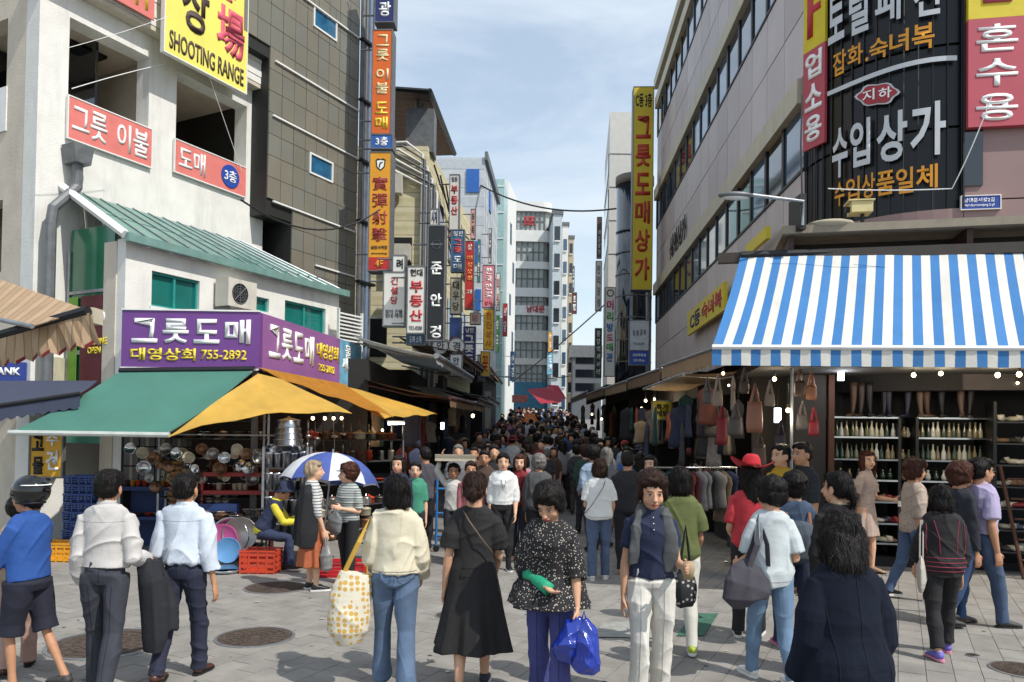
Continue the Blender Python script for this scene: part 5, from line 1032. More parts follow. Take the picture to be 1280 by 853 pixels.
for i, (ya, yb) in enumerate(((15.4, 20), (20.2, 26), (26.2, 34), (34.2, 44))):
    xx = -2.95 + .05 * (ya - 15); shopfront(f'dim shop front under the left side awnings, {yz[i]} beyond the corner shop', xx, ya, yb, 'L', 3.3, 'shop fronts under the left awnings')
    for k in range(10 if i < 2 else 5): y = ya + (yb - ya) * rnd.random(); hang(xx + rnd.uniform(.05, .35), y, gz(y) + rnd.choice((1.4, 2.2, 2.4)), f'hung on the {yz[i]} left side stall', f'garments on left stall {i+1}', 1, rnd.uniform(.8, 2.2))
# bulky dark display packed with goods between corner shop and hall
t = thing('clothes_rack', 'steel rack crowded with hanging trousers and scarves behind the woman in the red hat', 'clothes rack', (2.55, 10.6, 0), R(20))
MB().tube([(-.7, 0, 1.42), (.7, 0, 1.42)], .015, 8).build('rail', steel, t)
for x in (-.7, .7): MB().tube([(x, 0, 0), (x, 0, 1.42)], .015, 8).build('upright', steel, t); MB().tube([(x, -.25, .03), (x, .25, .03)], .015, 8).build('foot', steel, t)
for i in range(13):
    x = -.62 + i * .1; p = t.location + Vector((x * math.cos(R(20)), x * math.sin(R(20)), 1.37)); hang(p.x, p.y, p.z, 'on the steel clothes rack behind the red hat', 'garments on the rack', .85, R(110) + rnd.uniform(-.2, .2))
for i in range(9): p = Vector((3.0 + .09 * i, 10.2 - .02 * i, 1.0)); hang(p.x, p.y, p.z + rnd.uniform(0, .1), 'on the low rail beside the clothes rack', 'garments on the low rail', .75, R(100))

# ================================================================ corner shop goods on the left
def crate(label, loc, th, w, d, h, m, group=None):
    t = thing('plastic_crate', label, 'crate', loc, th, group); mb = MB(); mb.box(0, w, 0, d, 0, .015)
    mb.build('base', m, t); n = 4
    for (a, b, c, e) in ((0, w, 0, .015), (0, w, d - .015, d)):
        q = MB()
        for k in range(n): q.box(a, b, c, e, h * k / n + .004, h * (k + .62) / n)
        for k in range(5): q.box(w * k / 4 - (.02 if k == 4 else 0), w * k / 4 + (0 if k == 4 else .02), c - .004, e + .004, 0, h)
        q.build('side', m, t)
    for (a, b) in ((0, .015), (w - .015, w)):
        q = MB()
        for k in range(n): q.box(a, b, .015, d - .015, h * k / n + .004, h * (k + .62) / n)
        q.box(a - .003, b + .003, d * .45, d * .55, 0, h); q.build('end', m, t)
    MB().box(-.008, w + .008, -.008, .0, h - .02, h + .004).box(-.008, w + .008, d, d + .008, h - .02, h + .004).build('rim', m, t); return t
cr_red = mat('crate_red', 'c8452a', .45, var=.08, dirt=.2); cr_blue = mat('crate_blue', '1c3b78', .5, var=.1); cr_yel = mat('crate_yellow', 'd9961c', .5, var=.1)
p = G(322, 718); crate('orange red plastic crate the vendor sits on', (p.x - .24, p.y, 0), 0, .46, .32, .3, cr_red)
p = G(62, 703); crate('yellow crate beside the blue crate stack', (p.x - .15, p.y, 0), 0, .45, .32, .26, cr_yel)
p = G(425, 723); crate('red crate behind the two women in stripes', (p.x - .3, p.y, 0), .1, .6, .35, .18, mat('crate_scarlet', 'b8242a', .45), None)
for k in range(9): p = G(79, 700); crate(f'dark blue crate, level {("one at the bottom","two","three","four","five","six","seven","eight","nine at the top")[k]} of the tall blue stack', (p.x - .17 + .01 * (k % 2), p.y + .25, .13 * k), 0, .42, .3, .12, cr_blue, 'stack of blue crates')
for i in range(3): p = G(160 + i * 22, 668); bx_ = crate(('left', 'middle', 'right')[i] + ' one of the yellow trays behind the men in white shirts', (p.x, p.y - .3, .78), 0, .27, .3, .1, cr_yel, 'yellow trays')
GS = Frame(225, 11.7, 8)
pot_me = MB().lathe([(0, 0), (.10, 0), (.115, .015), (.118, .1), (.124, .102), (.12, .11), (.06, .135), (.015, .142), (.018, .165), (0, .168)], seg=18, close=False).mesh('steel_pot', True)
can_me = MB().lathe([(0, 0), (.055, 0), (.055, .16), (.058, .162), (.058, .185), (0, .19)], seg=12, close=False).mesh('steel_canister', True)
bowl_me = MB().lathe([(0, 0), (.04, 0), (.085, .05), (.09, .052), (.08, .05), (0, .012)], seg=16, close=False).mesh('steel_bowl', True)
cup_me = MB().lathe([(0, 0), (.03, 0), (.038, .09), (.04, .09), (.034, .085), (0, .01)], seg=10, close=False).mesh('steel_cup', True)
tray_me = MB().lathe([(0, 0), (.24, 0), (.27, .03), (.28, .03), (.25, -.005), (0, -.008)], seg=28, close=False).mesh('round_tray', True)
mixm = [steel, mat('steel_dull', '8f8c88', .35, .9, var=.2), mat('copper_brown', '7a5a44', .4, .6, var=.2), mat('enamel_cream', 'b5aa94', .4)]
def shelf(label, fr, xa, xb, zs, dep=.4):
    t = thing('shelf_unit', label, 'shelf', fr.o, fr.th)
    for z in zs: bx('shelf_board', mat('board_dark', None), t, xa, xb, 0, dep, z - .02, z)
    for x in (xa, xb): bx('upright', zinc, t, x - .015, x + .015, -.01, .02, 0, max(zs) + .3); bx('upright', zinc, t, x - .015, x + .015, dep - .03, dep, 0, max(zs) + .3)
    return t
z5 = (.45, .8, 1.12, 1.42, 1.72, 2.0); shelf('shelf unit of pots and pans in the corner shop', GS, -.3, 1.25, z5)
nm5 = ('lowest', 'second', 'third', 'fourth', 'fifth', 'top')
for k, z in enumerate(z5):
    rows(pot_me if k % 2 == 0 else bowl_me, 'steel_pot' if k % 2 == 0 else 'steel_bowl', GS, -.25, 1.2, .14, z, 6 if k % 2 == 0 else 8, f'{"lidded steel pot" if k % 2 == 0 else "steel bowl"} on the {nm5[k]} shelf of the corner shop', 'pot' if k % 2 == 0 else 'bowl', f'goods on shelf {k+1} of the corner shop', mixm)
    if k % 2: rows(bowl_me, 'steel_bowl', GS, -.25, 1.2, .14, z + .05, 8, f'steel bowl stacked second on the {nm5[k]} shelf of the corner shop', 'bowl', f'second layer on shelf {k+1}', mixm); rows(pot_me, 'steel_pot', GS, -.25, 1.2, .3, z, 5, f'steel pot behind the bowls on the {nm5[k]} shelf of the corner shop', 'pot', f'pots behind bowls on shelf {k+1}', mixm)
GB = Frame(330, 10.9, 5); z6 = (.3, .66, 1.0, 1.32); shelf('narrow shelf unit of shiny steel canisters beside the umbrella', GB, 0, .62, z6, .3)
for k, z in enumerate(z6):
    for r_ in range(2 if k < 3 else 1): rows(can_me, 'steel_canister', GB, .02, .6, .07 + .13 * r_, z, 5, f'steel canister on the {nm5[k] if k<3 else "top"} shelf of the canister rack, {("front","back")[r_]} row', 'canister', f'canisters row {k+1}{("front","back")[r_]}', [steel], .004, 1.25)
for k in range(5):
    o = link('big_pot', pot_me, steel, None, GB.w(.32, .12, 1.56 + k * .085), (0, 0, k), (1.9 - .12 * k, 1.9 - .12 * k, .75 if k < 4 else 1)); tag(o, f'big steel pot, {("first and lowest","second","third","fourth","fifth and topmost")[k]} of the shiny stack', 'pot', 'tower of big steel pots')
for k, (px, py, d, s, m, lab) in enumerate(((287, 672, 10.5, 1.0, steel, 'biggest round tray'), (278, 676, 10.4, .8, mat('tray_pink', 'c0508c', .4), 'pink rimmed round tray'), (285, 688, 10.3, .62, mat('tray_blue', '5a8fc0', .4), 'light blue round tray'), (300, 668, 10.45, .85, mixm[1], 'dull round tray'))):
    p = D(px, py, d); o = link('round_tray', tray_me, m, None, p, (R(80), 0, R(-6 + 4 * k)), (s, s, s)); tag(o, f'{lab} leaning upright at the front of the corner shop', 'tray', 'trays leaning at the corner shop')
for k in range(8):
    for j in range(3): p = D(309 + j * 8, 700 - k * 8.5, 10.7 + .0 * j); o = link('steel_bowl', bowl_me, mixm[(k + j) % 2], None, p, (0, 0, 0), (.85, .85, .85)); tag(o, f'small steel bowl in the {("left","middle","right")[j]} bowl column by the red rack', 'bowl', f'bowl column {("left","middle","right")[j]}')
redm = mat('rack_red', '8f1f1c', .5); t = thing('display_rack', 'red metal display rack holding cups above the leaning trays', 'rack', GS.w(.45, -.5, 0), GS.th)
for z in (.95, 1.22): bx('shelf_board', redm, t, 0, 1.0, 0, .3, z - .06, z)
for x in (0, .98): bx('upright', redm, t, x, x + .03, 0, .3, 0, 1.22)
for k, z in enumerate((.95, 1.22)): rows(cup_me, 'steel_cup', GS, .5, 1.4, -.4, z + .002, 12, f'shiny steel cup on the {("lower","upper")[k]} level of the red rack', 'cup', f'cups on red rack level {k+1}', [steel, mixm[3]], .003, 1.1); rows(bowl_me, 'steel_bowl', GS, .5, 1.4, -.28, z + .002, 7, f'steel bowl behind the cups on the {("lower","upper")[k]} level of the red rack', 'bowl', f'bowls on red rack level {k+1}', [steel, mixm[1]], .003, .9)
p = G(277, 702); t = thing('basin', 'shallow white enamel basin on the ground in front of the trays', 'basin', (p.x, p.y, 0), 0); MB().lathe([(.16, 0), (.2, .14), (.21, .14), (.17, .0)], seg=24).build('bowl', whitepaint, t, True)
p = G(283, 715); t = thing('basin', 'wide steel pan on the ground nearest the white shirted man', 'basin', (p.x, p.y, 0), 0); MB().lathe([(.2, 0), (.25, .05), (.26, .05), (.21, .0)], seg=24).build('bowl', steel, t, True)
# goods hung under the tarpaulin and stacked boxes further along
for k in range(16):
    px = 385 + (k % 8) * 11; py = 545 + (k // 8) * 22 + rnd.uniform(-5, 5); d = 12.6 + .3 * (k % 8); p = D(px, py, d); o = link('ladle', MB().ball((0, 0, 0), (.05, .05, .025)).tube([(0, .03, .01), (0, .04, .22)], .006, 5).mesh('ladle', True) if k == 0 else ladle_me, mixm[k % 4], None, p, (0, 0, rnd.uniform(0, 3)), (1.3, 1.3, 1.3)); ladle_me = o.data
    tag(o, 'ladle or strainer hung under the yellow tarpaulin, ' + ('upper row' if k < 8 else 'lower row'), 'ladle', 'kitchen tools under the tarpaulin ' + ('upper' if k < 8 else 'lower'))
SB = Frame(385, 13.2, 50); z7 = (.5, .9, 1.3, 1.7); shelf('shelf unit of kitchen goods under the yellow tarpaulin', SB, 0, 2.2, z7, .35)
for k, z in enumerate(z7): rows((pot_me, bowl_me, can_me, pot_me)[k], ('steel_pot', 'steel_bowl', 'steel_canister', 'steel_pot')[k], SB, .05, 2.15, .15, z, 8, f'kitchen ware on the {nm5[k] if k<3 else "top"} shelf under the yellow tarpaulin', 'kitchenware', f'ware under tarpaulin {k+1}', mixm + [cr_red, gcl[8]])
SC2 = Frame(152, 11.75, 4)
for i in range(4):
    for k in range(3): t = thing('cardboard_box', f'{("bottom","middle","top")[k]} grey carton of the {("first","second","third","fourth")[i]} column under the green awning', 'box', SC2.w(.02 + .24 * i, .05, .98 + .3 * k), SC2.th + rnd.uniform(-.05, .05), 'cartons under the green awning'); bx('carton', mat('carton_grey', '5e5a5c', .8, var=.15), t, 0, .22, 0, .25, 0, .28); bx('tape', mat('tape', '8a8478', .4), t, .09, .13, -.002, -.0005, 0, .28)
t = thing('display_rack', 'blue display stand under the cartons in the corner shop', 'rack', SC2.w(0, -.1, 0), SC2.th); bx('shelf_board', mat('board_blue', '1e3566', .6), t, 0, 1.0, 0, .5, .9, .96); bx('front_panel', mat('board_blue', None), t, 0, 1.0, .4, .45, 0, .9); bx('shelf_board', mat('board_blue', None), t, 0, 1, 0, .4, .45, .5)
# umbrella
p = D(416, 566, 10.6); t = thing('umbrella', 'open blue and white umbrella shading the seated vendor', 'umbrella', p, R(12)); ub = mat('umb_blue', '4a5fa8', .7, trans=.2); uw = mat('umb_white', 'd9dbe0', .7, trans=.2); n = 8; Ru = .68
t.rotation_euler = (R(-6), R(5), R(12))
for k in range(n):
    V = []
    for j in range(7):
        f_ = j / 6
        for i in range(5): a = 2 * math.pi * (k + i / 4) / n; r_ = Ru * math.sin(f_ * 1.25) / math.sin(1.25) * (1 - .04 * f_ * math.sin(math.pi * i / 4)); V.append((r_ * math.cos(a), r_ * math.sin(a), -.42 * (1 - math.cos(f_ * 1.25)) / (1 - math.cos(1.25)) + .03 * f_ * math.sin(math.pi * i / 4)))
    MB().add(V, [(j * 5 + i, (j + 1) * 5 + i, (j + 1) * 5 + i + 1, j * 5 + i + 1) for j in range(6) for i in range(4)]).build('panel', ub if k % 2 else uw, t, True); a = 2 * math.pi * k / n; MB().tube([(0, 0, -.02), (Ru * .6 * math.cos(a), Ru * .6 * math.sin(a), -.17), (Ru * math.cos(a), Ru * math.sin(a), -.43)], .004, 4).build('rib', zinc, t)
MB().tube([(0, 0, .05), (0, 0, -1.2)], .012, 8).build('shaft', zinc, t)
# blue trolley frame
p = G(545, 690); t = thing('trolley', 'blue tubular steel trolley frame standing behind the woman in the black dress', 'trolley', (p.x, p.y, 0), 0); tb = mat('blue_steel', '2f6fae', .4)
for z in (.25, .6, .98): MB().tube([(0, 0, z), (.45, 0, z)], .018, 8).build('rail', tb, t)
for x in (0, .45): MB().tube([(x, 0, 0.03), (x, 0, 1.05 + .08 * (x == 0))], .02, 8).build('upright', tb, t); MB().lathe([(.05, -.02), (.05, .02)], (x, 0, .05), 12, 'y').build('wheel', black, t)

# more stock: deep shelf between the bottle shelves, hanging wares and boxes in the corner shop
for k, z in enumerate(shelfz[1:6]): rows(vase_me, 'ornament', SR, xm - .1, xm + .1, .18, z, 3, f'small vase in the dark gap between the bottle shelves, {("top","second","third","fourth","fifth")[k]} row', 'vase', f'vases in the gap row {k+1}', gcols)
GH = Frame(228, 10.95, 6); tub = MB().lathe([(0, 0), (.1, 0), (.13, .12), (.135, .12), (.12, .0)], seg=18, close=False).mesh('steel_pan', True)
bx_t = thing('hanging_rail', 'steel rail of pans hung under the green and yellow awnings', 'rail', GH.w(0, 0, 1.78), GH.th); MB().tube([(-.75, 0, 0), (1.35, 0, 0)], .012, 8).build('rail', zinc, bx_t)
for i in range(13):
    o = link('hanging_pan', tub, mixm[(i * 3) % 4], None, GH.w(-.68 + i * .16, .0, 1.56 - .06 * (i % 3)), (R(78), 0, GH.th + rnd.uniform(-.4, .4)), (.62, .62, .62)); tag(o, 'steel pan hanging from the rail under the green and yellow awnings', 'pan', 'pans hanging from the rail')
CS = Frame(232, 10.75, 6); t = thing('display_stand', 'low stepped stand heaped with shiny bowls in front of the corner shop shelves', 'stand', CS.w(0, 0, 0), CS.th)
for k in range(3): bx('step', mat('board_blue', None), t, 0, .62, .22 * k, .22 * k + .21, 0, .32 + .22 * k)
for k in range(3):
    for q in range(3): rows(bowl_me, 'steel_bowl', CS, .02, .6, .11 + .22 * k, .325 + .22 * k + .04 * q, 5, f'shiny bowl on the {("front","middle","back")[k]} step of the low stand, {("bottom","second","top")[q]} of its pile', 'bowl', f'bowls on step {k+1} level {q+1}', [steel, mixm[1], mixm[3]], .002, .72)
GD = Frame(385, 12.6, 30)
for k in range(4):
    for i in range(6): o = link('steel_pot', pot_me, mixm[(i + k) % 4], None, GD.w(.05 + i * .2, .1, .02 + .19 * k), (0, 0, i), (.8, .8, 1.1)); tag(o, f'lidded pot in the {("ground","second","third","top")[k]} row of the stack under the tarpaulin', 'pot', f'pot stack row {k+1} under the tarpaulin')

cloth('little orange parasol far up the crowded street', D(658, 517, 33), D(668, 517, 33), D(672, 528, 32.4), D(654, 528, 32.4), .0, mat('orange_cloth', 'c9722a', .7, trans=.3), cat='parasol', name='parasol', wr=.03)
for z, me_, n_, nm_ in ((.962, cup_me, 10, 'cup'), (.502, bowl_me, 6, 'bowl')): rows(me_, 'plastic_' + nm_, SC2, .04, .96, .02, z, n_, f'coloured {nm_} on the blue display stand, {"top" if z > .9 else "middle"} board', nm_, f'{nm_}s on the blue stand', [cr_yel, cr_red, whitepaint, cr_blue, mixm[3], gcl[5]], .004, 1.0)
for k in range(26):
    i = k % 2; ya, yb = ((10.9, 14.6), (14.8, 18.8))[i]; y = ya + (yb - ya) * rnd.random(); hang(3.3 - rnd.uniform(0, .5), y, gz(y) + rnd.choice((1.3, 2.1, 2.4, 2.6)), f'in the front rank of the {yz[i]} right side stall', f'front garments on right stall {i+1}', .9, rnd.uniform(.2, 2.8))

for k, (px, a, b, w_, m_, lb) in enumerate(((1000, 470, 496, 15, brnb, 'dark brown satchel high on the black pillar'), (1014, 476, 500, 14, tanl, 'tan satchel high on the black pillar'), (1003, 512, 538, 16, gryb, 'grey satchel midway down the black pillar'), (1017, 520, 545, 14, redb, 'wine red purse midway down the black pillar'), (975, 536, 566, 15, mat('bag_plum', None), 'plum bag hanging beside the steel pole'), (930, 470, 492, 13, brnb, 'small brown bag in the top row of hanging bags'), (884, 482, 505, 12, gryb, 'grey bag at the street end of the top row'), (962, 486, 508, 13, pal, 'pale bag just left of the steel pole'))):
    bag(lb, px, a + 6, b, w_, 9.75 if px < 990 else 10.2, m_, strap_py=a - 10)

for r_ in range(3):
    for i in range(11):
        o = link('hanging_pan', (tub, bowl_me, pot_me)[(i + r_) % 3], mixm[(i * 5 + r_) % 4], None, GH.w(-.62 + i * .185 + .05 * r_, .28 + .12 * r_, 1.28 + .2 * (i % 2) - .16 * r_), (R(rnd.uniform(60, 95)), rnd.uniform(-.3, .3), GH.th + rnd.uniform(-.5, .5)), (.75, .75, .75)); tag(o, f'pan or bowl hung {("in front of","among","behind")[r_]} the crowded wares under the green awning', 'pan', f'crowded hung wares rank {r_+1}')
for i in range(5):
    for k in range(6): o = link('steel_pot', pot_me, mixm[(i + k) % 3], None, PA.w(-.95 + .215 * i, -.62 + .03 * (i % 2), .002 + .112 * k), (0, 0, i + k), (.85, .85, .66)); tag(o, f'{("lowest","second","third","fourth","fifth","topmost")[k]} pot of the {("first","second","third","fourth","fifth")[i]} floor stack from the blue crates', 'pot', 'floor stacks of pots')
bask = mat('basket', '8a6a44', .8, var=.25, scale=30, bump=.6, bscale=60)
for k in range(9): o = link('basket', bowl_me, bask, None, PA.w(-1.08, -.35, .7 + .075 * k), (0, 0, k), (1.25, 1.25, 1.5)); tag(o, f'brown woven basket, {("first and lowest","second","third","fourth","fifth","sixth","seventh","eighth","ninth and topmost")[k]} of the nested pile', 'basket', 'nested pile of baskets')

for i, (ya, yb, m, lab) in enumerate(((15.2, 18.4, tan2, 'low brown stall canopy under the long grey awning'), (18.6, 22.6, tan, 'low tan stall canopy behind the brown one on the left'), (22.8, 27.5, mar, 'low maroon stall canopy on the left'), (27.8, 34, greyc, 'low grey stall canopy on the left halfway up the street'))):
    z = 2.55 + .055 * max(0, ya - 17); awning('stall_canopy', lab, [(-3.0 + .05 * (ya - 15), ya, z + .35), (-2.85 + .05 * (ya - 15), yb, z + .35), (-.95 + .03 * (ya - 15), yb, z), (-1.25 + .03 * (ya - 15), ya, z)], m, mar, val=.2, group='low stall canopies on the left', bar_r=.04)
for k in range(18):
    i = k % 2; ya, yb = ((15.4, 20), (20.2, 26))[i]; y = ya + (yb - ya) * rnd.random(); hang(-2.35 + .05 * (y - 15) + rnd.uniform(0, .5), y, gz(y) + rnd.choice((1.5, 2.0, 2.3)), f'in the front rank of the {yz[i]} left side stall', f'front garments on left stall {i+1}', .9, rnd.uniform(.2, 2.8))
# ================================================================ people
WS = bpy.data.scenes.new('work_bench')
def remesh(mb, vox, smooth=2, deci=1.0, name='body', wr=None, seed=0):
    me = mb.mesh(name); ob = bpy.data.objects.new('tmp', me); WS.collection.objects.link(ob)
    md = ob.modifiers.new('r', 'REMESH'); md.mode = 'VOXEL'; md.voxel_size = vox
    if smooth: sm = ob.modifiers.new('s', 'SMOOTH'); sm.factor = .5; sm.iterations = smooth
    if deci < 1: dc = ob.modifiers.new('d', 'DECIMATE'); dc.ratio = deci
    vl = WS.view_layers[0]; vl.update(); dg = vl.depsgraph; dg.update()
    out = bpy.data.meshes.new_from_object(ob.evaluated_get(dg)); bpy.data.objects.remove(ob); bpy.data.meshes.remove(me)
    n = len(out.vertices); co = np.empty(n * 3); out.vertices.foreach_get('co', co); co = co.reshape(-1, 3)
    if wr and n:
        no = np.empty(n * 3); out.vertex_normals.foreach_get('vector', no); no = no.reshape(-1, 3)
        rs = np.random.RandomState(seed); f = np.zeros(n); amp, freq, st = wr
        q = co * freq
        for k in range(6):
            d = rs.normal(size=3); d[2] *= st; d /= np.linalg.norm(d); w2 = rs.normal(size=3); ph = rs.uniform(0, 6)
            m_ = np.clip(np.sin(q @ rs.normal(size=3) * .22 + ph * 2) * 1.3, 0, 1)
            f += (1 - np.abs(np.sin(q @ d * .40 * (1 + .22 * k) + 1.0 * np.sin(q @ w2 * .2 + ph) + ph))) ** 3 * m_
            f += .10 * np.sin(q @ w2 * .35 + ph)
        f -= .35
        co = co + no * (f * amp * 1.3)[:, None]; out.vertices.foreach_set('co', co.ravel())
    out.polygons.foreach_set('use_smooth', [True] * len(out.polygons)); out.update(); out.name = name; return out
SKIN = {'a': mat('skin_a', 'c99a7c', .55, var=.06, scale=12), 'b': mat('skin_b', 'b98767', .55, var=.07, scale=12), 'c': mat('skin_c', 'd6a98c', .55, var=.05, scale=12)}
for m_ in SKIN.values(): m_.node_tree.nodes['Principled BSDF'].inputs['Subsurface Weight'].default_value = .12; m_.node_tree.nodes['Principled BSDF'].inputs['Subsurface Radius'].default_value = (.02, .008, .004)
def hairm(key, c): return mat(key, c, .5, var=.5, scale=30, bump=.7, bscale=60, stretch=(1, 1, .12), spec=.22)
HAIR = {'k': hairm('hair_black', '15110f'), 'b': hairm('hair_brown', '2e1d15'), 'r': hairm('hair_auburn', '432318'), 'g': hairm('hair_blond_grey', 'a8947a'), 'w': hairm('hair_grey', '6e6a66')}
def fab(c, var=.08, **k):
    key = 'fabric_' + c
    return mat(key, c, k.pop('rough', .85), var=var, scale=9, bump=.35, bscale=14, **k)
denim = lambda c: mat('denim_' + c, c, .9, var=.22, scale=7, bump=.2, bscale=120)
WOMAN = [(.485, .070, .056, 0), (.52, .098, .070, -.006), (.56, .094, .066, -.002), (.61, .079, .056, .002), (.66, .081, .058, .004), (.72, .086, .066, .010), (.755, .089, .060, .007), (.785, .091, .050, .002), (.809, .078, .044, -.002), (.827, .050, .038, -.004), (.840, .034, .034, -.004)]
MAN = [(.485, .070, .056, 0), (.52, .090, .066, -.004), (.56, .088, .062, 0), (.61, .086, .060, .004), (.66, .090, .063, .005), (.72, .097, .068, .006), (.755, .102, .064, .004), (.785, .105, .053, .0), (.813, .089, .046, -.003), (.831, .056, .040, -.004), (.844, .038, .036, -.004)]
def rings(tab, H, f, z0, z1, e, n=14):
    """interpolated torso rings between relative heights"""
    out = []
    for i in range(n + 1):
        z = z0 + (z1 - z0) * i / n; k = 0
        zz = min(max(z, tab[0][0]), tab[-1][0])
        while k < len(tab) - 2 and tab[k + 1][0] < zz: k += 1
        a, b = tab[k], tab[k + 1]; u = (zz - a[0]) / (b[0] - a[0]); u = min(max(u, 0), 1); out.append((z * H, (a[1] + (b[1] - a[1]) * u) * H * f + e, (a[2] + (b[2] - a[2]) * u) * H * (1 + (f - 1) * 1.4) + e, (a[3] + (b[3] - a[3]) * u) * H))
    return out
def dirv(d): return Vector(d).normalized()
ARM = {'hang': ((.09, .02, -1), (.03, .16, -1)), 'swing_f': ((.10, .28, -1), (.0, .6, -1)), 'swing_b': ((.12, -.3, -1), (.06, -.1, -1)), 'bent': ((.16, -.12, -1), (-.15, 1, .15)), 'carry': ((.18, -.05, -1), (-.1, .8, -.35)), 'front': ((.12, .2, -1), (-.65, .7, .12)), 'up': ((.3, .1, .95), (-.35, .1, .9)), 'reach': ((.1, .8, -.6), (-.05, 1, -.15)), 'phone': ((.1, .1, -1), (-.35, .75, .75)), 'side': ((.35, -.05, -1), (.12, .1, -1))}
def skeleton(H, sex, P):
    sw = (.099 if sex == 'w' else .107) * H; lean = R(P.get('lean', 0)); hipz = P.get('hipz', .515) * H
    def Lr(p):
        p = Vector(p); q = p - Vector((0, 0, hipz)); return Vector((q.x, q.y * math.cos(lean) + q.z * math.sin(lean), -q.y * math.sin(lean) + q.z * math.cos(lean))) + Vector((0, 0, hipz)) if p.z > hipz else p
    J = {'lean': Lr, 'hipz': hipz}
    for s, k in ((-1, 'L'), (1, 'R')):
        sh = Lr((s * (sw - .012 * H), 0, .772 * H)); u, f = P.get('arm' + k, 'hang'), None
        u, f = ARM[u] if isinstance(u, str) else u
        u = dirv((u[0] * s * (.7 if u[0] > .13 and u[2] < 0 else 1), u[1], u[2])); f = dirv((f[0] * s, f[1], f[2])); el = sh + u * .172 * H; wr = el + f * .148 * H
        J['sh' + k], J['el' + k], J['wr' + k], J['fd' + k] = sh, el, wr, f
        hp = Vector((s * .052 * H, 0, .50 * H if 'hipz' not in P else hipz - .015 * H)); th, kn_ = P.get('leg' + k, (4, -2)); sp = P.get('spread', .012) * s
        td = dirv((sp + P.get('kx' + k, 0), math.sin(R(th)), -math.cos(R(th)))); cd = dirv((sp * .4 + P.get('cx' + k, 0), math.sin(R(kn_)), -math.cos(R(kn_)))); kn = hp + td * .235 * H; an = kn + cd * .228 * H
        J['hp' + k], J['kn' + k], J['an' + k] = hp, kn, an
    mn = min(J['anL'].z, J['anR'].z); J['drop'] = mn - .042 * H
    hy, hp_ = P.get('head', (0, 0)); J['neck'] = Lr((0, -.004 * H, .835 * H)); J['hc'] = Lr((0, .014 * H, .908 * H)); J['HR'] = Euler((-lean * .7 - R(hp_), 0, R(hy)), 'XYZ').to_matrix()
    return J
def hand(mb, w, f, s, H, fine, up=None, curl=.35):
    k = H / 1.65 * (1 if fine else 1.05); f = dirv(f); a = Vector((0, 1, 0)) if abs(f.y) < .75 else Vector((0, 0, 1)); a = (a - f * a.dot(f)).normalized(); nrm = Vector((-s, 0, 0)); nrm = (nrm - f * nrm.dot(f) - a * nrm.dot(a))
    nrm = nrm.normalized() if nrm.length > .05 else f.cross(a)
    mb.tube([w - f * .01, w + f * .02 * k, w + f * .055 * k, w + f * .09 * k, w + f * .098 * k], [(.023 * k, .019 * k), (.031 * k, .017 * k), (.039 * k, .017 * k), (.039 * k, .014 * k), (.03 * k, .01 * k)], 10, ax=a)
    for i, (o, l) in enumerate(((.029, .062), (.010, .070), (-.010, .066), (-.028, .052))):
        b = w + f * .088 * k + a * o * k; c = curl * (1 + .18 * i); p1 = b + (f + nrm * c * .5).normalized() * l * .5 * k; p2 = p1 + (f + nrm * c * 1.6).normalized() * l * .32 * k; p3 = p2 + (f * .8 + nrm * c * 2.6).normalized() * l * .25 * k
        mb.tube([b, p1, p2, p3], [.0098 * k, .0092 * k, .0082 * k, .0065 * k], 7)
    b = w + f * .03 * k + a * .03 * k; p1 = b + (f * .7 + a * .75 + nrm * .3).normalized() * .035 * k; p2 = p1 + (f + a * .25 + nrm * .4).normalized() * .032 * k; mb.tube([b, p1, p2], [.0125 * k, .011 * k, .008 * k], 7)
def head_parts(H, J, fine):
    k = (H / 1.62 if H > 1.5 else 1.5 / 1.62) * (1.11 if H > 1.5 else 1.14); c, M = J['hc'], J['HR']; E3 = M
    def T(p): return c + M @ (Vector(p) * k)
    mb = MB(); rot = M.to_4x4().to_euler()
    mb.ball(T((0, -.012, .028)), (.074 * k, .093 * k, .086 * k), 20, 14, rot); mb.ball(T((0, .014, -.022)), (.063 * k, .074 * k, .088 * k), 20, 14, rot)
    mb.ball(T((0, .036, -.076)), (.036 * k, .040 * k, .030 * k), 14, 10, rot); mb.ball(T((-.034, .040, -.036)), (.029 * k, .036 * k, .032 * k), 12, 8, rot); mb.ball(T((.034, .040, -.036)), (.026 * k, .034 * k, .03 * k), 12, 8, rot)
    mb.tube([T((0, .078, .02)), T((0, .090, -.004)), T((0, .104, -.028)), T((0, .09, -.038))], [.008 * k, .010 * k, .016 * k, .012 * k], 8)
    mb.ball(T((0, .083, -.057)), (.023 * k, .010 * k, .009 * k), 12, 8, rot); mb.ball(T((0, .068, .026)), (.050 * k, .014 * k, .012 * k), 12, 8, rot)
    for s in (-1, 1): mb.ball(T((s * .076, -.008, -.014)), (.009 * k, .02 * k, .032 * k), 10, 8, rot)
    nk = J['neck']; mb.tube([nk - Vector((0, 0, .05 * H)), nk, c + M @ Vector((0, -.022, -.05)) * k, c + M @ Vector((0, -.02, 0)) * k], [.052 * k, .052 * k, .049 * k, .044 * k], 14)
    return mb, T, k, rot
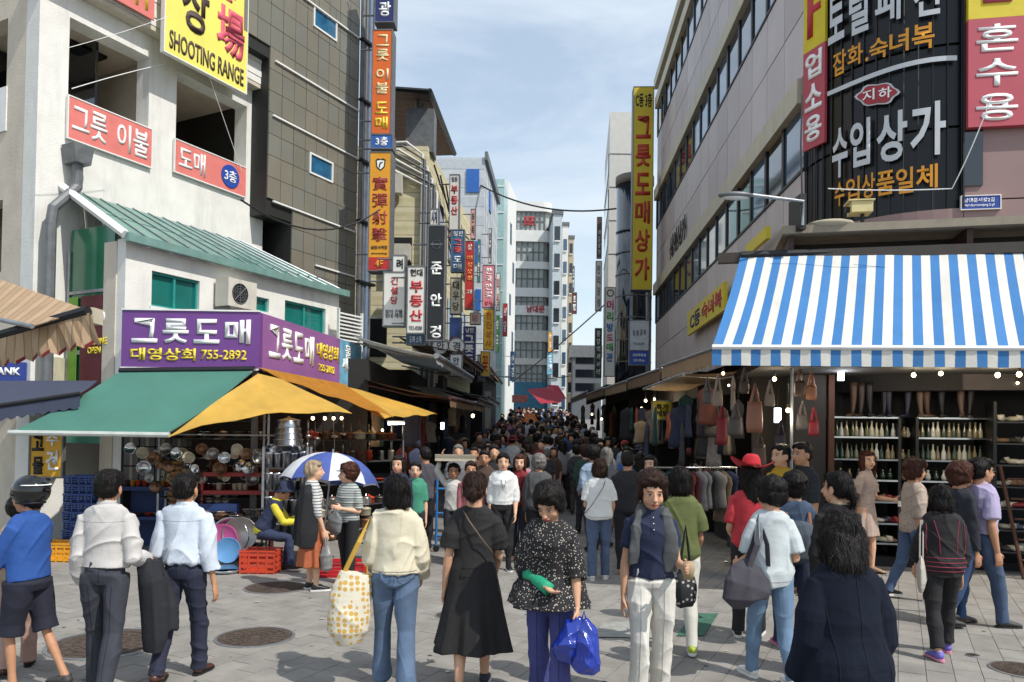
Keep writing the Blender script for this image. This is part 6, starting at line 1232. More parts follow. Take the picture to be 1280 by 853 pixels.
def cap(mb, T, k, rot, style, rr):
    B_ = lambda p, r, q=None: mb.ball(T(p), tuple(x * k for x in r), 16, 10, q or rot)
    if style == 'bald': 
        B_((0, -.03, -.0), (.079, .085, .06)); return
    B_((0, -.024, .036), (.083, .094, .088))
    if style in ('short', 'man'):
        B_((0, -.045, .0), (.079, .07, .07)); B_((0, .02, .085), (.066, .062, .036)); B_((-.03, .05, .075), (.035, .03, .028)); B_((.04, .045, .075), (.035, .03, .026))
        B_((0, -.055, -.04), (.06, .045, .035)) if style == 'short' else None
    if style in ('perm', 'curly'):
        for q_ in (-1, 1): B_((q_ * .070, -.012, .012), (.026, .048, .058)); B_((q_ * .045, .048, .076), (.034, .03, .026))
        B_((0, -.055, -.005), (.090, .066, .084)); B_((0, .028, .095), (.074, .056, .032)); B_((0, -.03, .056), (.096, .102, .09)); [B_((q_ * .078, -.005, -.012), (.022, .04, .048)) for q_ in (-1, 1)]
    if style == 'short':
        for q_ in (-1, 1): B_((q_ * .069, -.018, .012), (.022, .042, .045))
    if style in ('curly',):
        for i in range(120):
            a, b = rr.uniform(0, 2 * math.pi), rr.uniform(-.35, 1); ct = math.sqrt(max(0, 1 - b * b)); p = (math.cos(a) * ct * .09, -.024 + math.sin(a) * ct * .097, .036 + b * .094)
            if p[1] > .045 and p[2] < .055: continue
            B_(p, (rr.uniform(.012, .021),) * 3)
        B_((0, -.05, -.01), (.082, .06, .06))
    if style in ('bob', 'long', 'wavy'):
        B_((0, .025, .078), (.068, .06, .034))
        zb = {'bob': -.10, 'long': -.28, 'wavy': -.18}[style]
        mb.tube([T((0, -.035, .03)), T((0, -.05, -.04)), T((0, -.055, zb * .75)), T((0, -.05, zb))], [(.09 * k, .075 * k), (.092 * k, .062 * k), (.085 * k, .05 * k), (.06 * k, .03 * k)], 18, ax=(1, 0, 0))
        for s in (-1, 1): mb.tube([T((s * .066, .01, .05)), T((s * .078, .012, -.03)), T((s * .072, .01, zb * .8))], [(.022 * k, .036 * k), (.018 * k, .034 * k), (.012 * k, .02 * k)], 8)
    if style in ('bun', 'tied'):
        B_((0, -.04, .0), (.078, .068, .07)); B_((0, .02, .08), (.066, .06, .032)); B_((0, -.11, -.03), (.042, .036, .042)) if style == 'bun' else (B_((0, -.105, .0), (.028, .03, .03)), mb.tube([T((0, -.11, 0)), T((0, -.13, -.05)), T((0, -.115, -.12))], [.026 * k, .03 * k, .012 * k], 8))
def strands(o, style, k, T, rr):
    """loose locks lying on the hair so its outline is not a smooth cap"""
    me = o.data; n = len(me.vertices); co = np.empty(n * 3); no = np.empty(n * 3); me.vertices.foreach_get('co', co); me.vertex_normals.foreach_get('vector', no); co = co.reshape(-1, 3); no = no.reshape(-1, 3)
    rs = np.random.RandomState(rr.randrange(9999)); curly = style in ('curly', 'perm'); m = {'man': 1500, 'short': 1500}.get(style, 1900); V = []; F = []; L = (.020 if curly else .030 if style in ('man', 'short') else .05) * k
    dirs0 = rs.normal(size=(40, 3)) if curly else None; c0 = co.mean(0)
    for i in rs.randint(0, n, m):
        p, q = co[i], no[i]; d = np.array([0, -.35, -1.0]) + rs.normal(size=3) * (.9 if curly else .28)
        d = d - q * d.dot(q); d /= np.linalg.norm(d) + 1e-6; w = np.cross(q, d) * .0011 * k * rs.uniform(.6, 1.4); l = L * rs.uniform(.5, 1.2); b = len(V); up = rs.uniform(.08, .30 if curly else .16)
        for j, (a, h, ww) in enumerate(((0, -.0005, 1), (.5, up * .55, 1.1), (1.0, up * (.9 if curly else .5), .25))):
            c = p + d * l * a + q * (.0005 + l * h); V += [c - w * ww, c + w * ww]
        F += [(b, b + 2, b + 3, b + 1), (b + 2, b + 4, b + 5, b + 3)]
    old_f = [tuple(p_.vertices) for p_ in me.polygons]; base = n; m_ = o.material_slots[0].material
    nm = bpy.data.meshes.new('hair'); nm.from_pydata([tuple(v) for v in co] + [tuple(v) for v in V], [], old_f + [tuple(x + base for x in f_) for f_ in F]); nm.polygons.foreach_set('use_smooth', [True] * len(nm.polygons)); nm.materials.append(m_); nm.update(); o.data = nm
def person(label, px, fy, hy, yaw, sex='w', f=1.0, P={}, top=None, bot=None, hair=('short', 'k'), skin='a', vox=.008, fine=True, shoes=None, face=False, x_off=0, group=None, place=None, H=None, rs=0, glasses=False, over=None):
    """stand a figure on the pixel where its feet meet the ground"""
    if place is None:
        g = G(px, fy); H = D(px, hy, g.y).z - g.z if H is None else H
    else: g = Vector(place)
    H = min(max(H, 1.38), 1.86) * .985; rr = random.Random(int(px * 7 + fy)); seed = int(px * 13 + fy) % 9999
    t = thing('person', label, 'person', g, R(yaw), group); J = skeleton(H, sex, P); J0 = J; t.location.z = g.z - J['drop']
    f *= .94 if sex == 'w' else .89; tab = WOMAN if sex == 'w' else MAN; Lr = J['lean']; Tz = top or {}; Bz = bot or {}
    kind = Bz.get('kind', 'trousers'); sl = Tz.get('sleeve', .7)
    # ---- body: one continuous surface
    mb, T, k, rot = head_parts(H, J, fine)
    core = [(Lr((0, y, z)), (a, b)) for z, a, b, y in rings(tab, H, f, .50, .835, -.022, 8)]; mb.tube([c[0] for c in core], [c[1] for c in core], 14, ax=(1, 0, 0))
    ar = (.027 if sex == 'w' else .031) * H * (.6 + .4 * f)
    for s, q in ((-1, 'L'), (1, 'R')):
        sh, el, wr = J['sh' + q], J['el' + q], J['wr' + q]; m1 = sh.lerp(el, .5); c1 = 0.75 if sl > .4 else 1; c2 = .75 if sl > 1.4 else 1
        mb.tube([Lr((s * .04 * H, 0, .785 * H)), sh, m1, el], [ar * .9, ar * 1.05 * c1, ar * .92 * c1, ar * .78], 10); mb.tube([el - (wr - el) * .08, el, el.lerp(wr, .3), el.lerp(wr, .75), wr], [ar * .6, ar * .8, ar * .82 * c2, ar * .6 * c2, ar * .48], 10)
        hand(mb, wr, J['fd' + q], s, H, fine, curl=P.get('curl', .4))
        hp, kn, an = J['hp' + q], J['kn' + q], J['an' + q]; bl_ = Bz.get('len', 1.0); c3 = .7 if kind == 'trousers' else 1
        mb.tube([hp + Vector((0, 0, .03 * H)), hp, hp.lerp(kn, .5), kn, kn.lerp(an, .3), kn.lerp(an, .7), an], [.045 * H * c3, .046 * H * c3, .04 * H * c3, .030 * H * c3, .032 * H * c3, .024 * H * c3, .0195 * H], 12)
        mb.tube([an + Vector((0, 0, .01)), an + Vector((0, 0, -.02 * H)), an + Vector((0, .05 * H, -.028 * H)), an + Vector((0, .085 * H, -.032 * H))], [.02 * H, .021 * H, .018 * H, .012 * H], 8)
    body = link('body', remesh(mb, vox * (.78 if fine else 1.1), 2, .5, 'body'), SKIN[skin], t)
    # ---- top
    for Ti in ([top] if top else []) + ([over] if over else []):
        hem, e, z1 = Ti.get('hem', .50), Ti.get('ease', .016), Ti.get('z1', .834); mb = MB(); sl = Ti.get('sleeve', .7)
        rg = rings(tab, H, f, hem, z1, e); box_ = Ti.get('boxy', .5); mxa = max(r[1] for r in rg if r[0] > .70 * H); out = []; fl = Ti.get('flare', 0)
        for (z, a, b, y) in rg:
            if z < .73 * H: a = a + (max(mxa * .97, a) - a) * box_; b = b + max(0, (.064 * H * f + e) - b) * box_
            u = max(0, (.62 * H - z) / H) * fl; out.append((Lr((0, y, z)) if z > J['hipz'] else Vector((0, y, z)), (a + u * H, b + u * H)))
        o2 = list(reversed(out)); mb.tube([c[0] for c in o2], [c[1] for c in o2], 40, ax=(1, 0, 0), fold=(7, Ti.get('fold', .05), seed) if fl else None)
        if Ti.get('collar', 0): nk = J['neck']; mb.tube([nk - Vector((0, 0, .03)), nk + Vector((0, .002, .012 + Ti['collar']))], [.058 * k, .055 * k], 16)
        for s, q in ((-1, 'L'), (1, 'R')):
            sh, el, wr = J['sh' + q], J['el' + q], J['wr' + q]; sr = ar + e * .9 + Ti.get('wide', 0)
            sr0 = ar + e * .5; pts = [Lr((s * .04 * H, 0, .782 * H)), sh + Vector((0, 0, -.002 * H))]; rd = [sr0 * .8, sr0 * .98]
            if sl > 0:
                m = min(sl, 1.0); pts += [sh.lerp(el, m * .5), sh.lerp(el, m)]; rd += [sr * .98, sr * (1.0 if m < .99 else .93)]
                if sl > 1: m = sl - 1; pts += [el.lerp(wr, m * .5), el.lerp(wr, m)]; rd += [sr * .88, sr * Ti.get('cuff', .68)]
            if sl >= 0: mb.tube(pts, rd, 14)
        if Ti.get('open') is not None:      # cut the front away: only the vertices outside the gap survive the remesh
            pass
        link(Ti.get('name', 'shirt'), remesh(mb, vox * .9, 3, 1, 'top', (Ti.get('wr', .006) * 1.2, 27, .6), seed), Ti['m'], t)
    # ---- bottom
    if bot:
        mb = MB(); e = Bz.get('ease', .012); r0 = .052 * H * (.5 + .5 * f) + e * .6
        if kind == 'skirt':
            L_ = Bz.get('len', .6); zh = .60 * H; zb = zh - L_ * .58 * H; rg = rings(tab, H, f, .52, .61, e, 3)[::-1]; pts = [Vector((0, y, z)) for z, a, b, y in rg]; rd = [(a, b) for z, a, b, y in rg]; w0 = rd[-1]
            for i in range(1, 9): u = i / 8; pts.append(Vector((0, -.004 + Bz.get('drift', 0) * u, rg[-1][0] + (zb - rg[-1][0]) * u))); rd.append((w0[0] * (1 + Bz.get('flare', .25) * u), w0[1] * (1 + Bz.get('flare', .25) * 1.3 * u)))
            mb.tube(pts, rd, 56, ax=(1, 0, 0), fold=(Bz.get('nf', 7), Bz.get('fold', .10), seed)); wr_ = (.004, 18, .12)
        else:
            top_ = Bz.get('top', .60) if not Tz or Tz.get('hem', .5) > .552 else Tz.get('hem', .5) + .035
            rg = rings(tab, H, f, .49, top_, e, 5); lim = (Tz.get('hem', .5) - .01) * H if Tz and Tz.get('hem', .5) <= .552 else 9; dd_ = max(0, e - (Tz.get('ease', .016) - .016)) if lim < 9 else 0; mb.tube([Lr((0, y, z)) if z > J['hipz'] else Vector((0, y, z)) for z, a, b, y in rg], [(a - dd_ * (z > lim), b - dd_ * (z > lim)) for z, a, b, y in rg], 28, ax=(1, 0, 0))
            an_r = Bz.get('hemr', .040) ; L_ = Bz.get('len', 1.0)
            for s, q in ((-1, 'L'), (1, 'R')):
                hp, kn, an = J['hp' + q], J['kn' + q], J['an' + q]; pts = [hp + Vector((0, 0, .03 * H)), hp, hp.lerp(kn, .35), hp.lerp(kn, .7), kn]; rd = [r0 * 1.0, r0 * 1.02, r0 * .95, r0 * .82, max(.034 * H + e * .7, an_r * .85)]
                if L_ < .5: pts = pts[:4] + [hp.lerp(kn, L_ * 2)]; rd = rd[:4] + [rd[3] * Bz.get('sflare', 1.1)]
                else:
                    m = (L_ - .5) * 2; pts += [kn.lerp(an, .35 * m), kn.lerp(an, .7 * m), kn.lerp(an, m) - Vector((0, 0, .012 * H * (m > .95)))]; rd += [max(.036 * H + e * .6, an_r * .9), an_r * .95, an_r]
                mb.tube(pts, rd, 16)
            wr_ = (Bz.get('wr', .006) * .8, 22, .9)
        link(Bz.get('name', kind if kind != 'trousers' else 'trousers'), remesh(mb, vox * .9, 3, 1, 'bottom', wr_, seed + 5), Bz['m'], t)
        if Bz.get('belt'): z = top_ * H - .004; rg = rings(tab, H, f, top_ - .012, top_ + .006, e + .006, 1); MB().tube([Lr((0, y, z)) for z, a, b, y in rg], [(a, b) for z, a, b, y in rg], 28, ax=(1, 0, 0)).build('belt', Bz['belt'], t, True)
    # ---- shoes
    if shoes:
        up, so_ = shoes
        for s, q in ((-1, 'L'), (1, 'R')):
            an, kn = J['an' + q], J['kn' + q]; pit = P.get('toe' + q, 0); o = an + Vector((0, 0, -.042 * H)); mb = MB(); ks = H / 1.62
            mb.tube([(0, -.055 * ks, .05 * ks), (0, -.03 * ks, .045 * ks), (0, .03 * ks, .045 * ks), (0, .09 * ks, .035 * ks), (0, .15 * ks, .025 * ks), (0, .175 * ks, .02 * ks)], [(.02 * ks, .02 * ks), (.037 * ks, .036 * ks), (.038 * ks, .036 * ks), (.042 * ks, .026 * ks), (.038 * ks, .018 * ks), (.018 * ks, .01 * ks)], 14, ax=(1, 0, 0)); mb.tube([(0, -.01, .04 * ks), (0, -.012, .085 * ks)], [.036 * ks, .036 * ks], 12)
            shp = mb.build('shoe', up, t, True, loc=o, rot=(R(-pit), 0, R(-s * 6)))
            pts = [(.036, -.02), (.04, .06), (.045, .11), (.034, .165), (.0, .185), (-.034, .165), (-.042, .11), (-.036, .06), (-.034, -.03), (-.02, -.065), (.0, -.072), (.022, -.065)]; kk = len(pts)
            MB().add([(x * ks, y * ks, z) for z in (0, .02 * ks) for x, y in pts], [tuple(reversed(range(kk))), tuple(range(kk, 2 * kk))] + [(i, (i + 1) % kk, (i + 1) % kk + kk, i + kk) for i in range(kk)]).build('sole', so_, shp)
    # ---- hair and face
    if hair:
        mb = MB(); cap(mb, T, k, rot, hair[0], rr); curl = hair[0] == 'curly'
        link('hair', remesh(mb, vox * .95, 1 if curl else 2, .8, 'hair', (.006 if curl else .008 if hair[0] in ('perm', 'wavy') else .005, 60, .35 if not curl else 1), seed), HAIR[hair[1]], t)
        if fine: strands(t.children[-1] if False else [c for c in t.children if c.name.startswith('hair')][0], hair[0], k, T, rr)
    if face:
        ink = mat('eye_dark', '17110f', .2); wh = mat('eye_white', 'cfc8c0', .3); lip = mat('lip', 'a04a42', .5); brow = mat('brow', '2a1d18', .8)
        for s in (-1, 1):
            e = MB().ball(T((s * .031, .0775, .004)), (.0125 * k, .006 * k, .006 * k), 10, 6, rot).build('eye', wh, t, True); MB().ball(T((s * .031, .0825, .004)), (.006 * k, .003 * k, .0055 * k), 8, 6, rot).build('iris', ink, e, True)
            MB().tube([T((s * .045, .076, .0095)), T((s * .031, .0845, .0115)), T((s * .018, .080, .008))], .0022 * k, 5).build('eyelid', brow, t); MB().tube([T((s * .052, .074, .026)), T((s * .034, .088, .031)), T((s * .016, .088, .027))], .0024 * k, 5).build('eyebrow', brow, t)
        MB().tube([T((-.022, .086, -.058)), T((0, .0945, -.055)), T((.022, .086, -.058))], [.002 * k, .0055 * k, .002 * k], 6).tube([T((-.018, .087, -.061)), T((0, .0945, -.064)), T((.018, .087, -.061))], [.002 * k, .005 * k, .002 * k], 6).build('lips', lip, t, True)
        if glasses:
            g_ = MB()
            for s in (-1, 1): g_.tube([T((s * .033 + .022 * math.cos(a) , .094, .003 + .017 * math.sin(a))) for a in [i * math.pi / 6 for i in range(13)]], .0018 * k, 5); g_.tube([T((s * .055, .092, .005)), T((s * .078, .0, .0))], .0018 * k, 5)
            g_.build('glasses', black, t)
    t['H'] = round(H, 3); J['t'] = t; J['T'] = T; J['k'] = k; J['H'] = H; J['ar'] = ar; return J
def strap(J, pts, w, m, name='strap'):
    return MB().tube([Vector(p) for p in pts], [(w, .004)] * len(pts), 8, ax=None).build(name, m, J['t'], True)
def held(J, key, name, label, cat, builder, off=(0, 0, 0)):
    """a thing held in a hand stays top-level"""
    t = J['t']; p = t.matrix_basis @ (J['wr' + key] + J['fd' + key] * .09); ob = thing(name, label, cat, p + Vector(off), t.rotation_euler.z); builder(ob); return ob
def cloth_bag(ob, w, d, h, m, strap_h, name='bag_body', seed=0, hm=None):
    mb = MB(); n = 7; mb.tube([(0, 0, -strap_h - h * i / n) for i in range(n + 1)], [(w * a, d * b) for a, b in zip((.30, .42, .46, .49, .5, .5, .46, .30), (.12, .3, .42, .5, .52, .5, .42, .25))], 20, ax=(1, 0, 0))
    link(name, remesh(mb, .008, 3, .8, 'bag', (.008, 25, 1), seed), m, ob)
    for y in (-.012, .012): MB().tube([(-w * .24, y, -strap_h - .02), (-w * .1, y, -strap_h * .4), (0, y * .5, 0), (w * .1, y, -strap_h * .4), (w * .24, y, -strap_h - .02)], .007, 6).build('handle', hm or m, ob)
WSH = (mat('shoe_white', 'd6d4cf', .6), mat('sole_white', 'dcdad6', .7)); BSH = (mat('shoe_black', '19191b', .5), mat('sole_white', None)); LSH = (mat('shoe_brown', '4a2c20', .4), black); NSH = (mat('shoe_navy', '2a2c3a', .6), mat('sole_white', None)); PSH = (mat('shoe_pink', 'b85a8a', .6), mat('sole_pink', 'd88aa0', .7)); USH = (mat('shoe_violet', '6a62b0', .6), mat('sole_pink', None)); YSH = (mat('shoe_neon', 'a8b83a', .6), mat('sole_white', None)); DSH = (mat('shoe_grey', '3c3a3a', .6), black)
stridep = dict(legL=(14, 2), legR=(-10, -22)); stridem = dict(legL=(-10, -22), legR=(14, 2))
def Pz(*ds, **k):
    o = {}
    for d in ds: o.update(d)
    o.update(k); return o
# 1 motorcyclist in blue, side on at the left edge
blu = fab('264f94')
J = person('man in a blue long sleeved top and glossy black helmet, reaching forward', 32, 866, 594, 78, 'm', 1.12, Pz(stridep, armL=((.1, .45, -1), (-.1, 1, -.1)), armR=((.1, .35, -1), (-.05, 1, -.25)), legL=(10, -6), legR=(-14, -28), head=(5, -3)), dict(m=blu, sleeve=1.95, hem=.53, ease=.016, boxy=.7, collar=.01), dict(m=fab('1b1d2c'), len=.47, ease=.03), ('short', 'k'), 'b', shoes=DSH)
t = J['t']; hm = tag(bpy.data.objects.new('helmet', None), 'glossy black open helmet with a white stripe worn by the man in blue', 'helmet'); COL.objects.link(hm); hm.location = t.location + Euler((0, 0, t.rotation_euler.z)).to_matrix() @ (J['hc'] + Vector((0, -.01, .03))); hm.rotation_euler = (0, 0, t.rotation_euler.z)
V = []
MB().ball((0, -.012, .02), (.114, .132, .114), 24, 16).build('shell', mat('helmet_black', '0f0f11', .12, spec=.8), hm, True)
hs = lambda a, z, k=1.0: (.114 * k * math.cos(a) * math.sqrt(1 - ((z - .02) / .114) ** 2), -.012 + .132 * k * math.sin(a) * math.sqrt(1 - ((z - .02) / .114) ** 2), z)
MB().tube([hs(R(a), .065) for a in range(190, 351, 16)], [(.004, .016)] * 11, 8, ax=(0, 0, 1)).build('stripe', white_l, hm, True); MB().tube([hs(R(a), .0, 1.0) for a in range(20, 161, 14)], [(.006, .012)] * 11, 8).build('visor', black, hm, True); MB().tube([hs(R(a), -.06, 1.01) for a in range(0, 361, 20)], .008, 6).build('rim', black, hm, True)
# 2 partly hidden in beige
person('person in beige top and pink beige trousers half hidden behind the man in blue', 20, 838, 622, 30, 'w', 1.0, Pz(stridem), dict(m=fab('9c8a74'), sleeve=1.9), dict(m=fab('a9897c'), hemr=.06), ('short', 'k'), 'b', vox=.010, shoes=LSH)
# 3 man grey white shirt
charc = fab('34363f', .06)
J3 = person('man in a pale grey shirt and charcoal trousers carrying a jacket', 128, 866, 580, 4, 'm', 1.0, Pz(stridep, armL=((.16, -.1, -1), (.0, .5, -1)), armR=((.28, -.12, -1), (.05, 1, -.28)), legL=(12, 2), legR=(-9, -22)), dict(m=fab('bdb9b6', .04), sleeve=1.92, hem=.555, ease=.022, boxy=.75, collar=.012, wr=.009, cuff=.75), dict(m=charc, hemr=.062, belt=black, top=.585, wr=.008), ('man', 'k'), 'b', vox=.0075, shoes=LSH)
def jacket(ob):
    mb = MB(); mb.tube([(-.02, .02, .03), (.02, .0, -.12), (.05, -.02, -.30), (.06, -.03, -.52), (.05, -.03, -.62)], [(.06, .09), (.10, .10), (.11, .075), (.10, .06), (.07, .045)], 20, ax=(1, 0, 0)); mb.tube([(0, .08, .02), (.05, .08, -.15), (.13, .05, -.32), (.15, .04, -.48)], [.05, .06, .055, .045], 12)
    link('cloth', remesh(mb, .009, 3, .8, 'jacket', (.016, 20, .7), 5), fab('1f2026', .1), ob); MB().tube([(.11, .0, -.05), (.10, -.02, -.3), (.09, -.03, -.5)], [(.012, .004)] * 3, 6).build('lapel', fab('2a2b33'), ob)
held(J3, 'R', 'jacket', 'dark suit jacket folded over the forearm of the man in charcoal trousers', 'jacket', jacket, (.05, -.16, .0))
# 4 man white shirt
J4 = person('man in a light blue white shirt and navy trousers walking away with one arm hanging', 226, 848, 584, -4, 'm', .98, Pz(armL=((.22, -.08, -1), (-.1, .9, -.35)), armR=((.24, .02, -1), (.16, .10, -1)), legL=(-9, -24), legR=(14, 4)), dict(m=fab('c3ccd8', .04), sleeve=1.55, hem=.56, ease=.024, boxy=.75, collar=.012, wr=.009, cuff=.9), dict(m=fab('23263a', .06), hemr=.058, belt=black, top=.585, wr=.008), ('man', 'k'), 'b', vox=.0075, shoes=LSH)

def side_cap(J, m, label):
    p = J['t'].matrix_basis @ J['T']((0, -.01, .05)); o = thing('cap', label, 'hat', p, J['t'].rotation_euler.z); MB().ball((0, 0, 0), (.102, .118, .085), 18, 12).build('crown', m, o, True); MB().tube([(0, .08, .0), (0, .13, -.005), (0, .18, -.02)], [(.08, .006), (.075, .006), (.045, .004)], 12, ax=(1, 0, 0)).build('peak', m, o, True); return o

from mathutils.bvhtree import BVHTree
def seams(J, part, polys, m, side=-1, r=.0016, name='seam'):
    """stitched lines laid on a garment: each polyline (x, z in body heights) is projected on the cloth from behind (side -1) or in front (+1)"""
    o = [c for c in J['t'].children if c.name.split('.')[0] == part]
    if not o: return
    me = o[0].data; bv = BVHTree.FromPolygons([v.co for v in me.vertices], [tuple(p.vertices) for p in me.polygons]); H = J['H']
    for poly in polys:
        pts = []
        for (a, b) in zip(poly[:-1], poly[1:]):
            n = max(2, int(math.hypot(a[0] - b[0], a[1] - b[1]) * H / .015))
            for i in range(n): pts.append((a[0] + (b[0] - a[0]) * i / n, a[1] + (b[1] - a[1]) * i / n))
        pts.append(poly[-1]); out = []
        for x, z in pts:
            h = bv.ray_cast(Vector((x * H, side * 1.5, z * H)), Vector((0, -side, 0)))
            if h[0] is not None: out.append(h[0] + Vector((0, side * r * .5, 0)))
        if len(out) > 2: MB().tube(out, r, 5).build(name, m, o[0], True)
def pockets(J, m, part='trousers'):
    P_ = []
    for s in (-1, 1): x0, x1 = s * .018, s * .070; P_.append([(x0, .553), (x1, .556), (x1, .505), ((x0 + x1) / 2, .494), (x0, .505), (x0, .553)])
    seams(J, part, P_ + [[(0, .585), (0, .50)], [(-.085, .572), (-.04, .566), (0, .560), (.04, .566), (.085, .572)]], m)
# 5 seated vendor
g = G(335, 716); nav = fab('232a44'); yelf = fab('d2c23a')
J5 = person('vendor in a navy sun hat, yellow sleeves and navy vest sitting on the red crate', 335, 716, 600, -80, 'w', 1.05, dict(legL=(72, -6), legR=(80, 6), lean=24, head=(0, 30), armL=((.1, .55, -.9), (-.3, 1, .0)), armR=((.1, .5, -.9), (-.3, 1, .05))), dict(m=yelf, sleeve=1.8, hem=.5), dict(m=fab('2a3450'), hemr=.05), ('short', 'k'), 'b', vox=.010, place=(g.x - .12, g.y + .12, 0), H=1.5, shoes=DSH, over=dict(m=nav, sleeve=-1, ease=.024, hem=.53, name='vest', z1=.82))
t5 = J5['t']; ht = tag(bpy.data.objects.new('sun_hat', None), 'navy cloth sun hat on the head of the seated vendor', 'hat'); COL.objects.link(ht); ht.location = t5.matrix_basis @ (J5['T']((0, -.005, .05))); ht.rotation_euler = (0, 0, t5.rotation_euler.z)
MB().lathe([(.0, .105), (.07, .1), (.095, .06), (.102, .0), (.155, -.035), (.15, -.042), (.10, -.012)], seg=24, close=False).build('crown', nav, ht, True); ht.rotation_euler = (R(0), R(0), t5.rotation_euler.z)
# 6 orange skirt
strp = stripes('knit_stripe', ['c9c8c4', '6d7076'], 'Z', .035, widths=[0, .62]); strg = stripes('tee_stripe', ['9aa09e', '5c6462', 'b9bdb8', '6b7270'], 'Z', .06, widths=[0, .3, .5, .8])
J6 = person('woman with short blond hair, striped top, long black vest and rust skirt', 388, 738, 572, -62, 'w', .98, Pz(armL=((.1, .15, -1), (-.1, .4, -1)), armR=((.15, .1, -1), (.0, .35, -1)), legL=(3, -2), legR=(7, 0), head=(-10, 0)), dict(m=strp, sleeve=1.3, hem=.5, boxy=.6), dict(kind='skirt', m=fab('a65a38', .12), len=.72, flare=.28, fold=.13), ('short', 'g'), 'c', vox=.009, shoes=BSH)
mb = MB(); 
for s_x in (-1, 1): mb.tube([(s_x * .075, -.03, .80 * J6['H']), (s_x * .135, -.04, .74 * J6['H']), (s_x * .15, -.06, .62 * J6['H']), (s_x * .165, -.07, .45 * J6['H']), (s_x * .16, -.07, .33 * J6['H'])], [(.035, .07), (.03, .09), (.03, .10), (.03, .11), (.03, .10)], 14, ax=(1, 0, 0))
mb.tube([(0, -.09, .80 * J6['H']), (0, -.115, .70 * J6['H']), (0, -.12, .55 * J6['H']), (0, -.13, .33 * J6['H'])], [(.10, .02), (.15, .025), (.16, .025), (.17, .025)], 16, ax=(1, 0, 0)); link('long_vest', remesh(mb, .01, 3, .8, 'vest', (.006, 18, .4), 3), fab('1a1a1d'), J6['t'])
held(J6, 'R', 'shopping_bag', 'thin grey plastic bag held by the woman in the rust skirt', 'bag', lambda ob: cloth_bag(ob, .24, .14, .3, mat('plastic_grey', '9a9a98', .35, var=.1, trans=.3), .08, seed=2))
# 7 striped tee woman
J7 = person('curly haired woman with a visor, grey striped tee and black trousers', 434, 730, 577, 148, 'w', 1.04, Pz(armL=((.2, -.05, -1), (-.5, .9, .2)), armR=((.15, .0, -1), (.0, .4, -1)), legL=(5, 2), legR=(-4, -8), head=(-40, 0)), dict(m=strg, sleeve=.9, hem=.51, wide=.008, boxy=.6), dict(m=fab('1d1d20'), hemr=.055), ('curly', 'r'), 'c', vox=.009, shoes=BSH, face=True)
T7 = J7['T']; MB().tube([T7((-.07, .05, .035)), T7((-.05, .09, .035)), T7((0, .115, .035)), T7((.05, .09, .035)), T7((.07, .05, .035))], [(.02, .005)] * 5, 8).build('visor', black, J7['t'])
held(J7, 'L', 'handbag', 'small grey shoulder bag held by the woman in the striped tee', 'bag', lambda ob: cloth_bag(ob, .22, .12, .26, fab('6c6f70'), .06, seed=4))
# 9 cream sweater and jeans
J9 = person('woman in a cream sweater and blue jeans seen from behind', 492, 860, 588, 4, 'w', 1.06, Pz(armL=((.22, .05, -1), (-.15, .8, -.5)), armR=((.22, .0, -1), (.0, .75, -.7)), legL=(10, 4), legR=(-9, -24), head=(3, 0), spread=.03), dict(m=fab('cfc6ae', .05), sleeve=1.85, hem=.535, ease=.03, boxy=.9, wide=.012, wr=.008, name='sweater', cuff=.9), dict(m=denim('566983'), hemr=.072, ease=.014, wr=.009), ('bob', 'k'), 'a', vox=.0075, shoes=WSH)
MB().lathe([(.062, -.01), (.066, .01), (.06, .035)], J9['neck'], 20, close=False).build('red_collar', fab('7a1f28'), J9['t'], True)
totem = speckle('tote_print', 'd2cbb8', 'c49c50', 24, .40, rand=.3)
p = J9['t'].matrix_basis @ (J9['shL'] + Vector((-.10, .0, -.02))); tt = thing('tote_bag', 'long cream tote printed with ochre shapes hung from the shoulder of the woman in jeans', 'bag', p, R(10))
mb = MB(); mb.tube([(-.05, -.02, -.34), (-.07, -.02, -.45), (-.09, -.02, -.62), (-.10, -.02, -.76), (-.09, -.02, -.86)], [(.12, .05), (.145, .08), (.15, .10), (.15, .11), (.09, .07)], 20, ax=(1, 0, 0)); link('bag_body', remesh(mb, .008, 3, .8, 'bag', (.008, 16, 1), 9), totem, tt)
och = mat('ochre_strap', 'c29a3c', .8)
for yy in (-.05, .05): MB().tube([(-.14, yy * .6, -.36), (-.03, yy * 1.2, -.12), (.045, 0, .055), (.03, yy, -.14), (.03, yy * .6, -.36)], [(.016, .005)] * 5, 8).build('strap', och, tt)
# 10 black dress
blk = fab('1d1b1c', .08)
J10 = person('woman with a low bun in a loose black midi dress', 590, 860, 583, 2, 'w', 1.02, Pz(armL=((.24, -.1, -1), (.12, .15, -1)), armR=((.22, .1, -1), (-.1, .8, -.8)), legL=(-8, -24), legR=(12, 2), head=(-8, 4)), dict(m=blk, sleeve=.78, hem=.50, ease=.022, boxy=.6, wide=.022, name='bodice', fold=.04), dict(kind='skirt', m=blk, len=.72, flare=.62, fold=.12, nf=6, ease=.026), ('bun', 'b'), 'a', vox=.0075, shoes=NSH)
H_ = J10['H']; strap(J10, [(-.08, -.07, .815 * H_), (-.04, -.12, .775 * H_), (.05, -.155, .70 * H_), (.15, -.13, .62 * H_), (.19, -.03, .58 * H_)], .006, mat('strap_tan', '5a4a3a', .6))
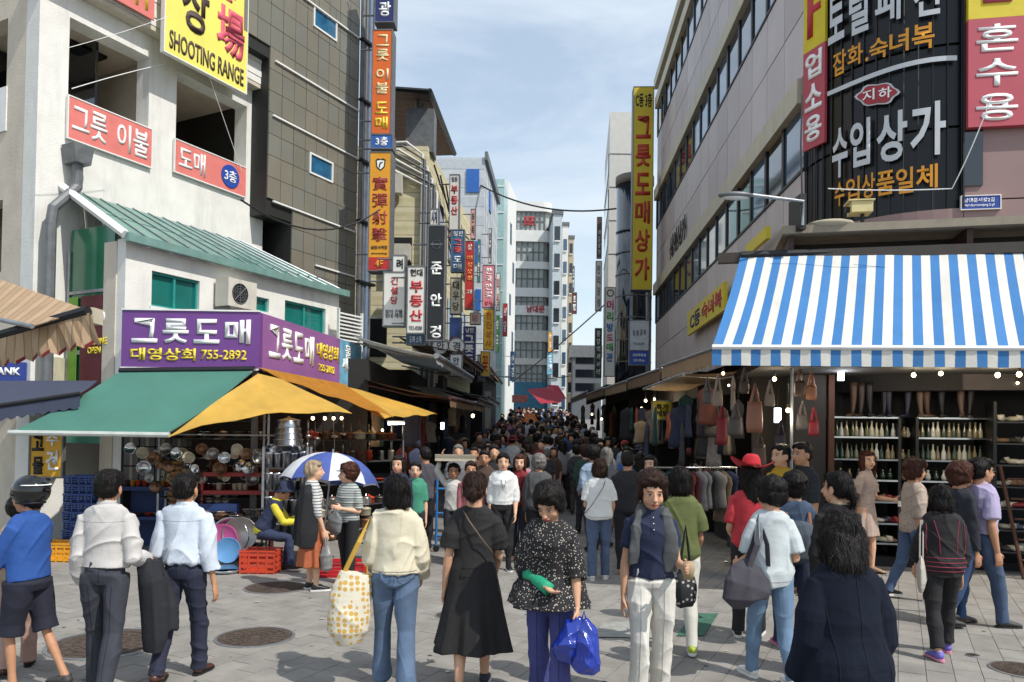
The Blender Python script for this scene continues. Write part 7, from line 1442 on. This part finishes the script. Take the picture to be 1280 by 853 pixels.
# 11 patterned blouse with green cast
pat = speckle('blouse_print', '1d1c1f', 'b8ada0', 62, .26)
J11 = person('woman in a dotted black blouse with a green forearm cast, looking down', 686, 884, 597, 168, 'w', 1.14, Pz(armR=((.22, -.05, -1), (-.85, .75, -.35)), armL=((.26, .1, -1), (.1, .35, -1)), legL=(12, 2), legR=(-8, -16), lean=7, head=(-14, 28)), dict(m=pat, sleeve=1.15, hem=.455, ease=.028, boxy=.8, flare=.5, fold=.05, wide=.014, wr=.008, name='blouse', cuff=1.0), dict(m=fab('40447c', .08), hemr=.082, ease=.014), ('curly', 'k'), 'a', vox=.0075, shoes=DSH, face=True)
el, wr = J11['elR'], J11['wrR']; MB().tube([el.lerp(wr, .12), el.lerp(wr, .2), el.lerp(wr, .55), wr, wr + J11['fdR'] * .05], [.046, .05, .046, .042, .044], 16).build('arm_cast', mat('cast_green', '1f9a72', .6, var=.08, bump=.4, bscale=50), J11['t'], True)
def blue_bags(ob):
    m = mat('plastic_blue', '1c369c', .2, var=.25, scale=5, spec=.8, bump=.5, bscale=9)
    for i, (dx, w, h, s) in enumerate(((-.01, .20, .31, 1), (.09, .19, .24, 2))):
        mb = MB(); mb.tube([(dx * .2, 0, -.03), (dx * .6, 0, -.09), (dx, 0, -.17), (dx * 1.3, 0, -h), (dx * 1.4, 0, -h - .07)], [(.018, .018), (.07, .05), (w * .45, .09), (w * .5, .09), (w * .3, .05)], 18, ax=(1, 0, 0)); link('bag_body', remesh(mb, .006, 1, .8, 'plastic', (.010, 30, .5), s), m, ob)
    MB().tube([(-.02, 0, -.05), (0, 0, .02), (.02, 0, -.05)], .008, 6).build('handle', m, ob)
held(J11, 'L', 'plastic_bags', 'shiny blue plastic shopping bags hanging from one hand of the woman with the cast', 'bag', blue_bags, (.04, -.02, .06))
# 12 navy polo, scarf, white trousers
J12 = person('woman in a navy polo, white trousers and a grey scarf', 812, 876, 583, 178, 'w', .98, Pz(armR=((.2, -.02, -1), (.06, .12, -1)), armL=((.2, .0, -1), (.05, 1, .05)), legR=(16, -10), legL=(-8, -14), head=(4, 12)), dict(m=fab('1d2440'), sleeve=.62, hem=.545, ease=.016, boxy=.55, collar=.008), dict(m=fab('cfcbc2', .05), hemr=.072, ease=.018, top=.60, wr=.010), ('perm', 'b'), 'a', vox=.0075, shoes=DSH, face=True)
H_ = J12['H']; mb = MB(); nk = J12['neck']
mb.tube([(-.115, .075, .57 * H_), (-.125, .10, .66 * H_), (-.115, .10, .74 * H_), (-.085, .045, .82 * H_), (-.04, -.05, .855 * H_), (.04, -.05, .855 * H_), (.085, .045, .82 * H_), (.12, .10, .74 * H_), (.13, .10, .66 * H_), (.14, .085, .60 * H_)], [(.055, .02), (.06, .026), (.052, .028), (.04, .03), (.035, .03), (.035, .03), (.04, .03), (.052, .028), (.058, .024), (.05, .02)], 16)
link('scarf', remesh(mb, .0085, 2, .8, 'scarf', (.010, 26, .35), 8), fab('4c4e50', .15), J12['t'])
held(J12, 'L', 'paper_cup', 'small beige pouch held up by the woman with the grey scarf', 'pouch', lambda ob: MB().tube([(0, 0, -.07), (0, 0, .0), (0, 0, .05)], [(.03, .02), (.045, .03), (.03, .02)], 12).build('pouch', fab('a08a6c'), ob, True))
p = D(856, 755, 6.1); fb = thing('handbag', 'black and white floral bag hanging at the hip of the woman with the grey scarf', 'bag', (p.x, p.y, p.z + .62), R(5)); cloth_bag(fb, .2, .14, .28, speckle('floral_bag', '26262a', 'a8a8a4', 26, .3), .36, seed=11, hm=black)
# 13 white tee from behind
wt = fab('d9d8d4', .03)
J13 = person('woman in a white tee and jeans seen from behind, thin strap across her back', 748, 724, 570, -3, 'w', 1.1, Pz(stridem, armL=((.2, .15, -1), (-.3, 1, -.2)), armR=((.22, .1, -1), (-.1, .8, -.8)), legL=(-3, -10), legR=(8, -2)), dict(m=wt, sleeve=.75, hem=.50, ease=.026, boxy=.8, wide=.01), dict(m=denim('4c5b74'), hemr=.06), ('long', 'b') if False else ('bob', 'b'), 'a', vox=.009, shoes=WSH)
H_ = J13['H']; strap(J13, [(.07, -.07, .815 * H_), (.04, -.135, .76 * H_), (-.04, -.165, .68 * H_), (-.12, -.16, .6 * H_), (-.19, -.07, .54 * H_)], .006, mat('strap_grey', '77736c', .6))
# 14 khaki top behind the polo woman
J14 = person('person in a khaki green top, white trousers and neon sneakers', 848, 812, 577, -6, 'w', 1.05, Pz(stridep, armR=((.2, .1, -1), (-.1, .7, -.8))), dict(m=fab('5a6236'), sleeve=.75, hem=.50, boxy=.8, wide=.012, ease=.03), dict(m=fab('c9c6bc', .04), hemr=.055), ('bob', 'k'), 'b', vox=.009, shoes=YSH)
J15 = person('man in a plain black shirt walking away behind the woman in the navy polo', 783, 716, 560, -8, 'm', 1.05, Pz(stridem), dict(m=fab('28262a'), sleeve=.9, hem=.5, boxy=.7), dict(m=fab('1b1b20')), ('man', 'k'), 'b', vox=.011, fine=False)
person('person peeping over the shoulder of the woman with the scarf', 812, 712, 566, 150, 'w', 1.0, {}, dict(m=fab('3a3238'), sleeve=1.5), dict(m=fab('222226')), ('bob', 'k'), 'c', vox=.011, fine=False, face=True)
# 16-20 group facing the camera in the middle
J16 = person('young person in a white shirt and black trousers with a lanyard, facing the camera', 627, 712, 563, 184, 'w', 1.08, Pz(armL=((.2, .1, -1), (-.05, .5, -.8)), legL=(6, 0)), dict(m=fab('d5d5d3', .03), sleeve=1.3, hem=.555, ease=.024, boxy=.7), dict(m=fab('1a1a1c')), ('short', 'k'), 'c', vox=.010, shoes=BSH, face=True)
H_ = J16['H']; strap(J16, [(-.05, .06, .82 * H_), (-.03, .15, .75 * H_), (0, .165, .68 * H_), (.03, .15, .75 * H_), (.05, .06, .82 * H_)], .004, black, 'lanyard')
person('woman with long auburn hair in an open red cardigan behind the person in white', 648, 700, 565, 176, 'w', 1.0, {}, dict(m=fab('7e2226'), sleeve=1.9), dict(m=fab('2e2c34')), ('long', 'r'), 'c', vox=.011, fine=False, face=True)
person('woman in a faded pink top behind the black dress', 587, 708, 573, 182, 'w', 1.0, Pz(stridem), dict(m=fab('a8646c', .2), sleeve=1.5, boxy=.8), dict(m=fab('2a2a30')), ('short', 'b'), 'b', vox=.011, fine=False, face=True)
J18 = person('porter in a white shirt steadying a tray carried on the head', 566, 700, 577, 180, 'w', 1.0, Pz(armR=((.45, .1, .75), (-.3, .1, 1))), dict(m=fab('c4c2bc'), sleeve=1.6), dict(m=fab('33343c')), ('short', 'k'), 'b', vox=.011, fine=False, face=True)
p = J18['t'].matrix_basis @ J18['T']((0, 0, .15)); tr = thing('head_tray', 'stack of flat white cartons balanced on the porter head', 'tray', p, .1)
for k in range(2): bx('carton', fab(('b5ac98', '8c8474')[k]), tr, -.28, .3, -.2, .2, k * .045, k * .045 + .04)
person('person in a dark navy jacket left of the cream sweater', 496, 716, 566, 170, 'w', 1.0, {}, dict(m=fab('20243a'), sleeve=1.9, boxy=.7), dict(m=fab('22222a')), ('bob', 'k'), 'a', vox=.011, fine=False, face=True)
person('person in a green tee with a white sling beside the cream sweater', 517, 708, 574, 190, 'w', 1.0, Pz(stridem), dict(m=fab('3f8a72'), sleeve=.9), dict(m=fab('2a2c34')), ('tied', 'k'), 'c', vox=.011, fine=False, face=True)
person('person in a dark grey shirt with a backpack strap under the yellow tarpaulin', 530, 690, 556, 30, 'm', 1.0, {}, dict(m=fab('4a4850'), sleeve=.9), dict(m=fab('1f1f24')), ('man', 'k'), 'b', vox=.012, fine=False)
person('man with cropped hair in a brown shirt in the middle of the street', 604, 690, 560, 178, 'm', 1.0, {}, dict(m=fab('4a3a30'), sleeve=.9), dict(m=fab('26242a')), ('man', 'k'), 'b', vox=.012, fine=False, face=True)
person('stout person in a grey coat just above the curly haired woman', 672, 706, 565, 8, 'w', 1.2, {}, dict(m=fab('4c4d4e'), sleeve=1.9, boxy=.9, ease=.03), dict(m=fab('25252a')), ('curly', 'w'), 'b', vox=.011, fine=False)
# 21 red hat
hatm = mat('felt_red', 'b8242f', .8, bump=.2, bscale=60); redt = fab('b8323a', .06)
J21 = person('woman in a bright red cowboy hat, red tee and black trousers', 936, 794, 572, -20, 'w', 1.0, Pz(armL=((.2, -.05, -1), (-.1, .9, -.5)), armR=((.2, .1, -1), (-.1, .8, -.5)), legL=(-4, -10), legR=(7, -2), head=(25, 0)), dict(m=redt, sleeve=.8, hem=.50, boxy=.7), dict(m=fab('1f1b1c'), hemr=.062), ('long', 'k'), 'a', vox=.009, shoes=BSH)
H_ = J21['H']; p = J21['t'].matrix_basis @ J21['T']((0, -.01, .075)); hb = thing('cowboy_hat', 'bright red felt cowboy hat with upturned brim', 'hat', p, R(10)); hb.rotation_euler = (R(-6), R(8), R(-5)); mb = MB(); P_ = []
for j in range(5):
    for i in range(28): a = 2 * math.pi * i / 28; r_ = .085 + .10 * j / 4; P_.append((r_ * math.cos(a) * 1.05, r_ * math.sin(a) * 1.0, .075 * (j / 4) ** 1.6 * abs(math.cos(a)) ** 1.5 - .015 * (j / 4) * abs(math.sin(a))))
mb.add(P_ + [(x, y, z - .006) for x, y, z in P_], [(j * 28 + i, (j + 1) * 28 + i, (j + 1) * 28 + (i + 1) % 28, j * 28 + (i + 1) % 28) for j in range(4) for i in range(28)] + [(140 + j * 28 + i, 140 + j * 28 + (i + 1) % 28, 140 + (j + 1) * 28 + (i + 1) % 28, 140 + (j + 1) * 28 + i) for j in range(4) for i in range(28)]); mb.build('brim', hatm, hb, True)
mb = MB(); mb.tube([(0, 0, -.005), (0, 0, .03), (0, 0, .085), (0, 0, .115), (0, 0, .10)], [(.092, .1), (.09, .1), (.075, .095), (.05, .085), (.015, .06)], 20, ax=(1, 0, 0)); mb.build('crown', hatm, hb, True); MB().lathe([(.096, 0), (.098, .022), (.093, .022)], seg=24, close=False).build('band', mat('felt_dark', '7e1820', .8), hb, True)
# 22 white tee, grey shoulder bag, jeans
J22 = person('woman in a white tee and blue jeans striding left with a large grey shoulder bag', 963, 852, 590, 10, 'w', 1.0, Pz(armL=((.2, .1, -1), (-.1, .9, -.3)), armR=((.2, -.2, -1), (.0, .9, -.2)), legL=(16, 6), legR=(-9, -20), head=(20, 6), cxR=.0, spread=.0), dict(m=fab('b9c0c2', .04), sleeve=.85, hem=.485, ease=.028, boxy=.8, wide=.014, wr=.008), dict(m=denim('657d98'), hemr=.052, ease=.01), ('perm', 'k'), 'a', vox=.0075, shoes=WSH)
p = J22['t'].matrix_basis @ (J22['shL'] + Vector((-.02, 0, 0))); tb = thing('shoulder_bag', 'big slouchy dark grey shoulder bag carried by the woman in the white tee and jeans', 'bag', p, R(14)); gm_ = fab('3d3a42', .08)
mb = MB(); mb.tube([(-.02, -.06, -.30), (-.06, -.08, -.36), (-.10, -.10, -.46), (-.12, -.10, -.54), (-.1, -.09, -.58)], [(.10, .03), (.16, .06), (.20, .08), (.19, .08), (.12, .05)], 20, ax=(1, 0, 0)); link('bag_body', remesh(mb, .008, 3, .8, 'bag', (.010, 18, 1), 3), gm_, tb)
for yy in (-.02, -.08): MB().tube([(-.09, yy - .03, -.31), (-.03, yy - .04, -.15), (.03, -.03, .05), (.05, yy - .04, -.15), (.06, yy - .04, -.31)], [(.024, .006)] * 5, 8).build('strap', gm_, tb)
# 23 denim jacket with backpack
J23 = person('curly haired woman in a denim jacket with a dark backpack and pink sneakers', 992, 812, 585, -4, 'w', 1.02, Pz(stridep, armR=((.2, .1, -1), (-.1, .8, -.6))), dict(m=denim('3a4a60'), sleeve=1.85, hem=.52, ease=.024, boxy=.8, name='jacket'), dict(m=fab('1f2740'), hemr=.06), ('curly', 'k'), 'a', vox=.009, shoes=PSH)
H_ = J23['H']; bp = thing('backpack', 'dark slate backpack with tan straps on the woman in the denim jacket', 'backpack', J23['t'].matrix_basis @ Vector((0, -.19, .60 * H_)), R(-4)); mb = MB(); mb.tube([(0, 0, -.14), (0, 0, -.1), (0, 0, .1), (0, .01, .17), (0, .02, .2)], [(.12, .06), (.15, .08), (.14, .075), (.11, .06), (.05, .03)], 18, ax=(1, 0, 0)); link('bag_body', remesh(mb, .009, 3, .8, 'bag', (.006, 18, 1), 5), fab('454d58'), bp)
for s in (-1, 1): MB().tube([(s * .09, .03, .16), (s * .1, .10, .27), (s * .1, .2, .24)], [(.014, .005)] * 3, 6).build('strap', mat('strap_rust', '7a4a34', .7), bp)
# 24 pair behind the red hat
person('boy in a yellow shirt looking left behind the woman in the red hat', 976, 740, 551, 118, 'm', .9, {}, dict(m=fab('b08a20'), sleeve=.8), dict(m=fab('26262c')), ('man', 'k'), 'a', vox=.010, fine=False, face=True)
person('man in a dark top with a backpack strap bending beside the boy in yellow', 1003, 742, 549, 112, 'm', 1.0, {}, dict(m=fab('24262a'), sleeve=1.0), dict(m=fab('26262c')), ('man', 'k'), 'b', vox=.010, fine=False, face=True)
# 25 black top, hair tied
J25 = person('woman in a black top with shiny black hair combed back, just behind the navy coat', 1046, 850, 584, 8, 'w', 1.0, Pz(head=(28, 0)), dict(m=fab('171618'), sleeve=1.7, hem=.5, boxy=.7), dict(m=fab('1c1c22')), ('tied', 'k'), 'a', vox=.0085, shoes=DSH)
MB().lathe([(.060, -.01), (.064, .008), (.058, .02)], J25['neck'], 20, close=False).build('necklace', mat('beige_band', 'b59a7c', .7), J25['t'], True)
# 26 near navy coat
navc = mat('fabric_coat', '191e2c', .95, var=.12, scale=8, bump=.5, bscale=300, spec=.2)
g26 = D(1062, 700, 3.55); J26 = person('woman in a dark navy coat with her back turned, nearest of all', 1062, 0, 0, 6, 'w', 1.06, Pz(armL=((.2, -.02, -1), (-.05, .55, -1)), armR=((.2, -.02, -1), (-.05, .5, -1)), lean=6, head=(-6, 14)), dict(m=navc, sleeve=1.95, hem=.33, ease=.034, boxy=.95, wide=.014, collar=.02, name='coat', flare=.18, fold=.03, wr=.0022, cuff=.95), dict(m=fab('17171c'), hemr=.06), ('wavy', 'k'), 'a', vox=.0065, place=(g26.x, 3.55, 0), H=1.56, shoes=DSH)
# 27 beige dress
bd = fab('a8948a', .06)
J27 = person('long haired young woman in a pale beige dress holding a bottle', 1082, 716, 560, 215, 'w', .93, Pz(armR=((.25, -.25, -1), (.25, -.1, -1)), armL=((.2, .1, -1), (.1, 1, -.05)), head=(-28, 0), legL=(5, 0)), dict(m=bd, sleeve=.75, hem=.56, ease=.012, boxy=.1, wide=.012, name='bodice'), dict(kind='skirt', m=bd, len=.52, flare=.3, fold=.10), ('long', 'r'), 'c', vox=.009, shoes=(mat('shoe_tan', 'a08468', .6), black), face=True)
held(J27, 'L', 'bottle', 'clear bottle with a white label held by the woman in beige', 'bottle', lambda ob: (MB().lathe([(0, -.12), (.035, -.12), (.035, .03), (.014, .07), (.014, .12), (0, .12)], seg=14, close=False).build('glass_body', mat('glass_dark', '20242a', .1, spec=.9), ob, True), MB().lathe([(.036, -.08), (.036, .0)], seg=14, close=False).build('paper_label', whitepaint, ob, True)))
# 28 floral blouse
J28 = person('woman in a beige floral blouse and blue jeans walking right past the shelves', 1141, 750, 570, -88, 'w', 1.05, Pz(stridem, armL=((.1, .2, -1), (.0, .7, -.8)), armR=((.2, -.15, -1), (.12, .1, -1)), legL=(-12, -26), legR=(14, 6)), dict(m=speckle('blouse_beige', 'a8978a', '7a5f58', 40, .22), sleeve=1.1, hem=.49, boxy=.7, wide=.012, ease=.024), dict(m=denim('4a5c78'), hemr=.056), ('perm', 'r'), 'b', vox=.009, shoes=BSH, face=True)
# 29 black jacket with pink piping
J29 = person('short woman in a black jacket with pink stripes and violet sneakers', 1177, 820, 600, -4, 'w', 1.1, Pz(legL=(-9, -20), legR=(16, 6), armR=((.24, .05, -1), (.1, .25, -1)), armL=((.2, .1, -1), (-.1, .7, -.8)), spread=.06, head=(-4, 10)), dict(m=fab('1b181b'), sleeve=1.5, hem=.475, ease=.032, boxy=.9, wide=.012, name='jacket'), dict(m=fab('1c1b1d'), len=.95, hemr=.058), ('bob', 'k'), 'a', vox=.0075, shoes=USH)
pp = mat('piping_pink', '9a2f4a', .7)
seams(J29, 'jacket', [[(-.11, z), (.11, z)] for z in (.505, .53, .555, .58)] + [[(s * .045, .60), (s * .05, .70), (s * .07, .79)] for s in (-1, 1)] + [[(s * .105, .77), (s * .11, .66), (s * .10, .60)] for s in (-1, 1)], pp, r=.0032, name='piping')
p = J29['t'].matrix_basis @ (J29['shL'] + Vector((-.05, -.02, .02))); tb = thing('tote_bag', 'plain cream cloth tote on the shoulder of the woman in the pink striped jacket', 'bag', p, R(60)); cloth_bag(tb, .26, .08, .32, fab('b5aea4', .04), .30, seed=6)
# 30, 31
person('woman with curly auburn hair half hidden beside the man in the lavender polo', 1199, 782, 573, -80, 'w', 1.0, Pz(stridep), dict(m=fab('23242e'), sleeve=1.9), dict(m=denim('2f4568')), ('curly', 'r'), 'b', vox=.010, shoes=DSH, face=True)
J31 = person('man in a lavender polo, belt and blue jeans walking right with a dark backpack strap', 1224, 782, 565, -84, 'm', 1.12, Pz(armR=((.2, -.1, -1), (.05, .2, -1)), armL=((.2, .2, -1), (.0, .5, -1)), legR=(18, 8), legL=(-16, -28)), dict(m=fab('a59ab8', .04), sleeve=.75, hem=.545, ease=.022, boxy=.8, collar=.012, wr=.008), dict(m=denim('42526c'), hemr=.062, belt=black, ease=.02), ('man', 'k'), 'b', vox=.008, shoes=DSH, face=True, glasses=True)
H_ = J31['H']; strap(J31, [(.12, -.06, .78 * H_), (.13, .03, .82 * H_), (.12, .12, .74 * H_), (.12, .12, .66 * H_)], .016, black); bp = thing('backpack', 'small black backpack on the man in the lavender polo', 'backpack', J31['t'].matrix_basis @ Vector((0, -.2, .66 * H_)), J31['t'].rotation_euler.z); mb = MB(); mb.tube([(0, 0, -.15), (0, 0, -.05), (0, 0, .1), (0, .02, .18)], [(.11, .05), (.14, .07), (.13, .06), (.07, .03)], 16, ax=(1, 0, 0)); link('bag_body', remesh(mb, .010, 3, .8, 'bag', (.006, 18, 1), 5), black, bp)

# stitched seams, pockets and plackets on the near figures
jd = mat('stitch_blue', '33425a', .8); dk = mat('stitch_dark', '121318', .8); lt_ = mat('stitch_pale', '8f8d8a', .8); cr_ = mat('stitch_cream', 'a39a84', .8)
for J in (J9, J22, J13): pockets(J, jd)
for J in (J3, J4):
    seams(J, 'trousers', [[(s * .025, .548), (s * .072, .552)] for s in (-1, 1)] + [[(0, .585), (0, .50)]] + [[(s * .052, .48), (s * .054, .30), (s * .056, .08)] for s in (-1, 1)], dk)
for J in (J3, J4): seams(J, 'shirt', [[(-.10, .765), (-.05, .762), (.05, .762), (.10, .765)]], lt_, r=.0012)
seams(J9, 'sweater', [[(-.10, .555), (.10, .555)]], cr_, r=.003, name='hem_rib'); seams(J22, 'shirt', [[(-.09, .50), (.09, .50)]], lt_, r=.002, name='hem')
seams(J13, 'shirt', [[(-.09, .515), (.09, .515)]], lt_, r=.002, name='hem')
seams(J26, 'coat', [[(0, .82), (0, .36)], [(-.09, .72), (-.075, .60), (-.08, .40)], [(.09, .72), (.075, .60), (.08, .40)]], mat('stitch_coat', '0c0f18', .9), r=.0022)
seams(J12, 'shirt', [[(0, .83), (0, .73)], [(.012, .83), (.012, .73)]], dk, side=1); seams(J12, 'trousers', [[(s * .05, .50), (s * .055, .30), (s * .057, .08)] for s in (-1, 1)] + [[(0, .56), (0, .50)]] + [[(s * .06, .575), (s * .085, .54)] for s in (-1, 1)], lt_, side=1)
seams(J12, 'shirt', [[(0, z), (.0001, z + .004)] for z in (.75, .775, .80)], white_l, side=1, r=.004, name='button')
seams(J11, 'trousers', [[(s * .052, .44), (s * .056, .25), (s * .058, .06)] for s in (-1, 1)], dk, side=1); seams(J10, 'bodice', [[(0, .83), (0, .80)], [(-.08, .56), (.08, .56)]], mat('stitch_dress', '0f0e0f', .8), r=.002)
seams(J2 if False else J31, 'shirt', [[(-.09, .765), (.09, .765)]], lt_)
# ================================================================ the crowd filling the market street
CT = [dict(sex='w', f=1.05, hair=('bob', 'k'), P=Pz(stridep), sl=1.5), dict(sex='m', f=1.05, hair=('man', 'k'), P=Pz(stridem), sl=.8), dict(sex='w', f=1.1, hair=('curly', 'k'), P=Pz(stridem, armL='carry'), sl=1.8), dict(sex='w', f=.98, hair=('long', 'k'), P=Pz(stridep, armR='bent'), sl=.8),
      dict(sex='m', f=1.1, hair=('short', 'k'), P=Pz(stridep, armR='bent'), sl=1.8), dict(sex='w', f=1.05, hair=('tied', 'k'), P=Pz(), sl=.9)]
ccol = [('black', '1e1d20'), ('charcoal', '3a3a3e'), ('white', 'c9c8c4'), ('navy', '232a45'), ('grey', '77767a'), ('brown', '4e3a2e'), ('pink', 'b07a84'), ('red', '8e2a30'), ('beige', 'a5967f'), ('blue', '3a5a94'), ('olive', '4f5238'), ('pale blue', '97a9bd'), ('dark green', '2b4438')]
cw = [5, 4, 8, 3, 5, 3, 4, 3, 5, 3, 2, 5, 1]
protos = []; PHC = []
for i, c in enumerate(CT):
    J = person('x', 700 + i, 600, 560, 0, c['sex'], c['f'], c['P'], dict(m=fab('1e1d20'), sleeve=c['sl'], hem=.5, boxy=.8, ease=.024), dict(m=fab('26262c'), hemr=.055), c['hair'], 'b', vox=.015, fine=False, shoes=(mat('shoe_black', None), black), place=(0, 0, 0), H=1.63, face=False)
    protos.append(J['t']); PHC.append(J['hc'].copy())
hcol = [('dark haired', 'k')] * 6 + [('brown haired', 'b')] * 3 + [('auburn haired', 'r'), ('grey haired', 'w')]
def setm(o, m): o.material_slots[0].link = 'OBJECT'; o.material_slots[0].material = m
spots = []; tries = 0
while len(spots) < 185 and tries < 16000:
    tries += 1; y = 12.2 + 46 * rnd.random() ** 1.35
    if y < 13.5: xa, xb = -1.7, 2.6
    else: xa, xb = -1.35 + .012 * (y - 14), 2.9 + .02 * (y - 14)
    if y > 24: xa, xb = -1.2 + .03 * (y - 14), 2.5 + .03 * (y - 14)
    x = xa + (xb - xa) * rnd.random()
    if y < 16.5 and rnd.random() < .62: continue
    if any((x - a) ** 2 + (y - b) ** 2 < (.44 + .004 * y) ** 2 for a, b in spots): continue
    spots.append((x, y))
spots.sort(key=lambda s: s[1]); used = []
HATM = [(MB().ball((0, 0, 0), (.105, .12, .09), 14, 8).tube([(0, .08, 0), (0, .17, -.015)], [(.08, .006), (.05, .004)], 8, ax=(1, 0, 0)).mesh('cap', True)), (MB().lathe([(.0, .09), (.08, .08), (.1, .0), (.17, -.03), (.165, -.035), (.1, -.01)], seg=16, close=False).mesh('sun_hat', True))]
for h_ in HATM: h_.materials.append(fab('c9c8c4'))
for i, (x, y) in enumerate(spots):
    k = rnd.randrange(len(protos))
    t = copy_tree(protos[k]); nm, hx = rnd.choices(ccol, cw)[0]; hn, hk = rnd.choice(hcol); away = rnd.random() < .55
    t.location = (x, y, gz(y) + protos[k].location.z); t.rotation_euler = (0, 0, R((0 if away else 180) + rnd.uniform(-30, 30))); s = rnd.uniform(.94, 1.06); t.scale = (s, s, s)
    for ch in t.children:
        n = ch.name.split('.')[0]
        if n == 'shirt': setm(ch, fab(hx))
        elif n == 'trousers': setm(ch, fab(rnd.choice(('26262c', '2e3550', '47597a', '3a3530', '8a8478', '1b1b1f')) if n else '') if True else None)
        elif n == 'hair': setm(ch, HAIR[hk])
        elif n == 'body': setm(ch, SKIN[rnd.choice('abc')])
    if rnd.random() < .16:
        hc_, hx2 = rnd.choice((('white', 'c9c8c4'), ('red', '8e2a30'), ('black', '1e1d20'), ('beige', 'a5967f'), ('navy', '232a45'))); j = rnd.randrange(2); hp_ = t.matrix_basis @ (PHC[k] + Vector((0, 0, .06))); ho = link(('cap', 'sun_hat')[j], HATM[j], None, None, hp_, (0, 0, t.rotation_euler.z)); setm(ho, fab(hx2)); tag(ho, f'{hc_} {("cap","sun hat")[j]} on a {hn} shopper in {nm} in the street crowd', 'hat', f'{hc_} {("caps","sun hats")[j]} on shoppers in {nm}, {hn}')
    band = 'near the square' if y < 17 else 'just inside the street' if y < 24 else 'halfway up the street' if y < 36 else 'far up the street'
    side = 'beside the left stalls' if x < .2 else 'beside the right stalls' if x > 2.0 else 'in mid street'
    lab = f'{hn} {"shopper walking away" if away else "shopper facing us"} in {nm}, {band}, {side}'
    tag(t, lab, 'person', 'crowd: ' + lab)
for p_ in protos:
    for ch in list(p_.children_recursive): bpy.data.objects.remove(ch)
    bpy.data.objects.remove(p_)
bpy.data.scenes.remove(WS)
